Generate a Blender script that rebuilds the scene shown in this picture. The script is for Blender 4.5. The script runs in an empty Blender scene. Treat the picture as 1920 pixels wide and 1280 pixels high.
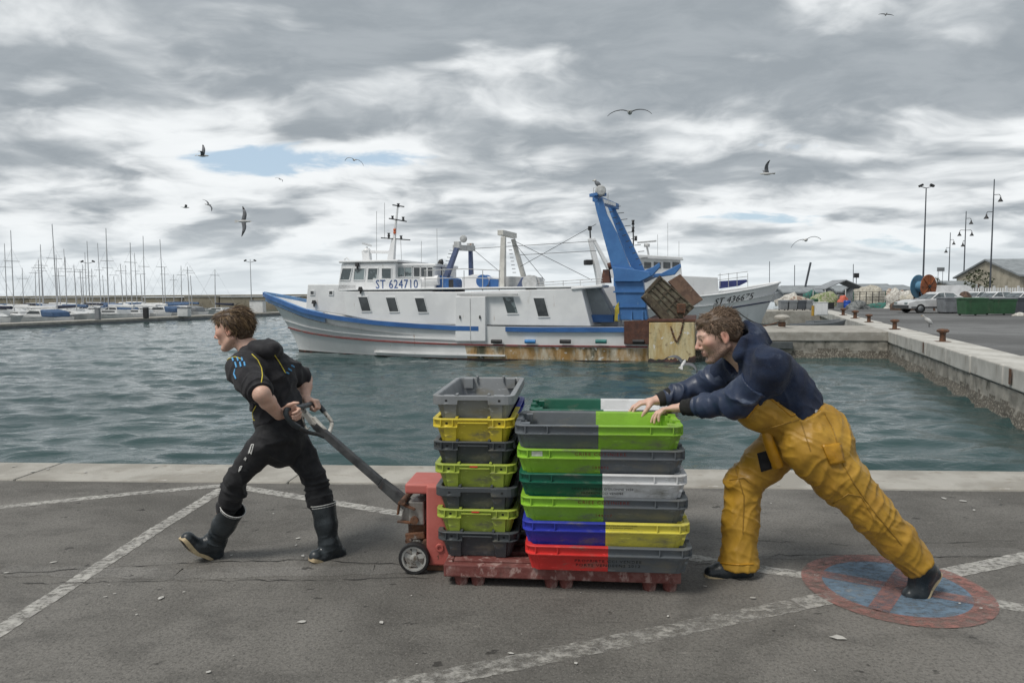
import bpy, bmesh, math, random, time
import numpy as np
from mathutils import Vector, Matrix
from mathutils.bvhtree import BVHTree
R = math.radians
random.seed(7); rng = np.random.default_rng(7)
S = bpy.context.scene; COL = S.collection
# ---------------------------------------------------------------- camera
FPX, CX, CY, CAMH = 1310.0, 960.0, 640.0, 1.48
CM = Matrix.Rotation(R(90 - 3.93), 3, 'X') @ Matrix.Rotation(R(-0.36), 3, 'Z')
cd = bpy.data.cameras.new('camera'); cam = bpy.data.objects.new('camera', cd); COL.objects.link(cam)
cam.matrix_world = Matrix.Translation((0, 0, CAMH)) @ CM.to_4x4()
cd.sensor_width = 36; cd.lens = 36 * FPX / 1920; cd.clip_start = 0.05; cd.clip_end = 3000
S.camera = cam
C0 = Vector((0, 0, CAMH))
def ray(px, py): return CM @ Vector(((px - CX) / FPX, -(py - CY) / FPX, -1))
def P(px, py, Y):
    d = ray(px, py); return C0 + d * (Y / d.y)
def G(px, py, z=0.0):
    d = ray(px, py); return C0 + d * ((z - CAMH) / d.z)
# ---------------------------------------------------------------- world / sky
SUN_EL, SUN_AZ = R(57), R(-128)       # azimuth measured from +Y (away from the camera) towards +X
W = bpy.data.worlds.new('World'); S.world = W; W.use_nodes = True
def nd(t, typ, ins=None, **kw):
    n = t.nodes.new(typ)
    for k, v in kw.items(): setattr(n, k, v)
    for k, v in (ins or {}).items():
        if hasattr(v, 'is_output') or isinstance(v, bpy.types.NodeSocket): t.links.new(v, n.inputs[k])
        else: n.inputs[k].default_value = v
    return n
def mth(t, op, a, b=None, c=None, clamp=False):
    n = t.nodes.new('ShaderNodeMath'); n.operation = op; n.use_clamp = clamp
    for i, v in enumerate((a, b, c)):
        if v is None: continue
        if isinstance(v, bpy.types.NodeSocket): t.links.new(v, n.inputs[i])
        else: n.inputs[i].default_value = v
    return n.outputs[0]
def vmth(t, op, a, b=None, scale=None):
    n = t.nodes.new('ShaderNodeVectorMath'); n.operation = op
    for i, v in enumerate((a, b)):
        if v is None: continue
        if isinstance(v, bpy.types.NodeSocket): t.links.new(v, n.inputs[i])
        else: n.inputs[i].default_value = v
    if scale is not None:
        if isinstance(scale, bpy.types.NodeSocket): t.links.new(scale, n.inputs[3])
        else: n.inputs[3].default_value = scale
    return n.outputs[1] if op in ('LENGTH', 'DOT_PRODUCT', 'DISTANCE') else n.outputs[0]
def ss(t, x, lo, hi, a=0.0, b=1.0):
    n = t.nodes.new('ShaderNodeMapRange'); n.interpolation_type = 'SMOOTHSTEP'
    t.links.new(x, n.inputs[0]); n.inputs[1].default_value = lo; n.inputs[2].default_value = hi
    n.inputs[3].default_value = a; n.inputs[4].default_value = b
    return n.outputs[0]
def mixc(t, f, a, b, mode='MIX'):
    n = t.nodes.new('ShaderNodeMix'); n.data_type = 'RGBA'; n.blend_type = mode
    for i, v in ((0, f), (6, a), (7, b)):
        if isinstance(v, bpy.types.NodeSocket): t.links.new(v, n.inputs[i])
        else:
            n.inputs[i].default_value = v if i == 0 else ((*v, 1) if len(v) == 3 else v)
    return n.outputs[2]
def noise_n(t, vec, scale, detail=4, rough=.55, dist=0.0, norm=True):
    n = nd(t, 'ShaderNodeTexNoise', {'Vector': vec, 'Scale': scale, 'Detail': detail, 'Roughness': rough, 'Distortion': dist})
    return n.outputs[0]
t = W.node_tree; t.nodes.clear()
sky = nd(t, 'ShaderNodeTexSky', sky_type='NISHITA', sun_disc=False, sun_elevation=SUN_EL, sun_rotation=SUN_AZ, dust_density=2.0, altitude=5)
gen = nd(t, 'ShaderNodeTexCoord').outputs['Generated']
sep = nd(t, 'ShaderNodeSeparateXYZ', {0: gen}); dz = mth(t, 'MAXIMUM', sep.outputs[2], 0.0)
inv = mth(t, 'DIVIDE', 1.0, mth(t, 'ADD', dz, 0.19))
pl = nd(t, 'ShaderNodeCombineXYZ', {0: mth(t, 'MULTIPLY', sep.outputs[0], inv), 1: mth(t, 'MULTIPLY', sep.outputs[1], inv), 2: 0.0}).outputs[0]
def skyp(px, py):
    d = ray(px, py).normalized(); k = 1 / (max(d.z, 0) + .19); return Vector((d.x * k, d.y * k, 0))
pl = vmth(t, 'MULTIPLY', pl, (1, 1.15, 1))
OFF = (18.4, 13.6, 0.0)
wv = nd(t, 'ShaderNodeTexNoise', {'Vector': pl, 'Scale': 1.3, 'Detail': 3})
warp = vmth(t, 'ADD', vmth(t, 'ADD', pl, OFF), vmth(t, 'SCALE', vmth(t, 'SUBTRACT', wv.outputs[1], (.5, .5, .5)), scale=0.55))
n1 = noise_n(t, warp, 1.45, 10, .57)
n1s = noise_n(t, vmth(t, 'ADD', warp, (0.06, 0.12, 0)), 1.45, 5, .5)
n2 = noise_n(t, vmth(t, 'ADD', pl, (31.0, 5.0, 0)), 0.62, 3, .5)
dens = mth(t, 'ADD', n1, mth(t, 'MULTIPLY', mth(t, 'SUBTRACT', n2, .5), 0.45))
n4 = noise_n(t, vmth(t, 'MULTIPLY', warp, (1, 1.25, 1)), 5.5, 7, .6)
dens = mth(t, 'ADD', dens, mth(t, 'MULTIPLY', mth(t, 'SUBTRACT', n4, .5), .20))
dens = mth(t, 'ADD', dens, ss(t, sep.outputs[2], .10, .34, -.01, .12))
for (gx, gy, rx, ry, amt) in ((120, 60, 330, 120, -.15), (590, 305, 260, 40, .31), (1560, 280, 190, 22, .24), (1430, 410, 190, 16, .16)):
    c = skyp(gx, gy); ex = (skyp(gx + rx, gy) - c).length; ey = (skyp(gx, gy - ry) - c).length
    off = vmth(t, 'SUBTRACT', pl, (c.x, c.y * 1.15, 0))
    dist = vmth(t, 'LENGTH', vmth(t, 'MULTIPLY', off, (1 / ex, 1 / (ey * 1.15), 0)))
    dens = mth(t, 'SUBTRACT', dens, ss(t, dist, 0.2, 1.5, amt, 0.0))
lit = mth(t, 'MULTIPLY', mth(t, 'SUBTRACT', n1, n1s), 1.5)
grey = ss(t, mth(t, 'SUBTRACT', dens, lit), .34, .64)           # 0 thin bright cloud -> 1 thick grey belly
cloud = mixc(t, grey, (8.3, 8.55, 8.65), (3.0, 3.35, 3.65))
n3 = noise_n(t, vmth(t, 'MULTIPLY', warp, (1.6, 2.0, 1)), 2.0, 7, .62)
cloud = mixc(t, ss(t, n3, .36, .66, 0, .2), cloud, (6.4, 6.75, 7.0))
cover = ss(t, dens, .22, .33)
skyc = mixc(t, 0.55, sky.outputs[0], (5.9, 7.4, 8.7))
skyc = mixc(t, cover, skyc, cloud)
hz = ss(t, sep.outputs[2], 0.0, 0.11, .75, 0.0)
skyc = mixc(t, hz, skyc, (7.2, 7.75, 8.05))
bg = nd(t, 'ShaderNodeBackground', {'Color': skyc, 'Strength': 0.0625})
t.links.new(bg.outputs[0], nd(t, 'ShaderNodeOutputWorld').inputs[0])
W.cycles.sampling_method = 'MANUAL'; W.cycles.sample_map_resolution = 512
# ---------------------------------------------------------------- sun (veiled by cloud, high on the left behind the camera)
sl = bpy.data.lights.new('sun', 'SUN'); sl.energy = 1.5; sl.angle = R(18); sl.color = (1, .95, .88)
so = bpy.data.objects.new('sun', sl); COL.objects.link(so)
sd = Vector((math.sin(SUN_AZ) * math.cos(SUN_EL), math.cos(SUN_AZ) * math.cos(SUN_EL), math.sin(SUN_EL)))
so.rotation_euler = sd.to_track_quat('Z', 'Y').to_euler(); so.location = (0, 0, 30)
S.view_settings.view_transform = 'Standard'; S.view_settings.look = 'None'; S.view_settings.gamma = 1
S.view_settings.exposure = 0.84; S.view_settings.use_curve_mapping = False
S.render.engine = 'CYCLES'; S.cycles.use_denoising = True
S.cycles.max_bounces = 6; S.cycles.transparent_max_bounces = 12
S.render.film_transparent = False
# ---------------------------------------------------------------- helpers: materials
def pm(name, col, rough=.55, metal=0.0, col2=None, vs=5, vr=(.38, .62), bump=0.0, bs=60, spec=.5, dirts=(), stretch=(1, 1, 1), attr=None, coat=0.0, bdetail=4, alpha=None, sheen=0.0, rvar=0.12):
    m = bpy.data.materials.new(name); m.use_nodes = True; t = m.node_tree; b = t.nodes['Principled BSDF']
    co = nd(t, 'ShaderNodeTexCoord').outputs['Object']
    v = vmth(t, 'MULTIPLY', co, stretch)
    if attr: c = nd(t, 'ShaderNodeAttribute', attribute_name=attr).outputs[0]
    else:
        c2 = col2 or tuple(x * .78 for x in col)
        c = mixc(t, ss(t, noise_n(t, v, vs, 5, .6), *vr), col, c2)
    for (dc, sc, lo, hi, st) in dirts:
        c = mixc(t, ss(t, noise_n(t, vmth(t, 'MULTIPLY', co, st), sc, 6, .65), lo, hi), c, dc)
    t.links.new(c, b.inputs['Base Color'])
    b.inputs['Metallic'].default_value = metal; b.inputs['Specular IOR Level'].default_value = spec
    if rvar: t.links.new(ss(t, noise_n(t, v, vs * 2.3, 4, .6), .3, .7, max(.02, rough - rvar), min(1, rough + rvar)), b.inputs['Roughness'])
    else: b.inputs['Roughness'].default_value = rough
    if coat: b.inputs['Coat Weight'].default_value = coat; b.inputs['Coat Roughness'].default_value = .15
    if sheen: b.inputs['Sheen Weight'].default_value = sheen
    if bump:
        bn = nd(t, 'ShaderNodeBump', {'Strength': min(1, bump), 'Distance': .01 * max(1, bump), 'Height': noise_n(t, v, bs, bdetail, .6)})
        t.links.new(bn.outputs[0], b.inputs['Normal'])
    if alpha:   # worn away where the noise is high: (scale, lo, hi, stretch)
        a = ss(t, noise_n(t, vmth(t, 'MULTIPLY', co, alpha[3]), alpha[0], 7, .7), alpha[1], alpha[2], 1.0, 0.0)
        t.links.new(a, b.inputs['Alpha'])
    return m
# ---------------------------------------------------------------- helpers: objects
def link(name, me, mat=None, parent=None, label=None, kind=None):
    o = bpy.data.objects.new(name, me); COL.objects.link(o)
    if mat is not None and me is not None:
        for m in (mat if isinstance(mat, (list, tuple)) else [mat]): me.materials.append(m)
    if parent is not None: o.parent = parent
    if label: o['label'] = label
    if kind: o['kind'] = kind
    return o
def tag(o, label, cat, group=None, kind=None):
    o['label'] = label; o['category'] = cat
    if group: o['group'] = group
    if kind: o['kind'] = kind
    return o
def thing(name, label, cat, loc=(0, 0, 0), rz=0.0, group=None):
    o = bpy.data.objects.new(name, None); COL.objects.link(o); o.location = loc; o.rotation_euler = (0, 0, rz); o.empty_display_size = .1
    return tag(o, label, cat, group)
def dup(o, parent=None):
    c = o.copy(); COL.objects.link(c)
    if parent is not None: c.parent = parent
    for ch in [x for x in o.children]: dup(ch, c)
    return c
def V3(*a): return Vector(a)
def frame_of(d, up=(0, 0, 1)):
    d = Vector(d).normalized(); u = Vector(up)
    if abs(d.dot(u)) > .98: u = Vector((1, 0, 0)) if abs(d.x) < .9 else Vector((0, 1, 0))
    s = d.cross(u).normalized(); return d, s, s.cross(d).normalized()
class MB:
    """collects simple shapes into ONE mesh"""
    def __init__(s): s.v = []; s.f = []; s.sm = []; s.mi = []; s.cur = 0
    def add(s, vs, fs, smooth=False):
        o = len(s.v); s.v += [tuple(p) for p in vs]; s.f += [tuple(i + o for i in f) for f in fs]; s.sm += [smooth] * len(fs); s.mi += [s.cur] * len(fs); return s
    def box(s, c, d, rot=None, taper=(1, 1)):
        c = Vector(c); h = Vector(d) / 2; q = []
        for z in (-1, 1):
            tx, ty = (taper if z > 0 else (1, 1))
            for x, y in ((-1, -1), (1, -1), (1, 1), (-1, 1)): q.append(Vector((x * h.x * tx, y * h.y * ty, z * h.z)))
        if rot is not None: q = [rot @ p for p in q]
        return s.add([c + p for p in q], [(3, 2, 1, 0), (4, 5, 6, 7), (0, 1, 5, 4), (1, 2, 6, 5), (2, 3, 7, 6), (3, 0, 4, 7)])
    def bar(s, a, b, w, h, up=(0, 0, 1), w2=None, h2=None):
        a, b = Vector(a), Vector(b); d, sd, u = frame_of(b - a, up); w2 = w if w2 is None else w2; h2 = h if h2 is None else h2
        q = [a + sd * (x * w / 2) + u * (y * h / 2) for x, y in ((-1, -1), (1, -1), (1, 1), (-1, 1))] + [b + sd * (x * w2 / 2) + u * (y * h2 / 2) for x, y in ((-1, -1), (1, -1), (1, 1), (-1, 1))]
        return s.add(q, [(0, 1, 2, 3), (7, 6, 5, 4), (4, 5, 1, 0), (5, 6, 2, 1), (6, 7, 3, 2), (7, 4, 0, 3)])
    def tube(s, pts, r, n=8, cap=True, smooth=True):
        pts = [Vector(p) for p in pts]; rr = r if isinstance(r, (list, tuple)) else [r] * len(pts); vs = []; k = len(pts)
        prev = None
        for i, p in enumerate(pts):
            d = (pts[min(i + 1, k - 1)] - pts[max(i - 1, 0)]).normalized()
            if prev is None: _, sd, u = frame_of(d)
            else:
                sd = prev - d * prev.dot(d)
                sd = sd.normalized() if sd.length > 1e-6 else frame_of(d)[1]
                u = sd.cross(d)
            prev = sd
            for j in range(n):
                a = 2 * math.pi * j / n; vs.append(p + (sd * math.cos(a) + u * math.sin(a)) * rr[i])
        fs = [(i * n + j, i * n + (j + 1) % n, (i + 1) * n + (j + 1) % n, (i + 1) * n + j) for i in range(k - 1) for j in range(n)]
        s.add(vs, fs, smooth)
        if cap:
            s.add(vs[:n][::-1], [tuple(range(n))]); s.add(vs[-n:], [tuple(range(n))])
        return s
    def lathe(s, prof, c=(0, 0, 0), axis=(0, 0, 1), n=16, smooth=True, arc=1.0):
        c = Vector(c); d, sd, u = frame_of(axis); vs = []
        for (r, h) in prof:
            for j in range(n):
                a = 2 * math.pi * j / n * arc; vs.append(c + d * h + (sd * math.cos(a) + u * math.sin(a)) * r)
        fs = [(i * n + j, i * n + (j + 1) % n, (i + 1) * n + (j + 1) % n, (i + 1) * n + j) for i in range(len(prof) - 1) for j in range(n)]
        return s.add(vs, fs, smooth)
    def prism(s, poly, fn, h0, h1):
        """2D outline extruded: fn(x, y, h) -> point"""
        n = len(poly); vs = [fn(x, y, h0) for x, y in poly] + [fn(x, y, h1) for x, y in poly]
        fs = [tuple(range(n))[::-1], tuple(range(n, 2 * n))] + [(i, (i + 1) % n, n + (i + 1) % n, n + i) for i in range(n)]
        return s.add(vs, fs)
    def grid(s, pts, smooth=True, wrap=False):
        """rows of equally many points"""
        m = len(pts[0]); vs = [p for r in pts for p in r]
        fs = [(i * m + j, i * m + (j + 1) % m, (i + 1) * m + (j + 1) % m, (i + 1) * m + j) for i in range(len(pts) - 1) for j in range(m if wrap else m - 1)]
        return s.add(vs, fs, smooth)
    def mesh(s, name='mesh', fix=True):
        me = bpy.data.meshes.new(name); me.from_pydata(s.v, [], s.f); me.polygons.foreach_set('use_smooth', s.sm)
        if any(s.mi): me.polygons.foreach_set('material_index', s.mi)
        if fix:
            bm = bmesh.new(); bm.from_mesh(me); bmesh.ops.recalc_face_normals(bm, faces=bm.faces); bm.to_mesh(me); bm.free()
        me.update(); return me
    def obj(s, name, mat=None, parent=None, label=None, kind=None, bev=0.0, seg=2, sharp=None, fix=True):
        me = s.mesh(name, fix); o = link(name, me, mat, parent, label, kind)
        if bev:
            b = o.modifiers.new('bevel', 'BEVEL'); b.width = bev; b.segments = seg; b.limit_method = 'ANGLE'; b.angle_limit = R(32)
        if sharp is not None:
            me.polygons.foreach_set('use_smooth', [True] * len(me.polygons)); me.set_sharp_from_angle(angle=R(sharp))
        return o
# numpy value noise
_perm = rng.permutation(4096).astype(np.int64); _val = rng.random(4096) * 2 - 1
def vnoise(p):
    p = np.asarray(p, float); i = np.floor(p).astype(np.int64); f = p - i; u = f * f * (3 - 2 * f); r = 0
    def h(a, b, c): return _val[_perm[(_perm[(_perm[a & 4095] + b) & 4095] + c) & 4095]]
    for dx in (0, 1):
        wx = u[:, 0] if dx else 1 - u[:, 0]
        for dy in (0, 1):
            wy = u[:, 1] if dy else 1 - u[:, 1]
            for dzz in (0, 1):
                wz = u[:, 2] if dzz else 1 - u[:, 2]
                r = r + wx * wy * wz * h(i[:, 0] + dx, i[:, 1] + dy, i[:, 2] + dzz)
    return r
def fbm(p, o=4, g=.5):
    p = np.asarray(p, float); r = 0; a = 1.0
    for k in range(o): r = r + a * vnoise(p * 2 ** k + 17.3 * k); a *= g
    return r
def npmesh(name, v, f, smooth=True):
    me = bpy.data.meshes.new(name); me.from_pydata(np.asarray(v).tolist(), [], np.asarray(f).tolist())
    if smooth: me.polygons.foreach_set('use_smooth', np.ones(len(me.polygons), bool))
    me.update(); return me
def text_mesh(txt, size, mat, parent, M, name='lettering', ext=.0008, space=1.0, sx=1.0, align='CENTER', label=None):
    cu = bpy.data.curves.new('txt', 'FONT'); cu.body = txt; cu.size = size; cu.align_x = align; cu.align_y = 'CENTER'; cu.extrude = ext; cu.space_character = space; cu.resolution_u = 2
    o = bpy.data.objects.new('txt', cu); COL.objects.link(o)
    dg = bpy.context.evaluated_depsgraph_get(); dg.update()
    me = bpy.data.meshes.new_from_object(o.evaluated_get(dg)); bpy.data.objects.remove(o)
    me.transform(Matrix.Diagonal((sx, 1, 1, 1))); me.transform(M); me.materials.clear()
    return link(name, me, mat, parent, label)
# ================================================================ water
WZ = -1.0
def build_water():
    ys = [4.9]
    while ys[-1] < 420: ys.append(ys[-1] + max(.05, ys[-1] * .0072))
    ys = np.array(ys); nx = 690
    a = np.concatenate([np.linspace(-2.8, -.86, 110), np.linspace(-.85, .85, 470), np.linspace(.86, 2.8, 110)])
    Y, A = np.meshgrid(ys, a, indexing='ij'); X = Y * A
    p = np.stack([X.ravel(), Y.ravel(), np.zeros(X.size)], 1)
    # wind ripples: crests run roughly across the view
    def rot(p, ang, sx, sy):
        c, s_ = math.cos(ang), math.sin(ang); q = p.copy(); q[:, 0] = (p[:, 0] * c + p[:, 1] * s_) * sx; q[:, 1] = (-p[:, 0] * s_ + p[:, 1] * c) * sy; return q
    w = 0.055 * vnoise(rot(p, .22, .45, 1.05)) + 0.046 * vnoise(rot(p, -.35, .9, 2.1) + 9) + 0.030 * vnoise(rot(p, .15, 2.0, 4.6) + 31)
    w += .022 * vnoise(rot(p, .7, .22, .5) + 71)
    fade = np.clip(1.25 - p[:, 1] / 130, .25, 1); p[:, 2] = WZ + w * fade
    n = len(ys); idx = np.arange(n * nx).reshape(n, nx)
    f = np.stack([idx[:-1, :-1], idx[:-1, 1:], idx[1:, 1:], idx[1:, :-1]], -1).reshape(-1, 4)
    m = bpy.data.materials.new('harbour_water'); m.use_nodes = True; t = m.node_tree; b = t.nodes['Principled BSDF']
    co = nd(t, 'ShaderNodeTexCoord').outputs['Object']
    c = mixc(t, ss(t, noise_n(t, co, .09, 3), .35, .65), (.024, .053, .054), (.034, .070, .070))
    t.links.new(c, b.inputs['Base Color']); b.inputs['Roughness'].default_value = .035; b.inputs['IOR'].default_value = 1.333
    h1 = noise_n(t, vmth(t, 'MULTIPLY', co, (.55, 1.0, 1)), 3.2, 5, .6, .6)
    bn = nd(t, 'ShaderNodeBump', {'Strength': .6, 'Distance': .06, 'Height': h1})
    t.links.new(bn.outputs[0], b.inputs['Normal'])
    link('water', npmesh('water', p, f), m, kind='structure')
build_water()
# ================================================================ quays
E1 = [G(0, 868), G(1920, 886)]; e1d = (E1[1] - E1[0]).normalized(); e1n = Vector((e1d.y, -e1d.x, 0))      # towards the camera
E2a = Vector((9.3, 12.63, 0)); e2d = Vector((.33, .944, 0)).normalized(); e2n = Vector((e2d.y, -e2d.x, 0))   # towards the land (right)
def isect(p, d, q, e):
    k = ((q.x - p.x) * e.y - (q.y - p.y) * e.x) / (d.x * e.y - d.y * e.x); return p + d * k
CORNER = isect(E1[0], e1d, E2a, e2d)
def asphalt_mat(name, base, k=1.0, sc=1.0):
    m = bpy.data.materials.new(name); m.use_nodes = True; t = m.node_tree; b = t.nodes['Principled BSDF']
    co = nd(t, 'ShaderNodeTexCoord').outputs['Object']
    big = noise_n(t, co, .55 * sc, 5, .6, .5); mid = noise_n(t, vmth(t, 'MULTIPLY', co, (1, 1.6, 1)), 2.7 * sc, 6, .65); fine = noise_n(t, co, 62, 5, .8)
    vor = nd(t, 'ShaderNodeTexVoronoi', {'Vector': co, 'Scale': 85.0}).outputs[0]
    c = mixc(t, ss(t, big, .36, .64), tuple(x * 1.25 for x in base), tuple(x * .70 for x in base))
    c = mixc(t, ss(t, mid, .46, .70, 0, .62), c, tuple(x * .52 for x in base))
    c = mixc(t, ss(t, fine, .44, .66, 0, .75), c, tuple(x * .36 for x in base))
    c = mixc(t, ss(t, vor, .0, .36, .42, 0), c, tuple(min(1, x * 2.1) for x in base))
    # small dark oil spots and pale scuffs
    sp = noise_n(t, vmth(t, 'MULTIPLY', co, (1, 1.5, 1)), 7.5, 3, .55); c = mixc(t, ss(t, sp, .665, .71, 0, .70), c, (.018, .017, .016))
    sc2 = noise_n(t, vmth(t, 'MULTIPLY', vmth(t, 'ADD', co, (4, 9, 0)), (.8, 1.7, 1)), 5.5, 6, .7); c = mixc(t, ss(t, sc2, .63, .72, 0, .35), c, (.33, .31, .28))
    t.links.new(c, b.inputs['Base Color'])
    t.links.new(ss(t, big, .35, .65, .72, .92), b.inputs['Roughness']); b.inputs['Specular IOR Level'].default_value = .35
    hh = mth(t, 'ADD', mth(t, 'MULTIPLY', fine, .8), mth(t, 'ADD', mth(t, 'MULTIPLY', vor, .35), mth(t, 'MULTIPLY', mid, 1.6)))
    bn = nd(t, 'ShaderNodeBump', {'Strength': .75, 'Distance': .006, 'Height': hh}); t.links.new(bn.outputs[0], b.inputs['Normal'])
    return m
M_asph = asphalt_mat('worn_asphalt', (.150, .143, .131))
M_asph2 = asphalt_mat('far_asphalt', (.150, .152, .152), sc=.25)
M_patch = asphalt_mat('patched_asphalt', (.172, .165, .153))
M_conc = pm('quay_concrete', (.38, .365, .33), .85, col2=(.28, .265, .235), vs=2.2, bump=.5, bs=38, dirts=[((.24, .215, .18), 6, .56, .74, (1, 2.2, 1)), ((.60, .58, .55), 11, .66, .72, (.5, 1, 1))])
M_conc2 = pm('coping_concrete', (.52, .51, .475), .85, col2=(.40, .39, .36), vs=1.2, bump=.5, bs=14, dirts=[((.25, .225, .19), 3, .57, .75, (1, 1, .35)), ((.20, .12, .07), 1.1, .66, .80, (1, 1, .3))])
M_wall = pm('quay_wall_concrete', (.31, .295, .26), .9, col2=(.20, .19, .165), vs=2.5, bump=1.0, bs=9, dirts=[((.055, .058, .045), 2.5, .54, .72, (1, 1, .5)), ((.40, .37, .31), 4, .60, .72, (.6, .6, 1))])
M_muss = pm('mussel_crust', (.105, .095, .078), .85, col2=(.36, .335, .285), vs=22, vr=(.48, .66), bump=1.5, bs=55)
# near quay: pavement sheet stops at the back of the coping
CW = .565
inner0 = E1[0] + e1n * CW; cn = isect(inner0, e1d, E2a + e2n * 1.05, e2d)
far = 120.0
q1 = MB()
pA = isect(inner0, e1d, Vector((-60, 0, 0)), Vector((0, 1, 0)))
pF = isect(E2a + e2n * 1.05, e2d, Vector((0, far, 0)), Vector((1, 0, 0)))
# one sheet over near quay and right-hand quay, with the near part finely gridded for settling unevenness
q1.add([pA, cn, (160, cn.y, 0), (160, -60, 0), (-60, -60, 0)], [(0, 1, 2, 3, 4)])
q1.obj('ground', M_asph, kind='structure')
q2 = MB(); q2.add([cn + V3(0, .001, 0), pF, (260, far, 0), (260, cn.y + .001, 0)], [(0, 1, 2, 3)]); q2.obj('pavement', M_asph2, kind='structure')
# near quay coping stones + wall
wall = MB(); wall.box((E1[0] + e1d * 6 + e1n * .5) + V3(0, 0, -1.3), (90, .9, 2.28), Matrix.Rotation(math.atan2(e1d.y, e1d.x), 3, 'Z'))
nearwall = wall.obj('quay_wall', M_wall, kind='structure')
L = (CORNER - E1[0]).length; k = -14.0; ang1 = math.atan2(e1d.y, e1d.x); i = 0
while k < L - .05:
    ln = random.uniform(1.9, 2.35); ln = min(ln, L - k)
    c = E1[0] + e1d * (k + ln / 2) + e1n * (CW / 2 - .006)
    b = MB().box((0, 0, 0), (ln - .014, CW - .012 + random.uniform(-.004, .004), .16)).obj('coping_stone', M_conc, bev=.012)
    b.location = c + V3(0, 0, -.068 + random.uniform(-.004, .004)); b.rotation_euler = (random.uniform(-.004, .004), random.uniform(-.002, .002), ang1 + random.uniform(-.002, .002))
    b.parent = nearwall; k += ln; i += 1
# right-hand quay: wall face with crust at the waterline, big coping blocks
ang2 = math.atan2(e2d.y, e2d.x)
L2 = (isect(E2a, e2d, Vector((0, 27.5, 0)), Vector((1, -.13, 0))) - CORNER).length
def face(a, d, n, length, name, zt=-.42, parent=None, amp=.06, res=.10):
    """rough vertical wall face, foot spread towards the water; n points to the land"""
    nu = max(2, int(length / res)); nv = 16
    U, T = np.meshgrid(np.linspace(0, length, nu), np.linspace(0, 1, nv), indexing='ij')
    Z = zt + (-1.7 - zt) * T; out = -.04 + .42 * np.clip(T - .25, 0, 1) ** 1.3
    base = np.array(a)[None, :] + U.ravel()[:, None] * np.array(d)[None, :] - out.ravel()[:, None] * np.array(n)[None, :]
    base[:, 2] = Z.ravel(); nz = fbm(base * np.array([5, 5, 7.0]), 3) * amp * (.25 + 1.3 * np.clip(T.ravel() - .15, 0, 1))
    base -= nz[:, None] * np.array(n)[None, :]
    idx = np.arange(nu * nv).reshape(nu, nv); f = np.stack([idx[:-1, :-1], idx[1:, :-1], idx[1:, 1:], idx[:-1, 1:]], -1).reshape(-1, 4)
    o = link(name, npmesh(name, base, f), [M_wall, M_muss], parent)
    zc = base[f, 2].mean(1); mi = (zc + .12 * vnoise(base[f].mean(1) * 4) < -.74).astype(np.int32); o.data.polygons.foreach_set('material_index', mi); return o
rw = MB(); rw.box((CORNER + e2d * (L2 / 2) + e2n * .75) + V3(0, 0, -1.3), (L2, 1.3, 2.1), Matrix.Rotation(ang2, 3, 'Z'))
rightwall = rw.obj('quay_wall', M_wall, kind='structure')
face(CORNER, e2d, e2n, L2, 'wall_face', parent=rightwall)
def coping_run(p0, d, n, length, width, hgt, parent, mat, lens=(2.0, 2.6)):
    k = 0.0; a = math.atan2(d.y, d.x)
    while k < length - .1:
        ln = min(random.uniform(*lens), length - k)
        b = MB().box((0, 0, 0), (ln - .03, width, hgt)).obj('coping_stone', mat, bev=.035, seg=3)
        b.location = p0 + d * (k + ln / 2) + n * (width / 2 + random.uniform(-.015, .015)) + V3(0, 0, .012 - hgt / 2 + random.uniform(-.01, .01)); b.rotation_euler = (random.uniform(-.008, .008), random.uniform(-.003, .003), a + random.uniform(-.004, .004))
        b.parent = parent; k += ln
coping_run(CORNER, e2d, e2n, L2, 1.04, .42, rightwall, M_conc2)
# cross pier
XC = CORNER + e2d * L2; xd = Vector((-1, .13, 0)).normalized(); xn = Vector((.13, 1, 0)).normalized()   # xd runs left, xn away from the camera
XL, XW = 8.2, 4.9
cp = MB(); cp.box((XC + xd * (XL / 2 - .5) + xn * (XW / 2 + .03)) + V3(0, 0, -1.2), (XL + 1, XW - .06, 2.2), Matrix.Rotation(math.atan2(xd.y, xd.x), 3, 'Z'))
crosspier = cp.obj('pier', M_wall, kind='structure')
pt = MB(); pt.box((XC + xd * (XL / 2 - .5) + xn * (XW / 2)) + V3(0, 0, -.19), (XL + 1, XW, .36), Matrix.Rotation(math.atan2(xd.y, xd.x), 3, 'Z'))
pt.obj('pier_deck', M_conc, crosspier, bev=.03)
face(XC, xd, xn, XL, 'wall_face', zt=-.37, parent=crosspier)
# fender timber along the pier front
MB().box((XC + xd * 5.6 + xn * -.09) + V3(0, 0, -.52), (4.4, .16, .26), Matrix.Rotation(math.atan2(xd.y, xd.x), 3, 'Z')).obj('fender_beam', pm('wet_timber', (.09, .10, .105), .6, bump=.5, bs=20), crosspier, bev=.02)
# right-hand quay beyond the pier
XB = isect(XC + xn * XW, xd, E2a, e2d); L3 = 26.0
rw2 = MB(); rw2.box((XB + e2d * (L3 / 2) + e2n * .75) + V3(0, 0, -1.3), (L3, 1.3, 2.1), Matrix.Rotation(ang2, 3, 'Z'))
w2 = rw2.obj('quay_wall', M_wall, kind='structure'); coping_run(XB, e2d, e2n, L3, 1.04, .42, w2, M_conc2, (3, 4))
# strip of pavement between the two runs (behind the pier's root)
pj = MB(); mid0 = XC + e2n * 0; pj.box(XC + e2d * 2.45 + e2n * .52 + V3(0, 0, -.19), (4.95, 1.04, .37), Matrix.Rotation(ang2, 3, 'Z')); pj.obj('pier_deck', M_conc2, crosspier)
# far low quay on which the grey bins stand
fq = MB(); fq.box(V3(19.0, 56.6, -1.0), (13.0, 5.0, 2.0)); fq.obj('quay_wall', M_conc, kind='structure', bev=.04)
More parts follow.
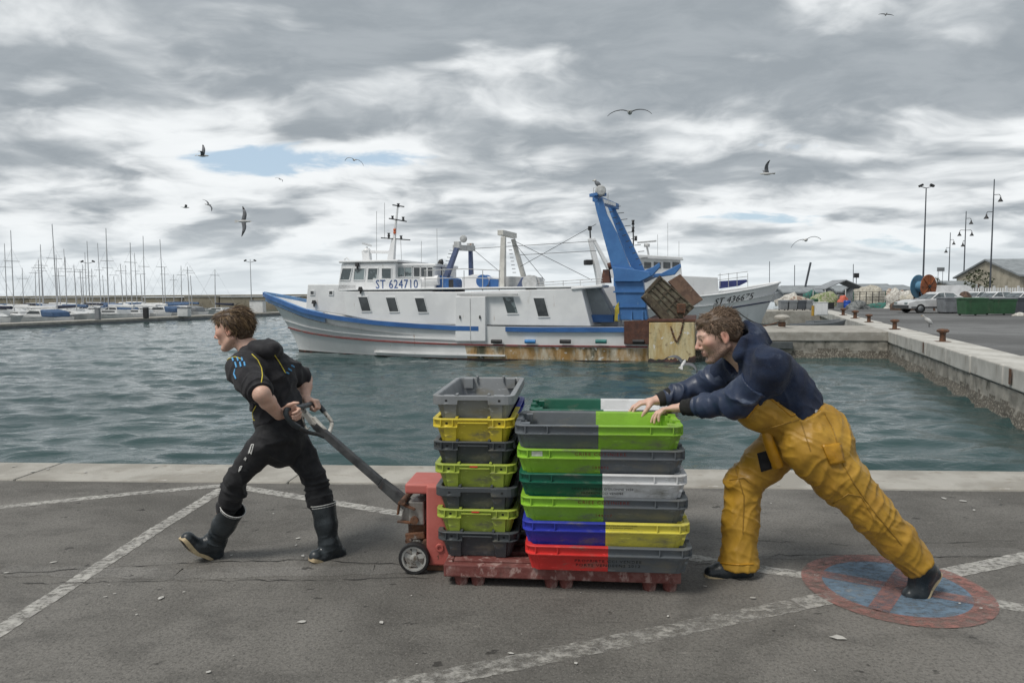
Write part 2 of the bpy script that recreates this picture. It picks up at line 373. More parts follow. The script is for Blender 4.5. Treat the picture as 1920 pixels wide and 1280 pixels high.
# ---------------------------------------------------------------- painted marks, patch, litter
M_paint = pm('worn_white_paint', (.42, .41, .38), .7, col2=(.31, .30, .28), vs=9, bump=.15, bs=95, alpha=(22, .40, .72, (1, 1.3, 1)))
M_paintf = pm('very_worn_white_paint', (.35, .34, .315), .75, col2=(.27, .262, .245), vs=9, bump=.15, bs=95, alpha=(19, .33, .64, (1, 1.3, 1)))
def ribbon(pts, w, z, step=.025, jit=.004):
    """painted strip along pts with slightly ragged edges"""
    mb = MB(); rows = []; pts = [Vector(p) for p in pts]
    for a, b in zip(pts[:-1], pts[1:]):
        n = max(2, int((b - a).length / step)); d = (b - a).normalized(); s = Vector((d.y, -d.x, 0))
        for i in range(n + 1):
            p = a.lerp(b, i / n); ww = w[0] + (w[1] - w[0]) * (i / n) if isinstance(w, tuple) else w
            rows.append([Vector((*(p + s * (ww / 2 + random.uniform(-jit, jit))).xy, z)), Vector((*(p - s * (ww / 2 + random.uniform(-jit, jit))).xy, z))])
    mb.grid(rows, False); return mb
mk = link('road_markings', None, kind='structure')
ribbon([G(0, 1068), G(330, 1076), G(700, 1068), G(1050, 1052), G(1400, 1040), G(1920, 1034)], .135, .0010, step=.05, jit=.015).obj('asphalt_patch', M_patch, mk)
ribbon([G(-60, 957), G(250, 925), G(418, 910)], .095, .0020).obj('painted_line', M_paint, mk)
ribbon([G(-40, 1208), G(300, 988), G(418, 916)], .098, .0028).obj('painted_line', M_paint, mk)
ribbon([G(425, 909), G(740, 961), G(1150, 1020), G(1420, 1066), G(1700, 1104), G(1960, 1146)], .10, .0020).obj('painted_line', M_paint, mk)
LA, LB = G(700, 1297), G(1980, 1033)
ribbon([LA, LA.lerp(LB, .52)], .115, .0020).obj('painted_line', M_paintf, mk)
ribbon([LA.lerp(LB, .52), LB], .115, .0028).obj('painted_line', M_paint, mk)
# no-stopping roundel on the asphalt
rc = G(1677, 1101); rr = .432
M_red = pm('worn_red_paint', (.29, .135, .115), .75, col2=(.22, .125, .11), vs=6, bump=.15, bs=95, alpha=(19, .30, .74, (1, 1.5, 1)))
M_blu = pm('worn_blue_paint', (.135, .20, .27), .75, col2=(.11, .165, .225), vs=6, bump=.15, bs=95, alpha=(19, .34, .80, (1, 1.5, 1)))
rd = tag(thing('road_sign', '', '', rc), 'round no-stopping mark painted red and blue on the asphalt', 'road marking')
ring = MB(); nseg = 72
ring.grid([[Vector((math.cos(a) * r, math.sin(a) * r, .0048)) for r in (rr, rr * .77)] for a in np.linspace(0, 2 * math.pi, nseg)], False)
ring.obj('ring', M_red, rd)
ca = R(12)   # turn of the cross
crs = MB()
for a in (ca + R(38), ca - R(42)):
    d = Vector((math.cos(a), math.sin(a), 0)); s = Vector((-d.y, d.x, 0)); 
    if a > ca: crs.add([d * rr * .80 + s * .046 + V3(0, 0, .0048), d * rr * .80 - s * .046 + V3(0, 0, .0048), -d * rr * .80 - s * .046 + V3(0, 0, .0048), -d * rr * .80 + s * .046 + V3(0, 0, .0048)], [(0, 1, 2, 3)])
    else: crs.add([d * rr * .80 + s * .046 + V3(0, 0, .0056), d * rr * .80 - s * .046 + V3(0, 0, .0056), -d * rr * .80 - s * .046 + V3(0, 0, .0056), -d * rr * .80 + s * .046 + V3(0, 0, .0056)], [(0, 1, 2, 3)])
crs.obj('cross', M_red, rd)
blu = MB(); blu.add([Vector((math.cos(a) * rr * .775, math.sin(a) * rr * .775, .0040)) for a in np.linspace(0, 2 * math.pi, 64, endpoint=False)], [tuple(range(64))]); blu.obj('disc', M_blu, rd)
# droppings and scraps, cracks
M_drop = pm('bird_dropping', (.50, .49, .46), .8, vs=20)
dr = MB()
def blob(c, r, z, n=9, el=1.6, a=0.0):
    pts = [c + Vector((math.cos(q) * r * el * random.uniform(.65, 1.2) * math.cos(a) - math.sin(q) * r * random.uniform(.5, 1.2) * math.sin(a), math.cos(q) * r * el * random.uniform(.65, 1.2) * math.sin(a) + math.sin(q) * r * random.uniform(.5, 1.2) * math.cos(a), z)) for q in np.linspace(0, 2 * math.pi, n, endpoint=False)]
    dr.add(pts + [c + V3(0, 0, z + .0005)], [(i, (i + 1) % n, n) for i in range(n)])
for (px, py, r) in ((100, 1055, .014), (302, 1122, .016), (566, 1167, .017), (558, 1010, .014), (555, 1023, .009), (568, 1043, .013), (716, 1168, .014), (391, 1261, .010), (958, 1226, .010), (1572, 1197, .028), (1080, 1245, .009), (197, 1120, .008), (434, 1042, .008), (1322, 1100, .008), (1412, 1122, .012), (1770, 935, .020), (1806, 940, .022), (1826, 957, .012), (12, 1075, .010), (345, 1111, .007), (215, 1114, .006), (60, 887, .02), (90, 882, .02), (160, 888, .02), (27, 877, .02), (290, 878, .02), (1460, 912, .012), (1545, 925, .02)):
    blob(G(px, py), r * .78, .0066 if py > 925 else .016, a=random.uniform(0, 3))
for i in range(70):
    p = Vector((random.uniform(-4, 4.2), random.uniform(2.3, 5.7), 0)); blob(p, random.choice((.003, .003, .004, .006)), .0066, 6, a=random.uniform(0, 3))
dr.obj('droppings', M_drop, kind='stuff')
ck = MB()
def crack(pts, w=.006):
    out = []
    for a, b in zip(pts[:-1], pts[1:]):
        n = max(3, int((b - a).length / .05)); 
        for i in range(n): out.append(a.lerp(b, i / n) + Vector((random.uniform(-.012, .012), random.uniform(-.014, .014), 0)))
    rows = []
    for i, p in enumerate(out):
        ww = w * random.uniform(.05, .8); rows.append([p + V3(0, ww, .0034), p + V3(0, -ww, .0034)])
    ck.grid(rows, False)
crack([G(0, 1075), G(150, 1068), G(360, 1055), G(560, 1050), G(800, 1060)]); crack([G(20, 1095), G(300, 1090), G(560, 1088), G(830, 1082)], .005); crack([G(1340, 1010), G(1600, 1022), G(1920, 1012)], .004); crack([G(1300, 1060), G(1460, 1040), G(1900, 1045)], .004)
ck.obj('asphalt_cracks', pm('crack_dirt', (.02, .019, .018), .95, vs=30), mk)
# ================================================================ fish crates on a pallet, pallet truck
def plastic(name, c, d=None, dirt=.5):
    return pm(name, c, .48, col2=d or tuple(x * .82 for x in c), vs=4, bump=.12, bs=30, dirts=[((.16, .15, .12), 5, .52, .76, (1, 1, 2.2)), (tuple(min(1, x * 1.25 + .05) for x in c), 19, .60, .70, (.5, 1, 3))])
PL = dict(lime=plastic('lime_plastic', (.26, .50, .04)), olive=plastic('faded_lime_plastic', (.40, .50, .07)), yellow=plastic('yellow_plastic', (.74, .60, .05)),
          straw=plastic('lemon_plastic', (.76, .68, .10)), grey=plastic('grey_plastic', (.115, .130, .145)), pale=plastic('pale_grey_plastic', (.235, .25, .262)),
          dark=plastic('dark_grey_plastic', (.062, .072, .080)), green=plastic('bottle_green_plastic', (.004, .105, .062)), white=plastic('white_plastic', (.74, .75, .76)),
          blue=plastic('blue_plastic', (.028, .042, .40)), red=plastic('red_plastic', (.66, .038, .034)))
M_hole_shade = pm('painted_hole_shade', (.015, .015, .016), .9, vs=9)  # dark colour for the shade inside crate holes that are not cut
KA, KB, KH = .405, .213, .136      # half length, half width, height of a crate
def half_path(o, n=5):
    r = max(.012, .05 - .6 * o); a, b = KA - o, KB - o; pts = [(0, -b), (.26, -b)] + [(a - r + r * math.sin(q), -b + r - r * math.cos(q)) for q in np.linspace(0, math.pi / 2, n)]
    pts += [(a, -.079), (a, -.077), (a, .077), (a, .079)]
    return pts + [(x, -y) for x, y in pts[:2 + n]][::-1]
def crate_half(plain=False, H=KH):
    web = .0 if plain else .014; mb = MB()
    prof = [(.056, .008), (.029, H - .006), (.025, H), (.002, H), (.0, H - .002), (.0, H - .006), (web, H - .008), (web, H - .038), (.0, H - .040), (.0, H - .045), (.002, H - .046), (.022, H - .046), (.048, 0)]
    rows = []
    for k, (o, z) in enumerate(prof):
        row = []
        for i, (x, y) in enumerate(half_path(o)):
            zz = z
            if x > KA - .1 and abs(y) < .078 and 7 <= k <= 11: zz = z + .022         # hand hold: the skirt is cut away in the middle of the end
            row.append(Vector((x, y, zz)))
        rows.append(row)
    mb.grid(rows, False)
    mb.add(rows[0], [tuple(range(len(rows[0])))]); mb.add([p for p in rows[-1]], [tuple(range(len(rows[-1])))])
    def wall_at(z): return .048 + (.022 - .048) * z / (H - .046)
    for sy in (-1, 1):       # raised panel on the long side
        zz = (.004, H - .0475); q = []
        for z in zz: q += [Vector((.0005, sy * (KB - wall_at(z) + .0035), z)), Vector((.325 + (.02 if z > .05 else 0), sy * (KB - wall_at(z) + .0035), z)), Vector((.33 + (.02 if z > .05 else 0), sy * (KB - wall_at(z) - .006), z)), Vector((.0005, sy * (KB - wall_at(z) - .006), z))]
        mb.add(q, [(0, 1, 2, 3), (4, 5, 6, 7), (0, 1, 5, 4), (1, 2, 6, 5), (2, 3, 7, 6), (3, 0, 4, 7)])
        if not plain:
            for x in (.245, .352): mb.box((x, sy * (KB - .007), H - .023), (.005, .0138, .034))
            for y in (.165, .104): mb.box((KA - .007, sy * y, H - .023), (.0138, .005, .034))
        # end buttress, rim bump and inner stacking lug
        q = []
        for z in (.0, H - .046):
            e = KA - wall_at(z); w = .030 + .012 * z / H
            q += [Vector((e - .004, sy * .118 - w, z)), Vector((e + .016, sy * .118 - w * .86, z)), Vector((e + .016, sy * .118 + w * .86, z)), Vector((e - .004, sy * .118 + w, z))]
        mb.add(q, [(0, 1, 2, 3), (4, 5, 6, 7), (0, 1, 5, 4), (1, 2, 6, 5), (2, 3, 7, 6), (3, 0, 4, 7)])
        mb.box((KA - .022, sy * .082, H + .004), (.038, .013, .010)); mb.box((KA - .048, sy * .130, H - .032), (.046, .052, .058)); mb.box((KA - .040, sy * .082, H - .012), (.03, .006, .026))
        mb.cur = 1; mb.box((KA - (.0138 if not plain else -.0004), sy * .136, H - .025), (.001, .012, .011)); mb.cur = 0  # small dark square painted on as the shade of a hole
    me = mb.mesh('crate_half'); return me
HALF = {False: crate_half(False), True: crate_half(True)}
HALF_MAT = {}
def half_mesh(plain, col):
    k = (plain, col)
    if k not in HALF_MAT:
        me = HALF[plain].copy(); me.materials.append(PL[col]); me.materials.append(M_hole_shade); HALF_MAT[k] = me
    return HALF_MAT[k]
CRY = R(-5.3); CU = Vector((math.cos(CRY), math.sin(CRY), 0)); CV = Vector((-math.sin(CRY), math.cos(CRY), 0)); CO = Vector((-.355, 3.455, 0))    # cart frame: u to the right, v away
def cart(u, v, z=0.0): return CO + CU * u + CV * v + Vector((0, 0, z))
def crate(colA, colB, loc, rz, label, plain=False, group='fish crates stacked on the pallet'):
    t = thing('fish_crate', label, 'crate', loc, rz, group)
    for col, a in ((colA, math.pi), (colB, 0.0)):
        h = link('crate_half', half_mesh(plain, col), None, t); h.rotation_euler = (0, 0, a)
        b = h.modifiers.new('bevel', 'BEVEL'); b.width = .0016; b.segments = 1; b.limit_method = 'ANGLE'; b.angle_limit = R(40)
        if colA != colB: h['label'] = {'lime': 'lime green', 'grey': 'grey', 'green': 'bottle green', 'white': 'white', 'blue': 'blue', 'straw': 'yellow', 'yellow': 'yellow', 'red': 'red', 'pale': 'pale grey', 'dark': 'dark grey', 'olive': 'faded lime'}[col] + ' end of the crate'
    return t
M_inkr = pm('red_ink', (.22, .018, .014), .6, vs=40); M_inkk = pm('black_ink', (.012, .012, .012), .6, vs=40); M_sticker = pm('paper_sticker', (.70, .69, .66), .6, vs=30)
def crate_text(c, txt, size, where, mat, dx=0.0, dz=0.0, sx=1.0, space=1.1):
    if where == 'band': y, z, tilt = -(KB - .0138), KH - .023, 0.0
    else: z = .046 + dz; y = -(KB - (.048 - .026 * z / (KH - .046)) + .0038); tilt = math.atan2(.026, KH - .046)
    M = Matrix.Translation((dx, y, z if where != 'band' else z + dz)) @ Matrix.Rotation(R(90) + tilt, 4, 'X')
    return text_mesh(txt, size, mat, c, M, ext=.0005, sx=sx, space=space)
PZ, PITCH = .118, .1185
j = lambda s: random.uniform(-s, s)
row = [('red', 'grey', 'red and grey fish crate at the bottom front of the right-hand stack', 0.014), ('blue', 'straw', 'blue and yellow fish crate, second from the bottom of the front right stack', .008),
       ('lime', 'grey', 'lime and grey fish crate marked 144117, under the green and white one', .006), ('green', 'white', 'bottle green and white fish crate in the middle of the front right stack', .004),
       ('lime', 'grey', 'lime and grey fish crate marked 109895, second from the top in front', .0), ('grey', 'lime', 'grey and lime fish crate on top in front, under the hands of the pushing man', -.004)]
front = []
for i, (a, b, lab, dx) in enumerate(row):
    front.append(crate(a, b, cart(.802 + dx * 1.6 - .004 * i, .068 + KB - .15 + j(.004), PZ + i * PITCH), CRY + j(.006), lab))
crate_text(front[0], 'PROPRIETE CCI VENDEE', .0205, 'body', M_inkk, .0, .012, 1.25, 1.2); crate_text(front[0], 'PORTS VENDEENS 2012', .0205, 'body', M_inkk, .0, -.012, 1.25, 1.2)
crate_text(front[1], 'ORGANISATION DES PRODUCTEURS', .0085, 'band', M_inkk, .06, .009, 1.2); crate_text(front[1], 'Projet de protection portuaire', .0085, 'band', M_inkk, .06, -.002, 1.2)
for k, num in ((2, '144117'), (4, '109895')):
    crate_text(front[k], 'CRIEE COTINIERE', .0225, 'band', M_inkr, .0, 0, 1.15, 1.25); crate_text(front[k], num, .0205, 'body', M_inkr, .0, -.002, 1.1, 1.25)
crate_text(front[3], "CRIEE DES SABLES D'OLONNE 2020", .0165, 'body', M_inkk, .0, .013, 1.05); crate_text(front[3], 'PROPRIETE CCI VENDEE', .0165, 'body', M_inkk, .0, -.010, 1.05)
st = MB(); st.box((-.305, -(KB - .0128), KH - .023), (.052, .001, .024)); st.obj('sticker', M_sticker, front[4])
back = [('green', 'white', 'bottle green and white fish crate on top of the rear stack')] + [(a, b, lab_ + ' in the rear stack') for a, b, lab_ in (('lime', 'grey', 'lime and grey fish crate under the green and white one'), ('blue', 'straw', 'blue and yellow fish crate'), ('grey', 'lime', 'grey and lime fish crate'), ('red', 'grey', 'red and grey fish crate'), ('lime', 'grey', 'lime and grey fish crate at the foot'))]
for i in range(6):
    a, b, lab = back[5 - i]
    crate(a, b, cart(.815 + j(.008), .068 + KB * 3 - .13 + j(.006), PZ + i * PITCH), CRY + j(.008), lab)
left = [('dark', 'dark', 'dark grey fish crate at the foot of the left stack, on the red pallet', False), ('olive', 'olive', 'faded lime fish crate with red mark, second from the bottom of the left stack', False), ('dark', 'dark', 'dark grey fish crate with plain rim in the middle of the left stack', True),
        ('olive', 'olive', 'faded lime fish crate just under the upper dark crate of the left stack', False), ('dark', 'dark', 'dark grey ribbed fish crate under the yellow crate', False), ('yellow', 'blue', 'yellow fish crate with a blue far end, under the pale grey one', False), ('pale', 'pale', 'empty pale grey fish crate on top of the left stack', True)]
lefts = []
for i, (a, b, lab, plain) in enumerate(left):
    z = PZ + i * (PITCH - .0005)
    lefts.append(crate(a, b, cart(.163 - .004 * i + (0.004 if i == 6 else 0), .075 + KA + j(.006), z), CRY + R(90) + j(.008), lab, plain))
for k in (1, 3):
    rm = MB(); rm.box((-(KA + .0003), .004, KH - .010), (.001, .040, .007)); rm.obj('label_tag', PL['red'], lefts[k])
# ---------------------------------------------------------------- pallet
M_pal = pm('scuffed_red_plastic', (.145, .042, .036), .65, col2=(.20, .085, .075), vs=14, vr=(.45, .6), bump=.35, bs=45, dirts=[((.33, .22, .20), 26, .52, .62, (.7, 1, .5)), ((.06, .03, .025), 5, .58, .72, (1, 1, .3))])
pal = thing('pallet', 'scuffed dark red plastic pallet under both stacks of fish crates', 'pallet', cart(0, 0), CRY)
PW, PD = 1.185, .86
fr = MB()
fr.box((PW / 2, .02, .082), (PW, .04, .068)); fr.box((PW / 2, PD - .02, .082), (PW, .04, .068)); fr.box((.02, PD / 2, .082), (.04, PD - .08, .067)); fr.box((PW - .02, PD / 2, .082), (.04, PD - .08, .067))
fr.obj('frame', M_pal, pal, bev=.008)
for k, y in enumerate(np.linspace(.10, PD - .10, 6)): MB().box((PW / 2, y, .103), (PW - .082, .072, .022)).obj('slat', M_pal, pal, bev=.004)
for k, x in enumerate((.16, .40, .62, .85, 1.05)): MB().box((x, PD / 2, .090), (.05, PD - .082, .02)).obj('slat', M_pal, pal)
mf = None
for y in (.05, PD / 2, PD - .05):
    for x in (.085, .170, .545, .620, 1.035, 1.135):
        if mf is None:
            f = MB().lathe([(.0, .0), (.026, .0), (.032, .006), (.040, .056), (.0, .056)], n=14).obj('foot', M_pal, pal, sharp=40); mf = f.data
        else: f = link('foot', mf, None, pal)
        f.location = (x, y, -.006 if y < .1 else -.003)
# ---------------------------------------------------------------- pallet truck
M_jr = pm('faded_red_paint', (.46, .125, .105), .5, col2=(.38, .09, .075), vs=3, bump=.15, bs=30, dirts=[((.10, .04, .025), 9, .62, .70, (1, 1, .7)), ((.045, .025, .02), 3.2, .60, .72, (1, 1, 1)), ((.58, .22, .19), 14, .66, .75, (1, 1, .6))])
M_jk = pm('worn_black_steel', (.035, .037, .040), .5, metal=.3, col2=(.075, .078, .08), vs=12, bump=.25, bs=40, dirts=[((.20, .085, .035), 7, .60, .72, (1, 1, 1)), ((.30, .30, .29), 22, .64, .70, (.4, 1, 1))])
M_rust = pm('rusty_steel', (.14, .062, .030), .75, col2=(.075, .045, .032), vs=14, bump=.6, bs=45, dirts=[((.26, .24, .22), 12, .60, .70, (1, 1, 1))])
M_steel = pm('bare_steel', (.36, .35, .33), .45, metal=.6, col2=(.24, .22, .20), vs=10, bump=.2, bs=40, dirts=[((.17, .08, .04), 8, .55, .68, (1, 1, 1))])
M_rub = pm('black_rubber', (.018, .018, .019), .55, vs=12, bump=.2, bs=50)
M_gripp = pm('grip_sleeve', (.035, .045, .052), .40, vs=14, bump=.1, bs=30)
M_wpaint = pm('chipped_white_paint', (.58, .56, .51), .55, col2=(.40, .38, .34), vs=25, dirts=[((.07, .065, .06), 18, .54, .62, (1, 1, 1)), ((.18, .09, .05), 11, .62, .7, (1, 1, 1))])
JY = 3.78
jk = thing('pallet_truck', 'red pallet truck with black tow handle, pulled by the young man', 'pallet truck', (-.50, JY, 0), CRY)
JM = Matrix.Translation((-.50, JY, 0)) @ Matrix.Rotation(CRY, 4, 'Z'); JI = JM.inverted()
def jl(p): return JI @ Vector(p)
b = MB(); b.box((.115, 0, .255), (.13, .30, .43), taper=(.92, 1)); b.box((.045, 0, .446), (.22, .26, .055)); b.obj('body', M_jr, jk, bev=.012, seg=3)
MB().box((.115, 0, .025), (.14, .26, .04)).obj('skid', M_rust, jk, bev=.006)
bo = MB(); bo.lathe([(.0, .0), (.012, .0), (.012, .008), (.020, .008), (.024, .0)], c=(.125, -.151, .14), axis=(0, -1, 0), n=14); bo.obj('pivot_boss', M_jr, jk, sharp=40)
for s in (-1, 1): MB().box((.72, s * .19, .052), (1.1, .15, .045)).obj('fork', M_jr, jk, bev=.01)
pm_ = MB(); pm_.lathe([(.0, .30), (.034, .30), (.040, .31), (.040, .37), (.026, .375), (.017, .376), (.017, .425), (.0, .425)], c=(.005, 0, 0), n=16); pm_.obj('hydraulic_ram', M_steel, jk, sharp=40)
vb = MB(); vb.box((-.012, -.05, .305), (.085, .10, .13)); vb.box((-.065, -.045, .29), (.06, .07, .085), Matrix.Rotation(R(18), 3, 'Y')); vb.obj('pump_block', M_steel, jk, bev=.008)
lk = MB()
lk.bar((-.105, -.105, .365), (-.015, -.105, .33), .010, .030, up=(0, 1, 0)); lk.bar((-.11, -.105, .30), (-.10, -.105, .37), .010, .028, up=(0, 1, 0)); lk.bar((-.115, -.100, .26), (-.04, -.10, .255), .012, .020, up=(0, 1, 0))
lk.tube([(-.078, -.13, .375), (-.078, .10, .375)], .017, 12); lk.tube([(-.02, -.115, .27), (-.02, -.10, .27)], .022, 12)
lk.obj('linkage', M_rust, jk, bev=.003)
yk = MB(); yk.box((-.02, 0, .20), (.10, .10, .12)); yk.bar((.02, -.085, .15), (.10, -.085, .115), .022, .035); yk.bar((-.075, -.085, .17), (.03, -.085, .185), .022, .04); yk.tube([(-.055, -.11, .155), (-.055, .11, .155)], .018, 12); yk.obj('steering_yoke', M_rust, jk, bev=.006)
WR = .084
for s in (-1, 1):
    c = jl((-.525, JY - .155 if s < 0 else JY + .12, WR)); wl = MB(); w = .045
    ty = MB().lathe([(WR * .80, -w / 2), (WR * .95, -w / 2), (WR, -w * .3), (WR, w * .3), (WR * .95, w / 2), (WR * .80, w / 2), (WR * .80, -w / 2)], axis=(0, -1, 0), n=32).obj('wheel', M_rub, jk, sharp=40); ty.location = c
    rm = MB(); rm.lathe([(WR * .80, -w * .42), (WR * .70, -w * .42), (WR * .68, w * .40), (WR * .80, w * .42)], axis=(0, -1, 0), n=32); rm.lathe([(0, -w * .5), (.020, -w * .5), (.022, w * .45), (.012, w * .55), (0, w * .55)], axis=(0, -1, 0), n=16)
    for k in range(5):
        a = k * 2 * math.pi / 5 + .3; d = Vector((math.cos(a), 0, math.sin(a))); rm.bar(d * .018, d * WR * .72, .020, .012, up=(0, 1, 0), w2=.030)
    rm.obj('rim', pm('wheel_rim_paint', (.40, .40, .38), .5, dirts=[((.09, .07, .05), 14, .52, .66, (1, 1, 1))]), ty, sharp=40)
# tow handle
A = jl(P(768, 948, 3.775)); B = jl(P(607, 815, 3.86)); T = jl(P(562, 763, 3.875))
hs = MB(); hs.bar(A, A.lerp(B, .33), .054, .062, w2=.044, h2=.050); hs.bar(A.lerp(B, .33), B.lerp(T, .35), .036, .044, w2=.034, h2=.040); hs.obj('shaft', M_jk, jk, bev=.004)
hu = MB(); hu.bar(B.lerp(T, .12), T, .034, .036, w2=.030, h2=.028); dd = (T - B).normalized(); _, _, up_ = frame_of(dd)
hu.bar(B.lerp(T, .05) + up_ * .026, B.lerp(T, .55) + up_ * .022, .030, .012); hu.obj('control_bracket', M_wpaint, jk, bev=.003)
lv = MB(); lv.tube([B.lerp(T, .8) - up_ * .02, B.lerp(T, .62) - up_ * .042, B.lerp(T, .42) - up_ * .055, B.lerp(T, .40) - up_ * .035], [.004, .006, .008, .004], 8); lv.obj('release_lever', M_wpaint, jk)
nb = [P(540, 766, 3.70), P(562, 763, 3.80), P(575, 759, 3.92), P(592, 757, 4.03)]
GRIP_L, GRIP_R = P(551, 765, 3.745), P(583, 758, 3.985)
def spl(pts, n=6):
    pts = [Vector(p) for p in pts]; out = []
    for i in range(len(pts) - 1):
        p0, p1, p2, p3 = pts[max(i - 1, 0)], pts[i], pts[i + 1], pts[min(i + 2, len(pts) - 1)]
        for k in range(n):
            s = k / n; out.append(.5 * ((2 * p1) + (p2 - p0) * s + (2 * p0 - 5 * p1 + 4 * p2 - p3) * s * s + (3 * p1 - p0 - 3 * p2 + p3) * s ** 3))
    return out + [pts[-1]]
nearL = [P(562, 763, 3.82), P(549, 764, 3.73), P(538, 768, 3.675), P(537, 778, 3.66), P(548, 793, 3.68), P(560, 801, 3.71)]
nearM = [P(560, 801, 3.71), P(578, 810, 3.77), P(596, 814, 3.83), P(612, 820, 3.855)]
farL = [P(562, 763, 3.82), P(577, 759, 3.93), P(590, 756, 4.03), P(598, 760, 4.06), P(608, 772, 4.06)]
farM = [P(608, 772, 4.06), P(620, 787, 4.04), P(622, 796, 4.0), P(618, 808, 3.93), P(612, 818, 3.87)]
for pts, m, r in ((nearL, M_gripp, .0155), (farL, M_gripp, .0155)): MB().tube([jl(p) for p in spl(pts)], r, 12).obj('grip', m, jk)
for pts, m in ((nearM, M_jk), (farM, M_wpaint)): MB().tube([jl(p) for p in spl(pts)], .0115, 10).obj('loop_bar', m, jk)
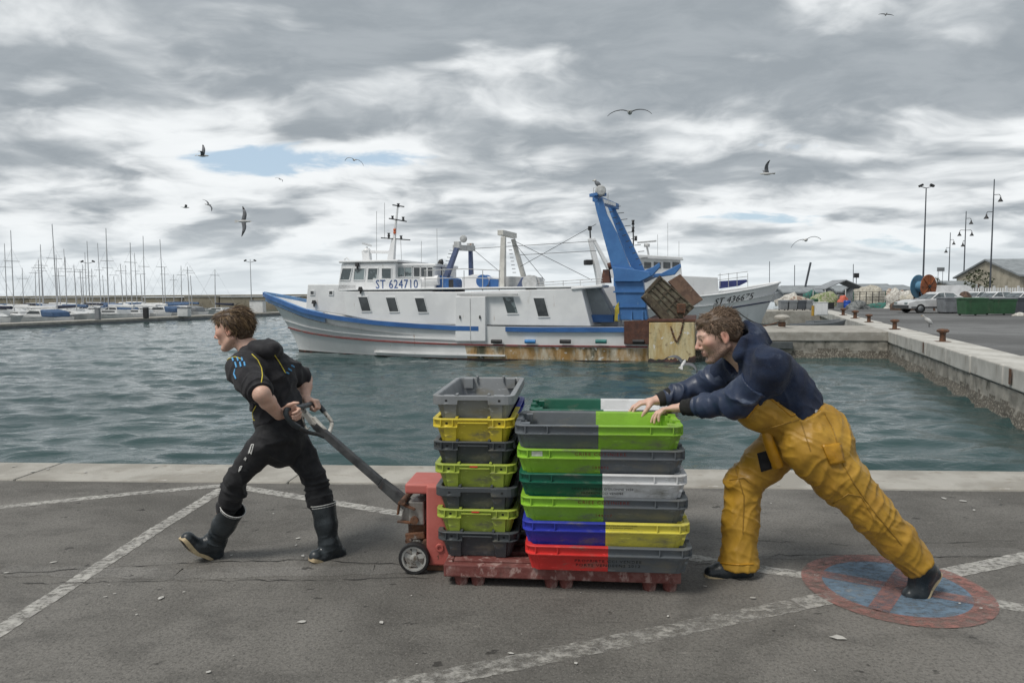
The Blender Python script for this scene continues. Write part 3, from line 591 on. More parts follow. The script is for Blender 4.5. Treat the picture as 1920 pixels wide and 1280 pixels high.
# ================================================================ people: smooth volumes -> one skin
class Vox:
    def __init__(s, lo, hi, h):
        s.o = np.array(lo, float); s.h = h; s.n = np.ceil((np.array(hi) - s.o) / h).astype(int) + 1; s.D = np.full(s.n, 1.0, np.float32)
    def blk(s, lo, hi):
        a = np.clip(np.floor((np.array(lo) - s.o) / s.h).astype(int), 0, s.n); b = np.clip(np.ceil((np.array(hi) - s.o) / s.h).astype(int) + 1, 0, s.n)
        sl = tuple(slice(x, y) for x, y in zip(a, b)); g = [(s.o[i] + s.h * np.arange(a[i], b[i])).astype(np.float32) for i in range(3)]
        return sl, g[0][:, None, None], g[1][None, :, None], g[2][None, None, :]
    def put(s, sl, d, k, sub):
        D = s.D[sl]
        if sub: d = -d; h = np.clip(.5 + .5 * (d - D) / k, 0, 1); s.D[sl] = D * (1 - h) + d * h + k * h * (1 - h)
        else: h = np.clip(.5 + .5 * (d - D) / k, 0, 1); s.D[sl] = d * (1 - h) + D * h - k * h * (1 - h)
    def cone(s, a, b, ra, rb, k=.012, flat=None, sub=False):
        a = np.array(a, float); b = np.array(b, float); m = max(ra, rb) * (1.6 if flat and flat[1] > 1 else 1.0) + k + 2 * s.h + .01
        sl, X, Y, Z = s.blk(np.minimum(a, b) - m, np.maximum(a, b) + m)
        if s.D[sl].size == 0: return s
        px, py, pz = X - a[0], Y - a[1], Z - a[2]; ba = b - a; L = float(ba @ ba)
        if L < 1e-10: hh = 0 * (px + py + pz)
        else: hh = np.clip((px * ba[0] + py * ba[1] + pz * ba[2]) / L, 0, 1)
        qx, qy, qz = px - hh * ba[0], py - hh * ba[1], pz - hh * ba[2]
        if flat:
            ax = np.array(flat[0], float); ax /= np.linalg.norm(ax); sc = 1 / flat[1] - 1; dt = (qx * ax[0] + qy * ax[1] + qz * ax[2]) * sc; qx, qy, qz = qx + ax[0] * dt, qy + ax[1] * dt, qz + ax[2] * dt
        d = np.sqrt(qx * qx + qy * qy + qz * qz) - (ra + (rb - ra) * hh); s.put(sl, d, k, sub); return s
    def ell(s, c, r, M=None, k=.012, sub=False):
        c = np.array(c, float); r = np.array(r, float); m = r.max() + k + 2 * s.h + .01; sl, X, Y, Z = s.blk(c - m, c + m)
        if s.D[sl].size == 0: return s
        px, py, pz = X - c[0], Y - c[1], Z - c[2]
        if M is not None:
            M = np.array(M); px, py, pz = (px * M[0][0] + py * M[0][1] + pz * M[0][2], px * M[1][0] + py * M[1][1] + pz * M[1][2], px * M[2][0] + py * M[2][1] + pz * M[2][2])   # rows of M = local axes
        k0 = np.sqrt((px / r[0]) ** 2 + (py / r[1]) ** 2 + (pz / r[2]) ** 2); k1 = np.sqrt((px / r[0] ** 2) ** 2 + (py / r[1] ** 2) ** 2 + (pz / r[2] ** 2) ** 2)
        d = k0 * (k0 - 1) / np.maximum(k1, 1e-6); s.put(sl, d, k, sub); return s
    def chain(s, pts, rs, k=.012, flat=None, sub=False):
        for i in range(len(pts) - 1): s.cone(pts[i], pts[i + 1], rs[i], rs[i + 1], k, flat, sub)
        return s
    def clip(s, c, n, rad):
        """cut away what lies on the n side of the plane through c, within rad of c"""
        c = np.array(c, float); n = np.array(n, float); n /= np.linalg.norm(n); sl, X, Y, Z = s.blk(c - rad, c + rad)
        d = (X - c[0]) * n[0] + (Y - c[1]) * n[1] + (Z - c[2]) * n[2]; s.D[sl] = np.maximum(s.D[sl], d); return s
    def mesh(s, smooth=1):
        D, o, h = s.D, s.o, s.h; ins = D < 0; c = np.zeros(np.array(D.shape) - 1, np.int8); offs = [(i, j, k) for i in (0, 1) for j in (0, 1) for k in (0, 1)]
        nx, ny, nz = c.shape
        for i, j, k in offs: c += ins[i:i + nx, j:j + ny, k:k + nz]
        act = (c > 0) & (c < 8); idx = np.argwhere(act); vals = np.stack([D[idx[:, 0] + i, idx[:, 1] + j, idx[:, 2] + k] for i, j, k in offs], 1)
        pos = np.zeros((len(idx), 3)); cnt = np.zeros(len(idx)); oa = np.array(offs, float)
        for p in range(8):
            for q in range(p + 1, 8):
                if np.abs(oa[p] - oa[q]).sum() != 1: continue
                va, vb = vals[:, p], vals[:, q]; m = (va < 0) != (vb < 0); tt = np.where(m, va / np.where(m, va - vb, 1), 0)
                pos += m[:, None] * (oa[p] + tt[:, None] * (oa[q] - oa[p])); cnt += m
        v = o + (idx + pos / np.maximum(cnt, 1)[:, None]) * h
        vid = np.full(c.shape, -1, np.int32); vid[act] = np.arange(len(idx)); F = []
        for ax in range(3):
            sA = [slice(1, -1)] * 3; sB = [slice(1, -1)] * 3; sA[ax] = slice(0, -1); sB[ax] = slice(1, None)
            A, B = ins[tuple(sA)], ins[tuple(sB)]; e = np.argwhere(A != B)
            if len(e) == 0: continue
            flip = A[e[:, 0], e[:, 1], e[:, 2]]; e = e + 1; e[:, ax] -= 1; u, w = (ax + 1) % 3, (ax + 2) % 3; q = []
            for du, dw in ((-1, -1), (0, -1), (0, 0), (-1, 0)):
                z = e.copy(); z[:, u] += du; z[:, w] += dw; q.append(vid[z[:, 0], z[:, 1], z[:, 2]])
            q = np.stack(q, 1); q[~flip] = q[~flip][:, ::-1]; F.append(q)
        f = np.concatenate(F); f = f[(f >= 0).all(1)]
        for _ in range(smooth):
            acc = np.zeros_like(v); n = np.zeros(len(v))
            for a, b in ((0, 1), (1, 2), (2, 3), (3, 0)):
                np.add.at(acc, f[:, a], v[f[:, b]]); np.add.at(n, f[:, a], 1); np.add.at(acc, f[:, b], v[f[:, a]]); np.add.at(n, f[:, b], 1)
            v = v * .45 + .55 * acc / np.maximum(n, 1)[:, None]
        return v, f
def vnormals(v, f):
    n = np.cross(v[f[:, 2]] - v[f[:, 0]], v[f[:, 3]] - v[f[:, 1]]); a = np.zeros_like(v)
    for i in range(4): np.add.at(a, f[:, i], n)
    return a / np.maximum(np.linalg.norm(a, axis=1), 1e-9)[:, None]
def folds(v, f, specs):
    """push the surface in and out: specs = (direction across the folds, per metre across, per metre along, amplitude, centre, radius or None, seed)"""
    n = vnormals(v, f); d = np.zeros(len(v))
    for ax, fa, fp, amp, cen, rad, seed in specs:
        a, b, c = [np.array(x) for x in frame_of(Vector(ax))]; q = np.stack([v @ a * fa, v @ b * fp, v @ c * fp], 1) + seed * 7.7
        q = q + .7 * np.stack([vnoise(v * 9 + seed), vnoise(v * 9 + seed + 5), 0 * v[:, 0]], 1)
        r = np.clip(1 - 1.5 * np.abs(vnoise(q)), 0, 1) ** 1.7 * 1.25 - .42
        w = 1.0 if cen is None else np.exp(-((v - np.array(cen)) ** 2).sum(1) / rad ** 2)
        d += amp * r * w
    return v + n * d[:, None]
def skin_obj(name, v, f, mat, parent, col=None, label=None):
    me = npmesh(name, v, f); o = link(name, me, mat, parent, label)
    if col is not None:
        at = me.attributes.new('Col', 'FLOAT_COLOR', 'POINT'); at.data.foreach_set('color', np.concatenate([col, np.ones((len(col), 1))], 1).astype(np.float32).ravel())
    return o
def bvh_of(v, f): return BVHTree.FromPolygons(v.tolist(), f.tolist())
def on_surf(bvh, px, py, off=.002):
    d = ray(px, py).normalized(); h = bvh.ray_cast(C0, d)
    return None if h[0] is None else h[0] + h[1] * (off if h[1].dot(d) < 0 else -off)
def seam(bvh, pts, r, name, mat, parent, off=.0015, n=8, sides=6):
    fine = []
    for (a, b), (c, d) in zip(pts[:-1], pts[1:]): fine += [(a + (c - a) * i / n, b + (d - b) * i / n) for i in range(n)]
    fine.append(pts[-1]); out = [q for q in (on_surf(bvh, x, y, off) for x, y in fine) if q is not None]
    keep = out[:1]
    for q in out[1:]:
        if (q - keep[-1]).length < .06: keep.append(q)
    if len(keep) < 2: return None
    return MB().tube(keep, r, sides).obj(name, mat, parent)
def unit(v): v = np.array(v, float); return v / np.linalg.norm(v)
class Head:
    def __init__(s, c, f, u, sc):
        s.c = np.array(c, float); s.f = unit(f); s.u = np.array(u, float); s.u = unit(s.u - s.f * (s.u @ s.f)); s.l = np.cross(s.u, s.f); s.k = sc; s.M = np.stack([s.f, s.l, s.u])
    def w(s, f, l, u): return s.c + s.k * (f * s.f + l * s.l + u * s.u)
    def loc(s, p): return (np.asarray(p) - s.c) @ s.M.T / s.k
    def build(s, V, jaw=1.0, nose=1.0):
        k = s.k; E = lambda c, r, kk=.012, sub=False: V.ell(s.w(*c), np.array(r) * k, s.M, kk, sub)
        Cn = lambda a, b, ra, rb, kk=.01, sub=False: V.cone(s.w(*a), s.w(*b), ra * k, rb * k, kk, None, sub)
        E((-.018, 0, .036), (.096, .075, .082)); E((.022, 0, .0), (.070, .064, .080), .02); E((.030, 0, -.042), (.052, .052 * jaw, .058), .02)
        for q in (-1, 1):
            Cn((-.012, q * .054 * jaw, -.048), (.062, q * .018 * jaw, -.093), .020, .019, .016); E((.060, q * .042, -.006), (.024, .022, .022), .02)
            E((.090, q * .031, .012), (.012, .017, .011), .014, True); E((.0755, q * .031, .011), (.0125, .0125, .0125), .004)
            Cn((.083, q * .012, .029), (.070, q * .044, .030), .0085, .008, .014)
            E((.093, q * .0125, -.0285), (.010, .0085, .0085), .005)
            e = Matrix.Rotation(R(12), 3, 'X'); E((-.012, q * .0755, -.002), (.019, .0085, .032), .004); E((-.010, q * .086, .002), (.0105, .008, .020), .004, True); E((-.006, q * .078, -.028), (.008, .006, .010), .004)
        Cn((.084, 0, .024), (.105 + .004 * nose, 0, -.018), .0075, .0095, .008); E((.106 + .004 * nose, 0, -.0215), (.0115, .0115, .0100), .006)
        E((.078, 0, -.058), (.016, .026, .022), .014); Cn((.0885, -.018, -.0525), (.0885, .018, -.0525), .0062, .0062, .005); Cn((.0945, 0, -.051), (.0945, 0, -.051), .0055, .005, .005)
        Cn((.0875, -.016, -.0655), (.0875, .016, -.0655), .0070, .0070, .005); V.ell(s.w(.101, 0, -.0592), np.array((.012, .023, .0015)) * k, s.M, .003, True)
        E((.074, 0, -.096), (.019, .021, .017), .014); E((.085, 0, -.080), (.008, .02, .006), .01, True)
    def colour(s, v, base, lip=(.36, .12, .10), stub=0.0, brow=(.06, .038, .024)):
        q = s.loc(v); c = np.tile(np.array(base), (len(v), 1)).astype(float); inh = (np.abs(q) < .16).all(1)
        c *= (1 + .10 * vnoise(v * 45) + .06 * vnoise(v * 130))[:, None]
        def blend(m, col): c[:] = c * (1 - m[:, None]) + np.array(col) * m[:, None]
        g = lambda cc, r: np.exp(-(((q - np.array(cc)) / np.array(r)) ** 2).sum(1)) * inh
        red = np.array(base) * np.array((1.05, .72, .66))
        for sg in (-1, 1): blend(np.clip(g((.065, sg * .045, -.012), (.03, .025, .025)) * .7, 0, 1), red); blend(np.clip(g((-.012, sg * .08, -.002), (.024, .016, .036)) * .85, 0, 1), red)
        blend(np.clip(g((.108, 0, -.02), (.016, .016, .014)) * .7, 0, 1), red)
        if stub:
            m = np.clip(g((.055, 0, -.085), (.060, .09, .050)) * 1.9 + g((.0, .055, -.06), (.04, .03, .04)) + g((.0, -.055, -.06), (.04, .03, .04)), 0, 1) * stub * (.75 + .4 * vnoise(v * 300)); blend(np.clip(m, 0, .85), (.115, .078, .060))
        blend(np.clip(1.6 * g((.095, 0, -.0585), (.016, .019, .0105)), 0, 1) * .8, lip)
        for sg in (-1, 1):
            eb = inh & (np.abs(q[:, 2] - (.0315 - .06 * np.maximum(0, np.abs(q[:, 1]) - .034))) < .0042) & (q[:, 1] * sg > .010) & (q[:, 1] * sg < .041) & (q[:, 0] > .05); blend(eb * .6, brow)
            ey = inh & ((np.abs(q[:, 2] - .0112) < .0040)) & (np.abs(q[:, 1] - sg * .031) < .0105) & (q[:, 0] > .080); blend(ey * .45, (.30, .22, .18))
            ir = ey & (np.abs(q[:, 1] - sg * .032) < .0058) | (inh & (np.abs(q[:, 2] - .0112) < .0062) & (np.abs(q[:, 2] - .0112) > .0045) & (np.abs(q[:, 1] - sg * .031) < .0095) & (q[:, 0] > .079)); blend(ir * .75, (.06, .045, .035))
        return np.clip(c, 0, 1)
def hand(V, wrist, d, m, side, curl, sc=1.0, thumb=(.5, .5), spread=.10, wr=.026):
    """d: wrist -> knuckles, m: the way the palm faces, side: unit vector to the thumb; curl: (knuckle, middle, tip) degrees per finger"""
    w = np.array(wrist, float); d = unit(d); m = np.array(m, float); m = unit(m - d * (m @ d)); t = np.cross(d, m); t = t if t @ np.array(side) > 0 else -t
    L = .082 * sc; offs = (.030, .010, -.010, -.028); lens = ((.042, .026, .021), (.046, .030, .022), (.043, .028, .021), (.034, .021, .019))
    for i in range(4):
        kn = w + d * L * (1 - .035 * abs(i - 1)) + t * offs[i] * sc
        V.cone(w + t * offs[i] * .55 * sc + d * .004, kn, .0165 * sc, .0118 * sc, .012, (m, .85))
        a = 0.0; p = kn; sp = (1.5 - i) * spread
        for j in range(3):
            a += R(curl[i][j]); dirn = unit(d * math.cos(a) + m * math.sin(a) + t * sp * math.cos(a)); q = p + dirn * lens[i][j] * sc; r0 = (.0098, .0088, .0080)[j] * sc; V.cone(p, q, r0, r0 * .9, .0035); p = q
    b = w + d * .022 * sc + t * .022 * sc; k1 = b + unit(d * .62 + t * .62 + m * thumb[0]) * .042 * sc; k2 = k1 + unit(d * .85 + t * .25 + m * thumb[1]) * .032 * sc; k3 = k2 + unit(d * .9 + t * .05 + m * (thumb[1] + .2)) * .026 * sc
    V.cone(b, k1, .0175 * sc, .0125 * sc, .012); V.cone(k1, k2, .0115 * sc, .0100 * sc, .004); V.cone(k2, k3, .0100 * sc, .0078 * sc, .003)
    V.cone(w - d * .02 * sc, w + d * .03 * sc, wr * sc, wr * 1.05 * sc, .012, (m, .75))
def strands(H, n, root_ok, flow, length, r0, cols, seed, curl=.35, up=.25, seg=6, rand=.2):
    g = np.random.default_rng(seed); pts = []
    while len(pts) < n:
        x = g.normal(size=3); x /= np.linalg.norm(x); p = np.array((-.018, 0, .036)) + x * np.array((.097, .076, .084))
        if root_ok(p, g): pts.append((p, x / np.array((.097, .076, .084))))
    V, F, C = [], [], []
    for p, nn in pts:
        nn = nn / np.linalg.norm(nn); fl = np.array(flow(p, g)); fl = fl - nn * (fl @ nn) * .85; fl = fl / max(1e-6, np.linalg.norm(fl)); d = nn * up * g.uniform(.2, 1.5) + fl + g.normal(size=3) * rand; d /= np.linalg.norm(d)
        Ln = length(p, g); bend = g.normal(size=3) * curl; q = p - nn * .006; base = len(V); col = np.array(cols[g.integers(len(cols))]) * g.uniform(.75, 1.25); s1 = np.cross(d, nn); s1 /= max(1e-6, np.linalg.norm(s1)); s2 = np.cross(d, s1); rr = r0 * g.uniform(.7, 1.4)
        for k in range(seg):
            r = rr * (1 - (k / (seg - 1)) ** 2 * .92)
            for a in (0, 2.094, 4.189): V.append(H.w(*(q + r * (s1 * math.cos(a) + s2 * math.sin(a))))); C.append(col)
            e_ = (q - np.array((-.018, 0, .036))) / np.array((.097, .076, .084)) ** 2; e_ /= np.linalg.norm(e_); d = d + bend * (1.6 / seg) - e_ * max(0, d @ e_) * 2.2 / seg - np.array((0, 0, .25)) / seg; d /= np.linalg.norm(d); q = q + d * Ln / (seg - 1)
            e = (q - np.array((-.018, 0, .036))) / np.array((.097, .076, .084)); el = np.linalg.norm(e)
            if el < 1.03: q = np.array((-.018, 0, .036)) + e / el * 1.03 * np.array((.097, .076, .084))
        for k in range(seg - 1):
            for a in range(3): F.append((base + k * 3 + a, base + k * 3 + (a + 1) % 3, base + k * 3 + 3 + (a + 1) % 3, base + k * 3 + 3 + a))
    return np.array(V), np.array(F), np.array(C)
def hair_obj(H, parent, cap, n, root_ok, flow, length, r0, cols, seed, extra=None, **kw):
    V = Vox(H.c - .17, H.c + .19, .004)
    for c, r in cap: V.ell(H.w(*c), np.array(r) * H.k, H.M, .012)
    for c, r in (extra or []): V.ell(H.w(*c), np.array(r) * H.k, H.M, .012, True)
    v, f = V.mesh(1); nn = vnormals(v, f); v = v + nn * (.006 * vnoise(H.loc(v) * np.array((28, 60, 60))) )[:, None]
    c0 = np.tile(np.array(cols[0]) * .8, (len(v), 1)) * (1 + .4 * vnoise(H.loc(v) * np.array((40, 160, 160))))[:, None]
    sv, sf, sc = strands(H, n, root_ok, flow, length, r0, cols, seed, **kw)
    return skin_obj('hair', np.concatenate([v, sv]), np.concatenate([f, sf + len(v)]), M_hair, parent, np.concatenate([c0, sc]))
def sole(path, up, mat, parent, th=.020):
    """path: (point, half width) from heel to toe along the underside"""
    P_ = [np.array(p, float) for p, _ in path]; ws = [w for _, w in path]; up = unit(up); n = len(P_); rows = []
    fine = spl([Vector(p) for p in P_], 5); wf = np.interp(np.linspace(0, n - 1, len(fine)), range(n), ws); mb = MB(); m = len(fine)
    for i, p in enumerate(fine):
        tdir = (fine[min(i + 1, m - 1)] - fine[max(0, i - 1)]).normalized(); u = Vector(up); u = (u - tdir * u.dot(tdir)).normalized(); s_ = tdir.cross(u); w = wf[i] * (.35 if i in (0, m - 1) else (.8 if i in (1, m - 2) else 1)); h = th * (1.35 if i < m * .3 else 1.0)
        rows.append([p + s_ * w * .96, p + s_ * w + u * h * .5, p + s_ * w * .97 + u * h, p - s_ * w * .97 + u * h, p - s_ * w + u * h * .5, p - s_ * w * .96])
    mb.grid(rows, True, wrap=True); mb.add(rows[0], [tuple(range(6))]); mb.add(rows[-1], [tuple(range(6))]); return mb.obj('sole', mat, parent, sharp=50)
M_skin = pm('skin', (.5, .3, .2), .50, attr='Col', bump=.10, bs=320, rvar=0); M_skin.node_tree.nodes['Principled BSDF'].inputs['Subsurface Weight'].default_value = .12; M_skin.node_tree.nodes['Principled BSDF'].inputs['Subsurface Radius'].default_value = (.012, .005, .003)
M_hair = pm('hair_strands', (.1, .06, .03), .52, attr='Col', rvar=0)
M_black = pm('black_jersey', (.012, .0118, .0145), .9, col2=(.019, .0185, .022), vs=11, bump=.25, bs=260, sheen=.05)
M_trk = pm('black_track_fabric', (.0085, .009, .011), .85, col2=(.013, .0135, .016), vs=11, bump=.2, bs=260, sheen=.05)
M_navy = pm('navy_fleece', (.0055, .0125, .036), .95, col2=(.009, .020, .052), vs=16, bump=.5, bs=190, sheen=.06, dirts=[((.22, .24, .27), 75, .715, .74, (1, 1, 1)), ((.05, .065, .10), 9, .60, .74, (1, 1, 1))])
M_slv = pm('navy_oilskin', (.014, .025, .058), .46, col2=(.024, .038, .078), vs=12, bump=.2, bs=28, dirts=[((.08, .105, .16), 7, .60, .72, (1, 1, 2)), ((.30, .32, .34), 60, .73, .75, (1, 1, 1))])
M_cuff = pm('black_knit', (.016, .016, .017), .95, bump=.5, bs=240)
M_oil = pm('yellow_oilskin', (.43, .245, .026), .55, col2=(.33, .18, .018), vs=6, bump=.3, bs=24, dirts=[((.24, .13, .02), 4.5, .54, .74, (1, 1, .7)), ((.62, .36, .05), 9, .66, .76, (.7, 1, 1)), ((.045, .03, .012), 7, .71, .76, (1, 1, 1))])
M_boot = pm('dark_rubber_boot', (.012, .017, .021), .36, col2=(.026, .033, .038), vs=9, bump=.15, bs=40, dirts=[((.065, .075, .085), 8, .60, .72, (1, 1, 2))])
M_sole = pm('cream_rubber', (.50, .40, .24), .65, col2=(.36, .28, .17), vs=16, dirts=[((.14, .11, .08), 12, .58, .70, (1, 1, 1))])
M_white = pm('white_print', (.62, .62, .60), .6, vs=60); M_ylw = pm('yellow_piping', (.62, .52, .06), .6, vs=60); M_cyan = pm('light_blue_print', (.10, .36, .66), .6, vs=60)
q_ = lambda px, py, Y: np.array(P(px, py, Y))
# ---------------------------------------------------------------- the young man who pulls
def puller():
    t = thing('person', 'young man with windblown brown hair in black hoodie and rubber boots, pulling the truck', 'person', (-1.25, 3.85, 0), 0, None)
    TI = np.array(t.location); H = Head(q_(437, 618, 3.90), (-.97, .10, -.20), (-.16, .05, 1), .98)
    Ls, Rs = q_(456, 692, 3.74), q_(522, 685, 3.97); Le, Re = q_(490, 738, 3.53), q_(571, 712, 4.12); Lw, Rw = q_(523, 778, 3.70), q_(572, 748, 4.03)
    nk = q_(476, 662, 3.90); ch = q_(500, 705, 3.88); ws = q_(522, 772, 3.885); pv = q_(530, 806, 3.885)
    Lh, Rh = q_(512, 818, 3.80), q_(545, 816, 3.97); Lk, Rk = q_(446, 893, 3.76), q_(592, 902, 3.93); La, Ra = q_(404, 1012, 3.86), q_(617, 1020, 3.87)
    tf = unit((-.73, .68, -.25)); sh = unit(Rs - Ls); pf = unit((-.95, .25, 0))
    V = Vox((-1.95, 3.38, -.02), (-.80, 4.38, 1.52), .0042)
    V.cone(H.w(-.022, 0, -.055), nk, .048, .056, .02); H.build(V, .97, 1.0)
    V.chain([nk, ch, ws, pv], [.07, .115, .10, .11], .04, (tf, .7)); V.cone(Ls, Rs, .06, .06, .03)
    for s_, e_, w_ in ((Ls, Le, Lw), (Rs, Re, Rw)): V.cone(s_, e_, .052, .042, .02); V.cone(e_, e_ + (w_ - e_) * .35, .042, .041, .02); V.cone(e_ + (w_ - e_) * .35, w_, .041, .027, .015)
    for h_, k_, a_ in ((Lh, Lk, La), (Rh, Rk, Ra)): V.chain([h_, k_, a_], [.08, .05, .04], .03)
    V.cone(La, q_(378, 1024, 3.84), .035, .02); V.cone(Ra, q_(605, 1038, 3.86), .033, .018)
    gl, gr = np.array(GRIP_L), np.array(GRIP_R)
    hand(V, q_(529, 775, 3.705), (1, .10, .16), (.05, -.82, -.45), (0, 0, 1), [(48, 75, 45), (55, 80, 45), (58, 82, 45), (60, 80, 45)], .95, (.1, .05), .02)
    hand(V, q_(570, 748, 4.02), (.88, -.15, -.12), (-.25, -.1, -.95), (0, -1, .2), [(55, 78, 50), (58, 80, 50), (58, 80, 50), (60, 80, 50)], .95, (.5, .4), .02)
    v, f = V.mesh(1); skin_obj('body', v - TI, f, M_skin, t, H.colour(v, (.60, .385, .30), brow=(.075, .048, .030)))
    # hoodie
    V = Vox((-1.75, 3.35, .60), (-.80, 4.40, 1.36), .005)
    V.cone(q_(480, 672, 3.90), ch, .085, .148, .05, (tf, .70)); V.cone(ch, ws, .152, .134, .05, (tf, .72)); V.cone(ws, q_(527, 803, 3.885), .138, .142, .04, (tf, .76)); V.cone(q_(526, 806, 3.885), q_(528, 812, 3.885), .128, .126, .015, (tf, .8))
    V.cone(Ls, Rs, .066, .056, .05); V.cone(nk, Ls, .062, .075, .05); V.cone(nk, Rs, .058, .058, .05)
    Lq = Ls + (Le - Ls) * .86; Rq = Rs + (Re - Rs) * .80
    V.chain([Ls, Ls + (Lq - Ls) * .5, Lq], [.074, .070, .062], .04); V.chain([Rs, Rs + (Rq - Rs) * .5, Rq], [.062, .060, .056], .04)
    for s_, q in ((Ls, Lq), (Rs, Rq)):
        dd = unit(q - s_); V.cone(q - dd * .03, q - dd * .026, .066, .066, .012); V.cone(q + dd * .005, q + dd * .008, .061, .061, .008); V.clip(q + dd * .040, dd, .12)
    v0 = np.array(H.l)
    V.ell(q_(499, 654, 3.88), (.098, .115, .056), np.stack([unit((.90, .10, -.26)), unit((-.1, 1, 0)), unit((.26, 0, .9))]), .006)
    V.cone(q_(494, 638, 3.90), q_(504, 646, 3.90), .014, .034, .03); V.cone(q_(514, 653, 3.82), q_(514, 655, 3.95), .036, .034, .015)
    V.ell(q_(474, 631, 3.90), (.075, .085, .050), np.stack([unit((.90, .10, -.20)), unit((-.1, 1, 0)), unit((.20, 0, .9))]), .012, True)
    V.cone(q_(466, 634, 3.90), q_(472, 652, 3.90), .070, .058, .012, None, True)
    v, f = V.mesh(2); ta = unit(Lq - Ls)
    v = folds(v, f, [((.4, 0, -.9), 9, 5, .013, ch, .35, 1), ((.35, 0, -.9), 15, 4, .016, ws, .14, 2), (tuple(ta), 32, 9, .018, Lq, .085, 3), (tuple(unit(Rq - Rs)), 32, 9, .018, Rq, .085, 4), ((1, .6, .2), 11, 3.5, .014, q_(510, 740, 3.75), .2, 5), ((.9, 0, .3), 26, 8, .005, q_(505, 655, 3.9), .10, 6)])
    skin_obj('hoodie', v - TI, f, M_black, t); B = bvh_of(v, f)
    def sm(pts, r, name, m, **k):
        o = seam(B, pts, r, name, m, t, **k)
        if o: o.data.transform(Matrix.Translation(-t.location))
    sm([(472, 664), (483, 675), (490, 690), (492, 704), (490, 717)], .0030, 'piping', M_ylw); sm([(515, 666), (524, 680), (531, 692), (535, 699)], .0030, 'piping', M_ylw)
    sm([(421, 680), (430, 672), (441, 669), (453, 673)], .0030, 'piping', M_ylw); sm([(480, 760), (474, 772), (469, 778), (470, 785), (478, 788)], .0022, 'piping', M_ylw)
    for ox in (0, 9, 17):
        sm([(436 + ox, 671), (438 + ox, 677)], .0050, 'sleeve_stripe', M_cyan); sm([(441 + ox, 679), (444 + ox * .9, 689 - ox * .15)], .0048, 'sleeve_stripe', M_cyan)
    sm([(441, 692), (439, 701), (443, 710)], .0042, 'sleeve_stripe', M_cyan)
    for a in (((546, 685), (551, 688)), ((540, 691), (546, 695)), ((536, 698), (541, 700))): sm(list(a), .0045, 'sleeve_stripe', M_cyan)
    # trousers
    V = Vox((-1.75, 3.45, .18), (-.80, 4.25, .92), .005)
    V.ell(q_(527, 818, 3.885), (.122, .145, .105), None, .02); V.cone(q_(524, 800, 3.885), q_(527, 830, 3.885), .135, .14, .03, (pf, .85))
    V.chain([Lh, Lh + (Lk - Lh) * .5, Lk, Lk + (La - Lk) * .30, Lk + (La - Lk) * .52], [.092, .074, .062, .060, .056], .02); V.chain([Rh, Rh + (Rk - Rh) * .5, Rk, Rk + (Ra - Rk) * .30, Rk + (Ra - Rk) * .48], [.090, .072, .060, .058, .055], .02)
    v, f = V.mesh(2); lt = tuple(unit(La - Lk)); rt = tuple(unit(Ra - Rk))
    v = folds(v, f, [(lt, 28, 8, .020, Lk + (La - Lk) * .2, .13, 11), (rt, 28, 8, .018, Rk + (Ra - Rk) * .15, .12, 12), ((.5, 0, .8), 13, 5, .016, q_(525, 850, 3.8), .16, 13), ((.7, 0, .7), 10, 4, .010, None, 1, 14)])
    skin_obj('trousers', v - TI, f, M_trk, t); B2 = bvh_of(v, f); B = B2
    for pl_ in ([(466, 850), (470, 838)], [(471, 851), (476, 833), (472, 833), (468, 848), (472, 849)], [(458, 861), (461, 857)], [(460, 863), (462, 858)], [(448, 884), (450, 875), (454, 873), (451, 880), (449, 882)]): sm(pl_, .0030, 'lettering', M_white, n=4)
    # boots
    for nm, top, kdir, ank, heel, ball, toe, Kn in (('boot', q_(437, 952, 3.80), None, La, q_(404, 1040, 3.875), q_(368, 1025, 3.80), q_(352, 1009, 3.765), Lk), ('boot', q_(606, 944, 3.895), None, Ra, q_(634, 1038, 3.90), q_(604, 1044, 3.835), q_(592, 1042, 3.80), Rk)):
        lo = np.minimum.reduce([top, ank, heel, ball, toe]) - .12; hi = np.maximum.reduce([top, ank, heel, ball, toe]) + .12; V = Vox(lo, hi, .004); ax = unit(top - ank)
        V.chain([top, top + (ank - top) * .5, ank], [.070, .062, .050], .02); V.cone(ank, heel + (0, 0, .01), .050, .043, .03); V.cone(ank + (0, 0, -.015), ball, .048, .040, .03); V.cone(ball, toe, .043, .037, .015); V.cone(heel, ball, .038, .040, .02)
        V.clip(top, ax, .14); V.cone(top + ax * .03, top - ax * .05, .068, .060, .004, None, True)
        up = unit(np.cross(toe - heel, np.cross((0, 0, 1), toe - heel))); so_n = -up
        V.clip(ball + so_n * .032, so_n, .20)
        v, f = V.mesh(1); v = folds(v, f, [(tuple(ax), 38, 9, .007, ank + ax * .03, .075, 21)]); bt = skin_obj(nm, v - TI, f, M_boot, t)
        hb, bb, tb = heel + so_n * .034, ball + so_n * .036, toe + so_n * .030; dv = unit(tb - hb)
        o = sole([(hb - dv * .042 - TI, .030), (hb - dv * .01 - TI, .036), ((hb + bb) / 2 - TI, .037), (bb - TI, .047), (tb + dv * .01 - TI, .041), (tb + dv * .036 + up * .006 - TI, .026)], up, M_sole, bt)
        for off, rr_ in ((.0, .0028), (-.012, .0026)):
            c = top + ax * off; _, s1, s2 = frame_of(Vector(ax)); R_ = .0715 - (.004 if off else 0)
            ring = MB().tube([Vector(c - TI) + (s1 * math.cos(a) + s2 * math.sin(a)) * R_ for a in np.linspace(0, 2 * math.pi, 28)], rr_, 6); ring.obj('boot_band', M_white, bt)
    # hair: windswept forward and up, longer at the nape
    def ok(p, g):
        f_, l_, u_ = p
        return u_ > (.080 if f_ > .050 else (.058 if f_ > .018 else (.018 if f_ > -.03 else -.062))) - g.uniform(0, .012)
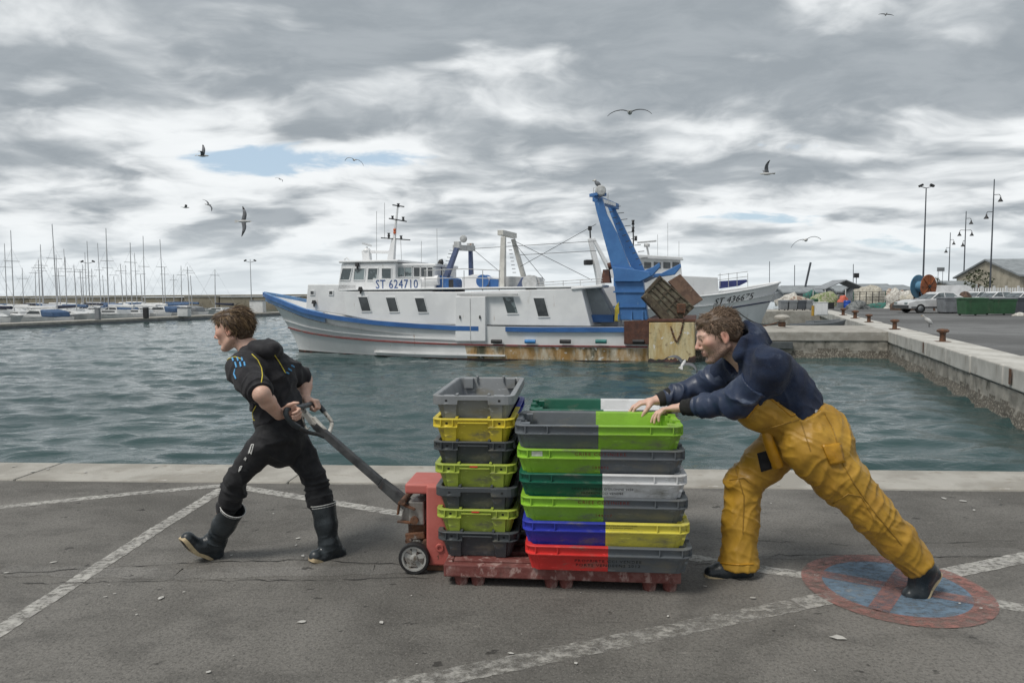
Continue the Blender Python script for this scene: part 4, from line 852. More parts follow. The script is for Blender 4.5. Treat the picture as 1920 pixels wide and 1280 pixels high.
    def flow(p, g):
        f_, l_, u_ = p
        if u_ > .10 and f_ > .0: return (.9, .1, .35)
        if u_ > .085: return (-.8, .1, -.25)
        if f_ > .03: return (.15, .1 * np.sign(l_), -.9)
        return (-.55 if u_ > .03 else -.12, .0, -.85)
    hair_obj(H, t, [((-.020, 0, .040), (.098, .079, .083)), ((-.058, 0, -.005), (.056, .066, .078)), ((.042, 0, .082), (.045, .055, .030))], 3600, ok, flow, lambda p, g: (g.uniform(.025, .055) if p[0] > .02 and p[2] < .1 else g.uniform(.05, .10)) * (1.25 if p[2] > .1 and g.random() < .25 else 1), .0020,
             [(.075, .045, .025), (.11, .068, .036), (.045, .028, .018), (.20, .13, .065), (.28, .19, .10)], 5, extra=[((.100, 0, -.005), (.062, .10, .082)), ((.03, .09, -.014), (.052, .045, .064)), ((.03, -.09, -.014), (.052, .045, .064))], curl=.26, up=.14, rand=.13).data.transform(Matrix.Translation(-t.location))
    return t
puller()
# ---------------------------------------------------------------- the man who pushes
def pusher():
    t = thing('person', 'bearded young man in navy hoodie and yellow oilskin overalls leaning on the crates to push', 'person', (1.35, 3.45, 0))
    TI = np.array(t.location); H = Head(q_(1346, 630, 3.46), (-.945, .02, -.325), (-.325, 0, .945), 1.06)
    Ls, Rs = q_(1446, 690, 3.27), q_(1388, 686, 3.62); Le, Re = q_(1385, 756, 3.40), q_(1325, 720, 3.74); Lw, Rw = q_(1279, 764, 3.585), q_(1233, 750, 3.735)
    nk = q_(1398, 672, 3.46); ch = q_(1438, 718, 3.45); ws = q_(1492, 782, 3.45); pv = q_(1514, 815, 3.46)
    Lh, Rh = q_(1518, 835, 3.36), q_(1476, 826, 3.57); Lk, Rk = q_(1630, 955, 3.31), q_(1393, 905, 3.62); La, Ra = q_(1728, 1066, 3.31), q_(1383, 1062, 3.585)
    sh = unit(Ls - Rs); tf = unit((-.85, -.15, -.52)); tx = unit(ws - ch)
    V = Vox((.45, 3.05, -.02), (2.18, 3.98, 1.48), .0044)
    V.cone(H.w(-.026, 0, -.06), nk, .056, .064, .02); H.build(V, 1.05, .6)
    V.chain([nk, ch, ws, pv], [.075, .12, .11, .115], .04, (tf, .75)); V.cone(Ls, Rs, .062, .062, .03)
    for s_, e_, w_ in ((Ls, Le, Lw), (Rs, Re, Rw)): V.cone(s_, e_, .054, .044, .02); V.cone(e_, w_, .044, .029, .02)
    for h_, k_, a_ in ((Lh, Lk, La), (Rh, Rk, Ra)): V.chain([h_, k_, a_], [.085, .055, .042], .03)
    hand(V, q_(1228, 751, 3.73), (-.97, .02, -.14), (-.12, 0, -.97), (0, -1, 0), [(26, 30, 20), (20, 26, 16), (22, 26, 16), (28, 30, 20)], 1.0, (.55, .75), .10)
    hand(V, q_(1274, 764, 3.59), (-.92, .20, -.12), (-.10, -.12, -.97), (.4, .9, 0), [(18, 26, 18), (24, 26, 16), (30, 28, 18), (38, 30, 20)], 1.0, (.25, .35), .12)
    v, f = V.mesh(1); skin_obj('body', v - TI, f, M_skin, t, H.colour(v, (.60, .39, .31), stub=.95, brow=(.060, .040, .028)))
    # hoodie body
    V = Vox((.85, 2.98, .70), (1.80, 3.95, 1.45), .005)
    V.cone(q_(1408, 684, 3.45), ch, .110, .150, .05, (tf, .78)); V.cone(ch, ws, .150, .130, .05, (tf, .82)); V.cone(ws, q_(1508, 800, 3.46), .140, .135, .04, (tf, .85))
    V.cone(Ls, Rs, .060, .060, .08); V.cone(nk, Ls, .066, .060, .08); V.cone(nk, Rs, .07, .085, .05); V.cone(q_(1460, 690, 3.40), q_(1510, 750, 3.43), .085, .08, .05)
    La5, Ra5 = Ls + (Le - Ls) * .62, Rs + (Re - Rs) * .72
    V.chain([Ls, La5], [.060, .068], .07); V.chain([Rs, Ra5], [.085, .074], .04)
    # hood: stands up behind the head
    V.ell(q_(1406, 645, 3.47), (.088, .120, .098), np.stack([unit((.92, 0, -.38)), unit((0, 1, 0)), unit((.38, 0, .92))]), .02)
    V.cone(q_(1400, 612, 3.47), q_(1416, 628, 3.47), .022, .052, .035); V.cone(q_(1386, 665, 3.36), q_(1392, 620, 3.40), .030, .022, .02); V.cone(q_(1420, 632, 3.46), q_(1438, 640, 3.46), .046, .024, .03)
    V.cone(H.w(-.05, 0, .08), q_(1372, 676, 3.46), .120, .082, .012, None, True); V.ell(q_(1386, 648, 3.46), (.060, .085, .085), np.stack([unit((.92, 0, -.38)), unit((0, 1, 0)), unit((.38, 0, .92))]), .01, True)
    v, f = V.mesh(2)
    v = folds(v, f, [((1, 0, .2), 8, 4, .012, None, 1, 31), ((.7, .3, .6), 17, 6, .006, None, 1, 38), (tuple(unit(Le - Ls)), 16, 5, .013, La5, .14, 32), ((.6, 0, -.8), 10, 4, .013, q_(1500, 750, 3.3), .16, 33), ((.3, .6, -.7), 14, 5, .010, q_(1410, 690, 3.3), .12, 34)])
    skin_obj('hoodie', v - TI, f, M_navy, t)
    # oilskin sleeves and knitted cuffs
    for k, (s_, e_, w_, r) in enumerate(((Ls, Le, Lw, 1.0), (Rs, Re, Rw, .94))):
        a0 = s_ + (e_ - s_) * .42; d1 = unit(e_ - s_); d2 = unit(w_ - e_); b1 = e_ + (w_ - e_) * .80
        V = Vox(np.minimum.reduce([a0, e_, b1]) - .15, np.maximum.reduce([a0, e_, b1]) + .15, .0045)
        V.chain([a0 - d1 * .05, e_ - d1 * .03], [.088 * r, .078 * r], .02); V.cone(e_ - d1 * .03, e_ + d2 * .04, .078 * r, .070 * r, .04); V.chain([e_ + d2 * .04, e_ + (w_ - e_) * .5, b1], [.070 * r, .060 * r, .047 * r], .02); V.clip(a0, -d1, .2)
        V.clip(b1 + d2 * .02, d2, .12)
        v, f = V.mesh(2); v = folds(v, f, [(tuple(d2), 15, 5, .022, e_ + d2 * .09, .11, 41 + k), (tuple(d1), 13, 5, .018, a0 + d1 * .1, .12, 44 + k), (tuple(d2), 24, 7, .010, b1, .09, 47 + k)])
        skin_obj('sleeve', v - TI, f, M_slv, t)
        V = Vox(np.minimum(b1, w_) - .1, np.maximum(b1, w_) + .1, .004); V.cone(b1 - d2 * .015, w_ - d2 * .005, .049 * r, .039 * r, .01); V.clip(w_ - d2 * .004, d2, .09); V.clip(b1 - d2 * .02, -d2, .09)
        v, f = V.mesh(1); v = folds(v, f, [(tuple(d2), 60, 9, .004, w_, .2, 50 + k)]); skin_obj('cuff', v - TI, f, M_cuff, t)
    # overalls: legs, seat and bib
    V = Vox((.75, 3.0, .02), (2.2, 3.95, 1.22), .0055)
    V.cone(q_(1418, 752, 3.45), ws, .152, .150, .05, (tf, .86)); V.cone(ws, pv, .148, .158, .05, (tf, .9))
    p1n = unit(np.cross(np.array(ray(1440, 738)), np.array(ray(1484, 780)))); p2n = unit(np.cross(np.array(ray(1484, 780)), np.array(ray(1540, 757)))); p1n = p1n if p1n[2] > 0 else -p1n; p2n = p2n if p2n[2] > 0 else -p2n
    # top edge of the bib: everything above both lines is cut away (planes through the edge as seen from the side)
    X, Y, Z = [V.o[i] + V.h * np.arange(V.n[i]) for i in range(3)]; X = X[:, None, None]; Y = Y[None, :, None]; Z = Z[None, None, :]
    e0, e1, e2 = q_(1436, 738, 3.45), q_(1484, 780, 3.42), q_(1540, 757, 3.42)
    def pln(a, b):
        n = np.array((-(b - a)[2], 0, (b - a)[0])); n = n / np.linalg.norm(n); n = n if n[2] > 0 else -n; return (X - a[0]) * n[0] + (Z - a[2]) * n[2] + 0 * Y
    V.D = np.maximum(V.D, np.minimum(pln(e0, e1), pln(e1, e2)).astype(np.float32))
    V.ell(q_(1530, 822, 3.45), (.155, .185, .15), None, .04); V.cone(q_(1545, 800, 3.42), q_(1560, 838, 3.36), .10, .105, .05)
    V.chain([Lh, Lh + (Lk - Lh) * .5, Lk, Lk + (La - Lk) * .5, La + (La - Lk) * .1], [.138, .118, .097, .088, .082], .03); V.clip(La - unit(La - Lk) * .030, unit(La - Lk) * .9 + np.array((0.25, 0, -.1)), .19)
    V.chain([Rh, Rh + (Rk - Rh) * .5, Rk, Rk + (Ra - Rk) * .5, Ra], [.116, .102, .088, .088, .096], .03); V.cone(Ra, Ra - np.array((0, 0, .05)), .104, .106, .02); V.clip(q_(1380, 1060, 3.58), (0, 0, -1), .17)
    V.cone(La + unit(La - Lk) * .06, La - unit(La - Lk) * .06, .074, .066, .004, None, True); V.cone(Ra - np.array((0, 0, .06)), Ra + np.array((0, 0, .02)), .078, .070, .004, None, True)
    v, f = V.mesh(2); ld, rd_ = unit(La - Lh), unit(Ra - Rk)
    v = folds(v, f, [((.75, 0, .65), 9, 2.0, .011, q_(1540, 880, 3.3), .20, 61), (tuple(ld), 10, 2.6, .008, Lk, .22, 62), (tuple(ld), 13, 3.5, .010, La, .13, 63), (tuple(rd_), 13, 4, .012, Rk + rd_ * .05, .14, 64), ((.9, 0, .3), 8, 2.0, .006, Ra, .25, 65), ((.3, 0, .95), 14, 4, .008, q_(1450, 790, 3.3), .13, 66), ((.9, .1, -.4), 14, 1.6, .007, q_(1600, 930, 3.3), .3, 67), ((.5, .2, .8), 24, 4, .004, None, 1, 68), ((.9, .1, -.4), 22, 3, .005, None, 1, 69), ((.6, .2, .75), 38, 7, .0025, None, 1, 70)])
    skin_obj('overalls', v - TI, f, M_oil, t); B = bvh_of(v, f)
    M_seam = pm('stitched_seam', (.30, .17, .02), .6, vs=60); M_but = pm('steel_button', (.55, .55, .54), .35, metal=.7, vs=30); M_oil2 = pm('yellow_oilskin_trim', (.46, .235, .012), .42, col2=(.36, .175, .008), vs=9, bump=.25, bs=30)
    def sm(pts, r, name, m, **k):
        o = seam(B, pts, r, name, m, t, **k)
        if o: o.data.transform(Matrix.Translation(-t.location))
    for pts in ([(1486, 790), (1510, 780), (1539, 769)], [(1500, 783), (1508, 810), (1520, 845)], [(1546, 775), (1560, 800), (1570, 830)], [(1418, 806), (1450, 800), (1484, 790)], [(1570, 850), (1600, 905), (1640, 960), (1690, 1020)], [(1380, 880), (1395, 930), (1393, 1000)], [(1560, 945), (1590, 925), (1615, 930), (1640, 975)], [(1368, 900), (1395, 895), (1408, 905)]): sm(pts, .0028, 'seam', M_seam)
    sm([(1400, 784), (1436, 739), (1484, 779), (1510, 769), (1538, 757)], .0055, 'hem', M_oil2, off=.001)
    sm([(1351, 1055), (1380, 1058), (1412, 1057)], .005, 'hem', M_oil2, off=.0005)
    bq = on_surf(B, 1531, 772, .002); bq = bq - t.location; MB().lathe([(0, .0), (.010, .0), (.0095, .004), (.006, .0055), (0, .006)], c=bq, axis=(.2, -.95, .2), n=14).obj('button', M_but, t, sharp=50)
    # hanging flap and patch pocket, laid over the cloth
    def patch(name, poly, mat, off, th=.006, n=7):
        (a, b, c, d) = poly; rows = []
        for i in range(n + 1):
            row = []
            for k_ in range(n + 1):
                x0, y0 = a[0] + (b[0] - a[0]) * i / n, a[1] + (b[1] - a[1]) * i / n; x1, y1 = d[0] + (c[0] - d[0]) * i / n, d[1] + (c[1] - d[1]) * i / n
                q = on_surf(B, x0 + (x1 - x0) * k_ / n, y0 + (y1 - y0) * k_ / n, off); row.append(q)
            rows.append(row)
        flat = [q for r in rows for q in r if q is not None]
        if len(flat) < (n + 1) ** 2 * .9: return
        mean = sum(flat, Vector()) / len(flat); rows = [[(q if q is not None else mean) - t.location for q in r] for r in rows]; mb = MB(); mb.grid(rows, True); o = mb.obj(name, mat, t); so_ = o.modifiers.new('thickness', 'SOLIDIFY'); so_.thickness = th; so_.offset = 0; return o
    fl = MB(); fl.grid([[q_(x, y, Yd) - TI for x, y, Yd in r] for r in (((1424, 812, 3.42), (1434, 809, 3.38), (1446, 806, 3.38)), ((1430, 832, 3.41), (1440, 829, 3.36), (1453, 826, 3.37)), ((1438, 855, 3.42), (1447, 851, 3.37), (1462, 849, 3.38)), ((1446, 874, 3.43), (1456, 872, 3.385), (1470, 870, 3.39)), ((1450, 881, 3.43), (1459, 881, 3.39), (1472, 876, 3.395)))], True); fo = fl.obj('flap', M_oil2, t); fm = fo.modifiers.new('thickness', 'SOLIDIFY'); fm.thickness = .008; fs = fo.modifiers.new('smooth', 'SUBSURF'); fs.levels = 2; fs.render_levels = 2
    patch('opening', ((1420, 850), (1440, 844), (1447, 878), (1427, 884)), M_trk, .003, .002)
    patch('pocket', ((1540, 834), (1574, 830), (1582, 866), (1556, 872)), M_oil2, .006, .008)
    # boots
    for nm, ank, heel, ball, toe, upv in (('boot', Ra, q_(1398, 1074, 3.585), q_(1352, 1072, 3.57), q_(1334, 1073, 3.565), (0, 0, 1)), ('boot', La, q_(1747, 1076, 3.33), q_(1721, 1111, 3.31), q_(1706, 1116, 3.31), (-.50, 0, .86))):
        lo = np.minimum.reduce([ank, heel, ball, toe]) - .14; hi = np.maximum.reduce([ank, heel, ball, toe]) + .14; V = Vox(lo, hi, .004); up = unit(upv); axs = unit(Lk - La) if ank is La else np.array((0, 0, 1.0))
        V.cone(ank + axs * .10, ank, .060, .052, .02); V.cone(ank, heel + up * .012, .052, .040, .03); V.cone(ank - up * .004, ball + up * .01, .052, .046, .03); V.cone(ball, toe, .044, .037, .015); V.cone(heel, ball, .036, .040, .02)
        hb, bb, tb = heel - up * .030, ball - up * .034, toe - up * .030
        dh = unit(bb - hb); nh = unit(up - dh * (up @ dh)); V.clip((hb + bb) / 2 + nh * .004, -nh, .14)
        v, f = V.mesh(1); bt = skin_obj(nm, v - TI, f, M_boot, t); dt = unit(tb - bb)
        sole([(hb - dh * .046 - TI, .026), (hb - TI, .037), ((hb + bb) / 2 - TI, .036), (bb - TI, .047), (tb - TI, .043), (tb + dt * .040 - TI + up * .004, .024)], up, M_sole, bt)
    def ok(p, g):
        f_, l_, u_ = p
        return u_ > (.078 if f_ > .052 else (.045 if f_ > .03 else (.000 if f_ > -.018 else -.050))) - g.uniform(0, .010)
    def flow(p, g):
        f_, l_, u_ = p
        if u_ > .08: return (.55 if f_ > 0 else -.3, .1, .15)
        if f_ > .02: return (-.1, 0, -.7)
        return (-.5, 0, -.7)
    hair_obj(H, t, [((-.020, 0, .038), (.0985, .0785, .0845)), ((-.060, 0, -.005), (.050, .064, .060)), ((.040, 0, .084), (.040, .050, .026))], 5200, ok, flow, lambda p, g: g.uniform(.022, .042) * (1.25 if p[2] > .09 else .8), .0018,
             [(.12, .078, .050), (.085, .055, .036), (.17, .115, .075), (.27, .19, .13)], 9, extra=[((.098, 0, -.008), (.052, .10, .078)), ((.036, .09, -.03), (.052, .04, .066)), ((.036, -.09, -.03), (.052, .04, .066)), ((-.012, .088, -.012), (.028, .02, .040)), ((-.012, -.088, -.012), (.028, .02, .040))], curl=.75, up=.20, rand=.16).data.transform(Matrix.Translation(-t.location))
    return t
pusher()
# ================================================================ the trawler at the far side of the basin
M_hull = pm('white_hull_paint', (.74, .75, .75), .42, col2=(.64, .65, .655), vs=.7, bump=.06, bs=6, dirts=[((.46, .44, .40), 1.6, .60, .78, (1, 1, .35)), ((.36, .22, .11), 3.0, .70, .80, (1.6, 1.6, .25)), ((.30, .17, .08), 2.2, .66, .74, (3, 3, .22))])
M_house = pm('white_house_paint', (.75, .76, .765), .45, col2=(.67, .68, .69), vs=.9, bump=.05, bs=7, dirts=[((.47, .46, .43), 1.3, .62, .78, (1, 1, .3)), ((.30, .19, .10), 4.0, .66, .76, (2.5, 2.5, .2))])
M_blue = pm('blue_boat_paint', (.035, .125, .34), .45, col2=(.028, .10, .28), vs=1.5, bump=.06, bs=12, dirts=[((.10, .20, .38), 6, .62, .72, (1, 1, .4)), ((.05, .04, .035), 5, .70, .78, (1, 1, .3))])
M_gblue = pm('blue_gallows_paint', (.060, .185, .43), .5, col2=(.045, .145, .36), vs=1.2, bump=.1, bs=10, dirts=[((.16, .28, .46), 5, .62, .72, (1, 1, .5)), ((.04, .035, .03), 4, .70, .78, (2, 2, .25))])
M_grblue = pm('grey_blue_paint', (.075, .105, .20), .55, vs=2, dirts=[((.16, .12, .10), 6, .64, .74, (1, 1, .4))])
M_glass = pm('dark_window_glass', (.030, .036, .040), .12, col2=(.055, .065, .070), vs=3, spec=.8, rvar=.04)
M_wglass = pm('wheelhouse_glass', (.20, .25, .26), .10, col2=(.055, .075, .080), vs=2.2, vr=(.47, .53), spec=.8, rvar=.03)
M_brown = pm('rusted_plate', (.105, .045, .030), .8, col2=(.060, .028, .022), vs=4, bump=.4, bs=18, dirts=[((.20, .10, .05), 9, .58, .7, (1, 1, .5))])
M_redline = pm('dull_red_rail', (.23, .035, .03), .6, vs=4, dirts=[((.10, .07, .05), 5, .5, .65, (1, 1, 1))])
M_ring = pm('painted_pipe', (.50, .51, .51), .5, vs=6, dirts=[((.25, .13, .07), 6, .62, .74, (1, 1, 1))])
M_dk = pm('dark_fitting', (.025, .026, .028), .6, vs=10); M_orange = pm('orange_plastic', (.62, .12, .03), .5, vs=10); M_grn = pm('teal_fender', (.02, .17, .16), .5, vs=8); M_lblue = pm('bright_blue_fender', (.03, .22, .55), .5, vs=8)
M_black2 = pm('bottom_paint', (.030, .022, .020), .7, vs=4, dirts=[((.13, .05, .04), 3, .5, .66, (1, 1, 1)), ((.03, .05, .025), 5, .55, .68, (1, 1, 1))])
# stained band along the lower side: rust, weed and worn paint patches with a shape of their own
def stained(name, base, rust, weed):
    m = bpy.data.materials.new(name); m.use_nodes = True; t = m.node_tree; b = t.nodes['Principled BSDF']; co = nd(t, 'ShaderNodeTexCoord').outputs['Object']
    st = vmth(t, 'MULTIPLY', co, (1.0, 1.0, .22)); c = mixc(t, ss(t, noise_n(t, st, 1.4, 6, .7), .38, .58), base, rust)
    c = mixc(t, ss(t, noise_n(t, vmth(t, 'ADD', st, (7, 3, 0)), 1.1, 6, .7), .50, .62), c, weed)
    c = mixc(t, ss(t, noise_n(t, co, 7, 6, .7), .56, .70, 0, .8), c, (.16, .11, .06)); c = mixc(t, ss(t, noise_n(t, vmth(t, 'ADD', co, (3, 8, 1)), 3.2, 4, .6), .63, .66), c, (.62, .61, .56))
    t.links.new(c, b.inputs['Base Color']); b.inputs['Roughness'].default_value = .75
    t.links.new(nd(t, 'ShaderNodeBump', {'Strength': .4, 'Distance': .02, 'Height': noise_n(t, co, 20, 4, .6)}).outputs[0], b.inputs['Normal']); return m
M_stain = stained('stained_lower_side', (.56, .52, .42), (.36, .21, .07), (.060, .062, .035))
M_stern = stained('stained_stern_plate', (.56, .49, .30), (.42, .29, .11), (.30, .27, .16))
TA = R(-15); tx_ = Vector((math.cos(TA), math.sin(TA), 0)); tn_ = Vector((math.sin(TA), -math.cos(TA), 0)); TO = Vector((-9.43, 30.83, WZ))      # tx_: bow to stern, tn_: towards the camera
tr = thing('trawler', 'white and blue steel trawler with tall blue gantry, registration ST 624710', 'fishing boat', TO, TA)
# local frame of the boat: x aft, y away from the camera, z up from the waterline
TM = Matrix.Translation(TO) @ Matrix.Rotation(TA, 4, 'Z'); TMI = TM.inverted()
def bp(px, py, n=2.3):
    """point of the photograph on the boat's fore-and-aft plane at n metres to the near side"""
    d = ray(px, py); q = TMI @ C0; e = TMI.to_3x3() @ d; k = (-n - q.y) / e.y; return q + e * k
LT, BM = 15.35, 2.3
def halfb(u): return BM * (1 - (1 - min(u / .42, 1)) ** 2.1) ** .8 if u < .42 else BM * (1 - .06 * ((u - .42) / .58) ** 2)
def halfw(u): return BM * .96 * (1 - (1 - min(u / .52, 1)) ** 1.7) if u < .52 else BM * .96 * (1 - .05 * ((u - .52) / .48) ** 2)
def railz(s): return np.interp(s, [-2.3, -1, 0, 1.5, 3, 5, 7, 9, 12, 15.35], RZ)
_b = [bp(495, 547, 0), bp(520, 560, 1.0), bp(560, 577, 1.6), bp(620, 590, 2.0), bp(700, 600, 2.3), bp(780, 606, 2.3), bp(853, 610, 2.3), bp(1000, 613, 2.3), bp(1165, 613, 2.3)]
RX = [p.x for p in _b]; RZv = [p.z for p in _b]
def railz(s): return float(np.interp(s, RX, RZv))
XB_ = RX[0]
def stemx(z): 
    k = np.clip(z / RZv[0], -.8, 1); return XB_ * (k ** 1.35 if k > 0 else k * .4)
US = np.concatenate([np.linspace(0, .12, 9), np.linspace(.15, 1, 26)])
def hull_pt(u, h):
    """u along, h: -1 keel .. 0 waterline .. 1 rail"""
    if h >= 0:
        z = h * railz(XB_ * (1 - u) + LT * u); x = stemx(z) * (1 - u) + LT * u; zr = railz(x); z = h * zr; x = stemx(z) * (1 - u) + LT * u; hb = halfw(u) * (1 - h ** .8) + halfb(u) * h ** .8
    else: z = h * 1.0; x = stemx(z) * (1 - u) + LT * u; hb = halfw(u) * (1 - (-h) ** 2.5 * .6)
    return x, hb, z
def hull_strip(h0, h1, off, u0=0.0, u1=1.0, side=-1, n=40, nh=2):
    rows = []
    for u in np.linspace(u0, u1, n):
        r = []
        for h in np.linspace(h0, h1, nh):
            x, b, z = hull_pt(u, h); r.append(Vector((x - (off if u < .02 else 0), side * (b + off), z)))
        rows.append(r)
    return rows
hm = MB()
for side in (-1, 1): hm.grid([[Vector((x, side * b, z)) for x, b, z in (hull_pt(u, h) for h in (-1, -.6, -.25, 0, .1, .25, .4, .55, .7, .85, 1))] for u in US])
hm.add([Vector((LT, s * b, z)) for s, (x, b, z) in [(-1, hull_pt(1, h)) for h in (-1, 0, 1)] + [(1, hull_pt(1, h)) for h in (1, 0, -1)]], [tuple(range(6))])
hull = hm.obj('hull', M_hull, tr, sharp=45)
def slab(rows_a, name, mat, parent=tr, th=.0, label=None):
    mb = MB(); mb.grid(rows_a, True); o = mb.obj(name, mat, parent, label=label)
    if th: m = o.modifiers.new('thickness', 'SOLIDIFY'); m.thickness = th; m.offset = 0
    return o
def rail_along(h, r, u0, u1, name, mat, n=40, dz=0.0, flat=None):
    mb = MB()
    for side in (-1, 1):
        pts = []
        for u in np.linspace(u0, u1, n): x, b, z = hull_pt(u, h); pts.append(Vector((x - .02, side * (b + .01), z + dz)))
        if flat:
            rows = [[p + V3(0, side * 0.0, -flat / 2), p + V3(0, side * r, -flat / 2), p + V3(0, side * r, flat / 2), p + V3(0, 0, flat / 2)] for p in pts]; mb.grid(rows, False, wrap=True)
        else: mb.tube(pts, r, 6)
    return mb.obj(name, mat, tr)
rail_along(1.0, .07, 0.0, .61, 'rub_rail', M_blue, dz=-.10, flat=.17); rail_along(1.0, .07, .675, .985, 'rub_rail', M_blue, dz=-.10, flat=.17)
rail_along(.44, .045, .0, 1.0, 'rail_strip', M_redline, flat=.05); rail_along(.58, .035, .0, .62, 'white_strake', M_hull, flat=.05); rail_along(.13, .05, .30, .66, 'white_strake', M_hull, flat=.06)
bt_ = MB(); [bt_.grid([[Vector((x, s * (b + .012), z)) for x, b, z in (hull_pt(u, h) for h in (-.9, -.3, -.05, .03))] for u in np.linspace(0, 1, 40)]) for s in (-1, 1)]; bt_.obj('boot_top', M_black2, tr)
sb = MB(); [sb.grid([[Vector((x, s * (b + .008), z)) for x, b, z in (hull_pt(u, h) for h in (.03, .2, .40))] for u in np.linspace(.56, 1.0, 30)]) for s in (-1, 1)]; sb.obj('stained_side', M_stain, tr)
# bow bulwark inside and foredeck
dk = MB(); rows = []
for u in np.linspace(0.005, .99, 40): x, b, z = hull_pt(u, 1); rows.append([Vector((x + .05, -b + .04, z - .42 - .1 * u)), Vector((x + .05, 0, z - .38 - .1 * u)), Vector((x + .05, b - .04, z - .42 - .1 * u))])
dk.grid(rows); dk.obj('deck', pm('deck_paint', (.46, .46, .45), .7, vs=2), tr)
bi = MB()
for s in (-1, 1):
    rows = []
    for u in np.linspace(0.0, .20, 14): x, b, z = hull_pt(u, 1); rows.append([Vector((x + .06, s * max(b - .05, .0), z - .40)), Vector((x + .06, s * max(b - .05, 0), z - .01)), Vector((x, s * b, z + .012)), Vector((x, s * (b + .02), z - .03))])
    bi.grid(rows, False)
bi.obj('bulwark', pm('light_blue_bulwark', (.16, .31, .55), .5, vs=3, dirts=[((.5, .52, .55), 6, .6, .7, (1, 1, 1))]), tr)
# ---------------- deckhouse along the side, from measured outlines on the near side plane
def side_house(outline, n_near, n_far, name, mat, bev=.03, parent=tr, label=None):
    pts = [bp(x, y, n_near) for x, y in outline]; mb = MB(); mb.prism([(p.x, p.z) for p in pts], lambda x, z, h: Vector((x, h, z)), -n_near, n_far); return mb.obj(name, mat, parent, label, bev=bev)
NS = 2.16
mainh = side_house([(700, 601.5), (650, 591.5), (643, 546), (855, 547), (1090, 540), (1108, 612), (780, 608)], NS, 2.0, 'deckhouse', M_house)
side_house([(573, 580), (577, 533), (668, 533), (668, 594)], 1.55, 1.5, 'deckhouse', M_house)
roofm = MB(); a, b_ = bp(640, 546, NS), bp(1094, 540, NS); roofm.bar(Vector((a.x - .1, 0, a.z + .05)), Vector((b_.x, 0, b_.z + .05)), 4.36, .07); roofm.obj('roof', M_house, tr, bev=.02)
def window(cx, cy, w, h, shear, n, parent, mat=M_glass, frame=M_house, fw=.035, depth=.03):
    """raked window: shear is how far the foot lies aft of the head, all in photo pixels"""
    q = [bp(cx - w / 2 - shear / 2, cy - h / 2, n), bp(cx + w / 2 - shear / 2, cy - h / 2, n), bp(cx + w / 2 + shear / 2, cy + h / 2, n), bp(cx - w / 2 + shear / 2, cy + h / 2, n)]
    c = sum(q, Vector()) / 4; mb = MB(); o = [c + (p - c) * (1 + fw / (p - c).length * 1.4) for p in q]
    mb.add([p + V3(0, -depth, 0) for p in o] + [p + V3(0, -depth, 0) for p in q] + [p + V3(0, .02, 0) for p in o] + [p + V3(0, .02, 0) for p in q], [(i, (i + 1) % 4, 4 + (i + 1) % 4, 4 + i) for i in range(4)] + [(8 + i, 8 + (i + 1) % 4, (i + 1) % 4, i) for i in range(4)] + [(4 + i, 4 + (i + 1) % 4, 12 + (i + 1) % 4, 12 + i) for i in range(4)])
    f = mb.obj('window', frame, parent); g = MB(); g.add([p + V3(0, -depth * .35, 0) for p in q], [(0, 1, 2, 3)]); g.obj('pane', mat, f, fix=False); return f
for (x, y) in ((684, 570), (736, 571), (790, 572)): window(x, y, 17, 26, 7, NS, mainh)
for (x, y, w, h, sh, m) in ((957, 572, 20, 30, 9, M_wglass), (1015, 576, 20, 34, 9, M_glass)): window(x, y, w, h, sh, NS, mainh, m)
for (x, y) in ((586, 549), (621, 549)): window(x, y, 6, 6, 0, 1.55, tr)
# side door and its overhead track
q = [bp(857, 556, NS), bp(913, 556, NS), bp(913, 639, NS), bp(857, 639, NS)]; dm = MB(); dm.prism([(p.x, p.z) for p in q], lambda x, z, h: Vector((x, h, z)), -NS - .20, -NS + .1); door = dm.obj('door', M_house, tr, bev=.02)
ddm = MB(); l0, l1 = bp(885, 558, NS), bp(885, 638, NS); ddm.box(((l0.x + l1.x) / 2, -NS - .205, (l0.z + l1.z) / 2), (.025, .012, (l0.z - l1.z) * .96)); ddm.obj('door_joint', M_ring, door)
hdm = MB(); 
for hx in (866, 903): h_ = bp(hx, 594, NS); hdm.box((h_.x, -NS - .23, h_.z), (.04, .05, .12))
hdm.obj('handle', M_dk, door)
tk = MB(); a, b_ = bp(860, 552, NS), bp(972, 552, NS); tk.bar(a + V3(0, -.12, 0), b_ + V3(0, -.12, 0), .14, .05); tk.obj('door_track', M_ring, tr)
# aft working space: open shelter with sloping front, blue back wall, white bits
side_house([(1085, 590), (1076, 545), (1122, 540), (1150, 592)], 1.2, 1.9, 'shelter', pm('shelter_grey_paint', (.33, .36, .38), .6, vs=2, dirts=[((.2, .15, .1), 4, .62, .7, (1, 1, .3))]), .01)  # shelter in plain grey paint with brown streaks
side_house([(1092, 604), (1092, 590), (1150, 590), (1150, 604)], 1.4, 1.8, 'bulkhead', M_blue, .01)
rf = MB(); a, b_ = bp(1071, 541, NS), bp(1130, 536, NS); rf.bar(a + V3(0, .9, 0), b_ + V3(0, .9, 0), 1.9, .10); rf.obj('shelter_roof', M_house, tr, bev=.03)
side_house([(1127, 612), (1118, 560), (1128, 535), (1160, 537), (1160, 612)], -.2, 1.9, 'gallows_house', M_house, .02)
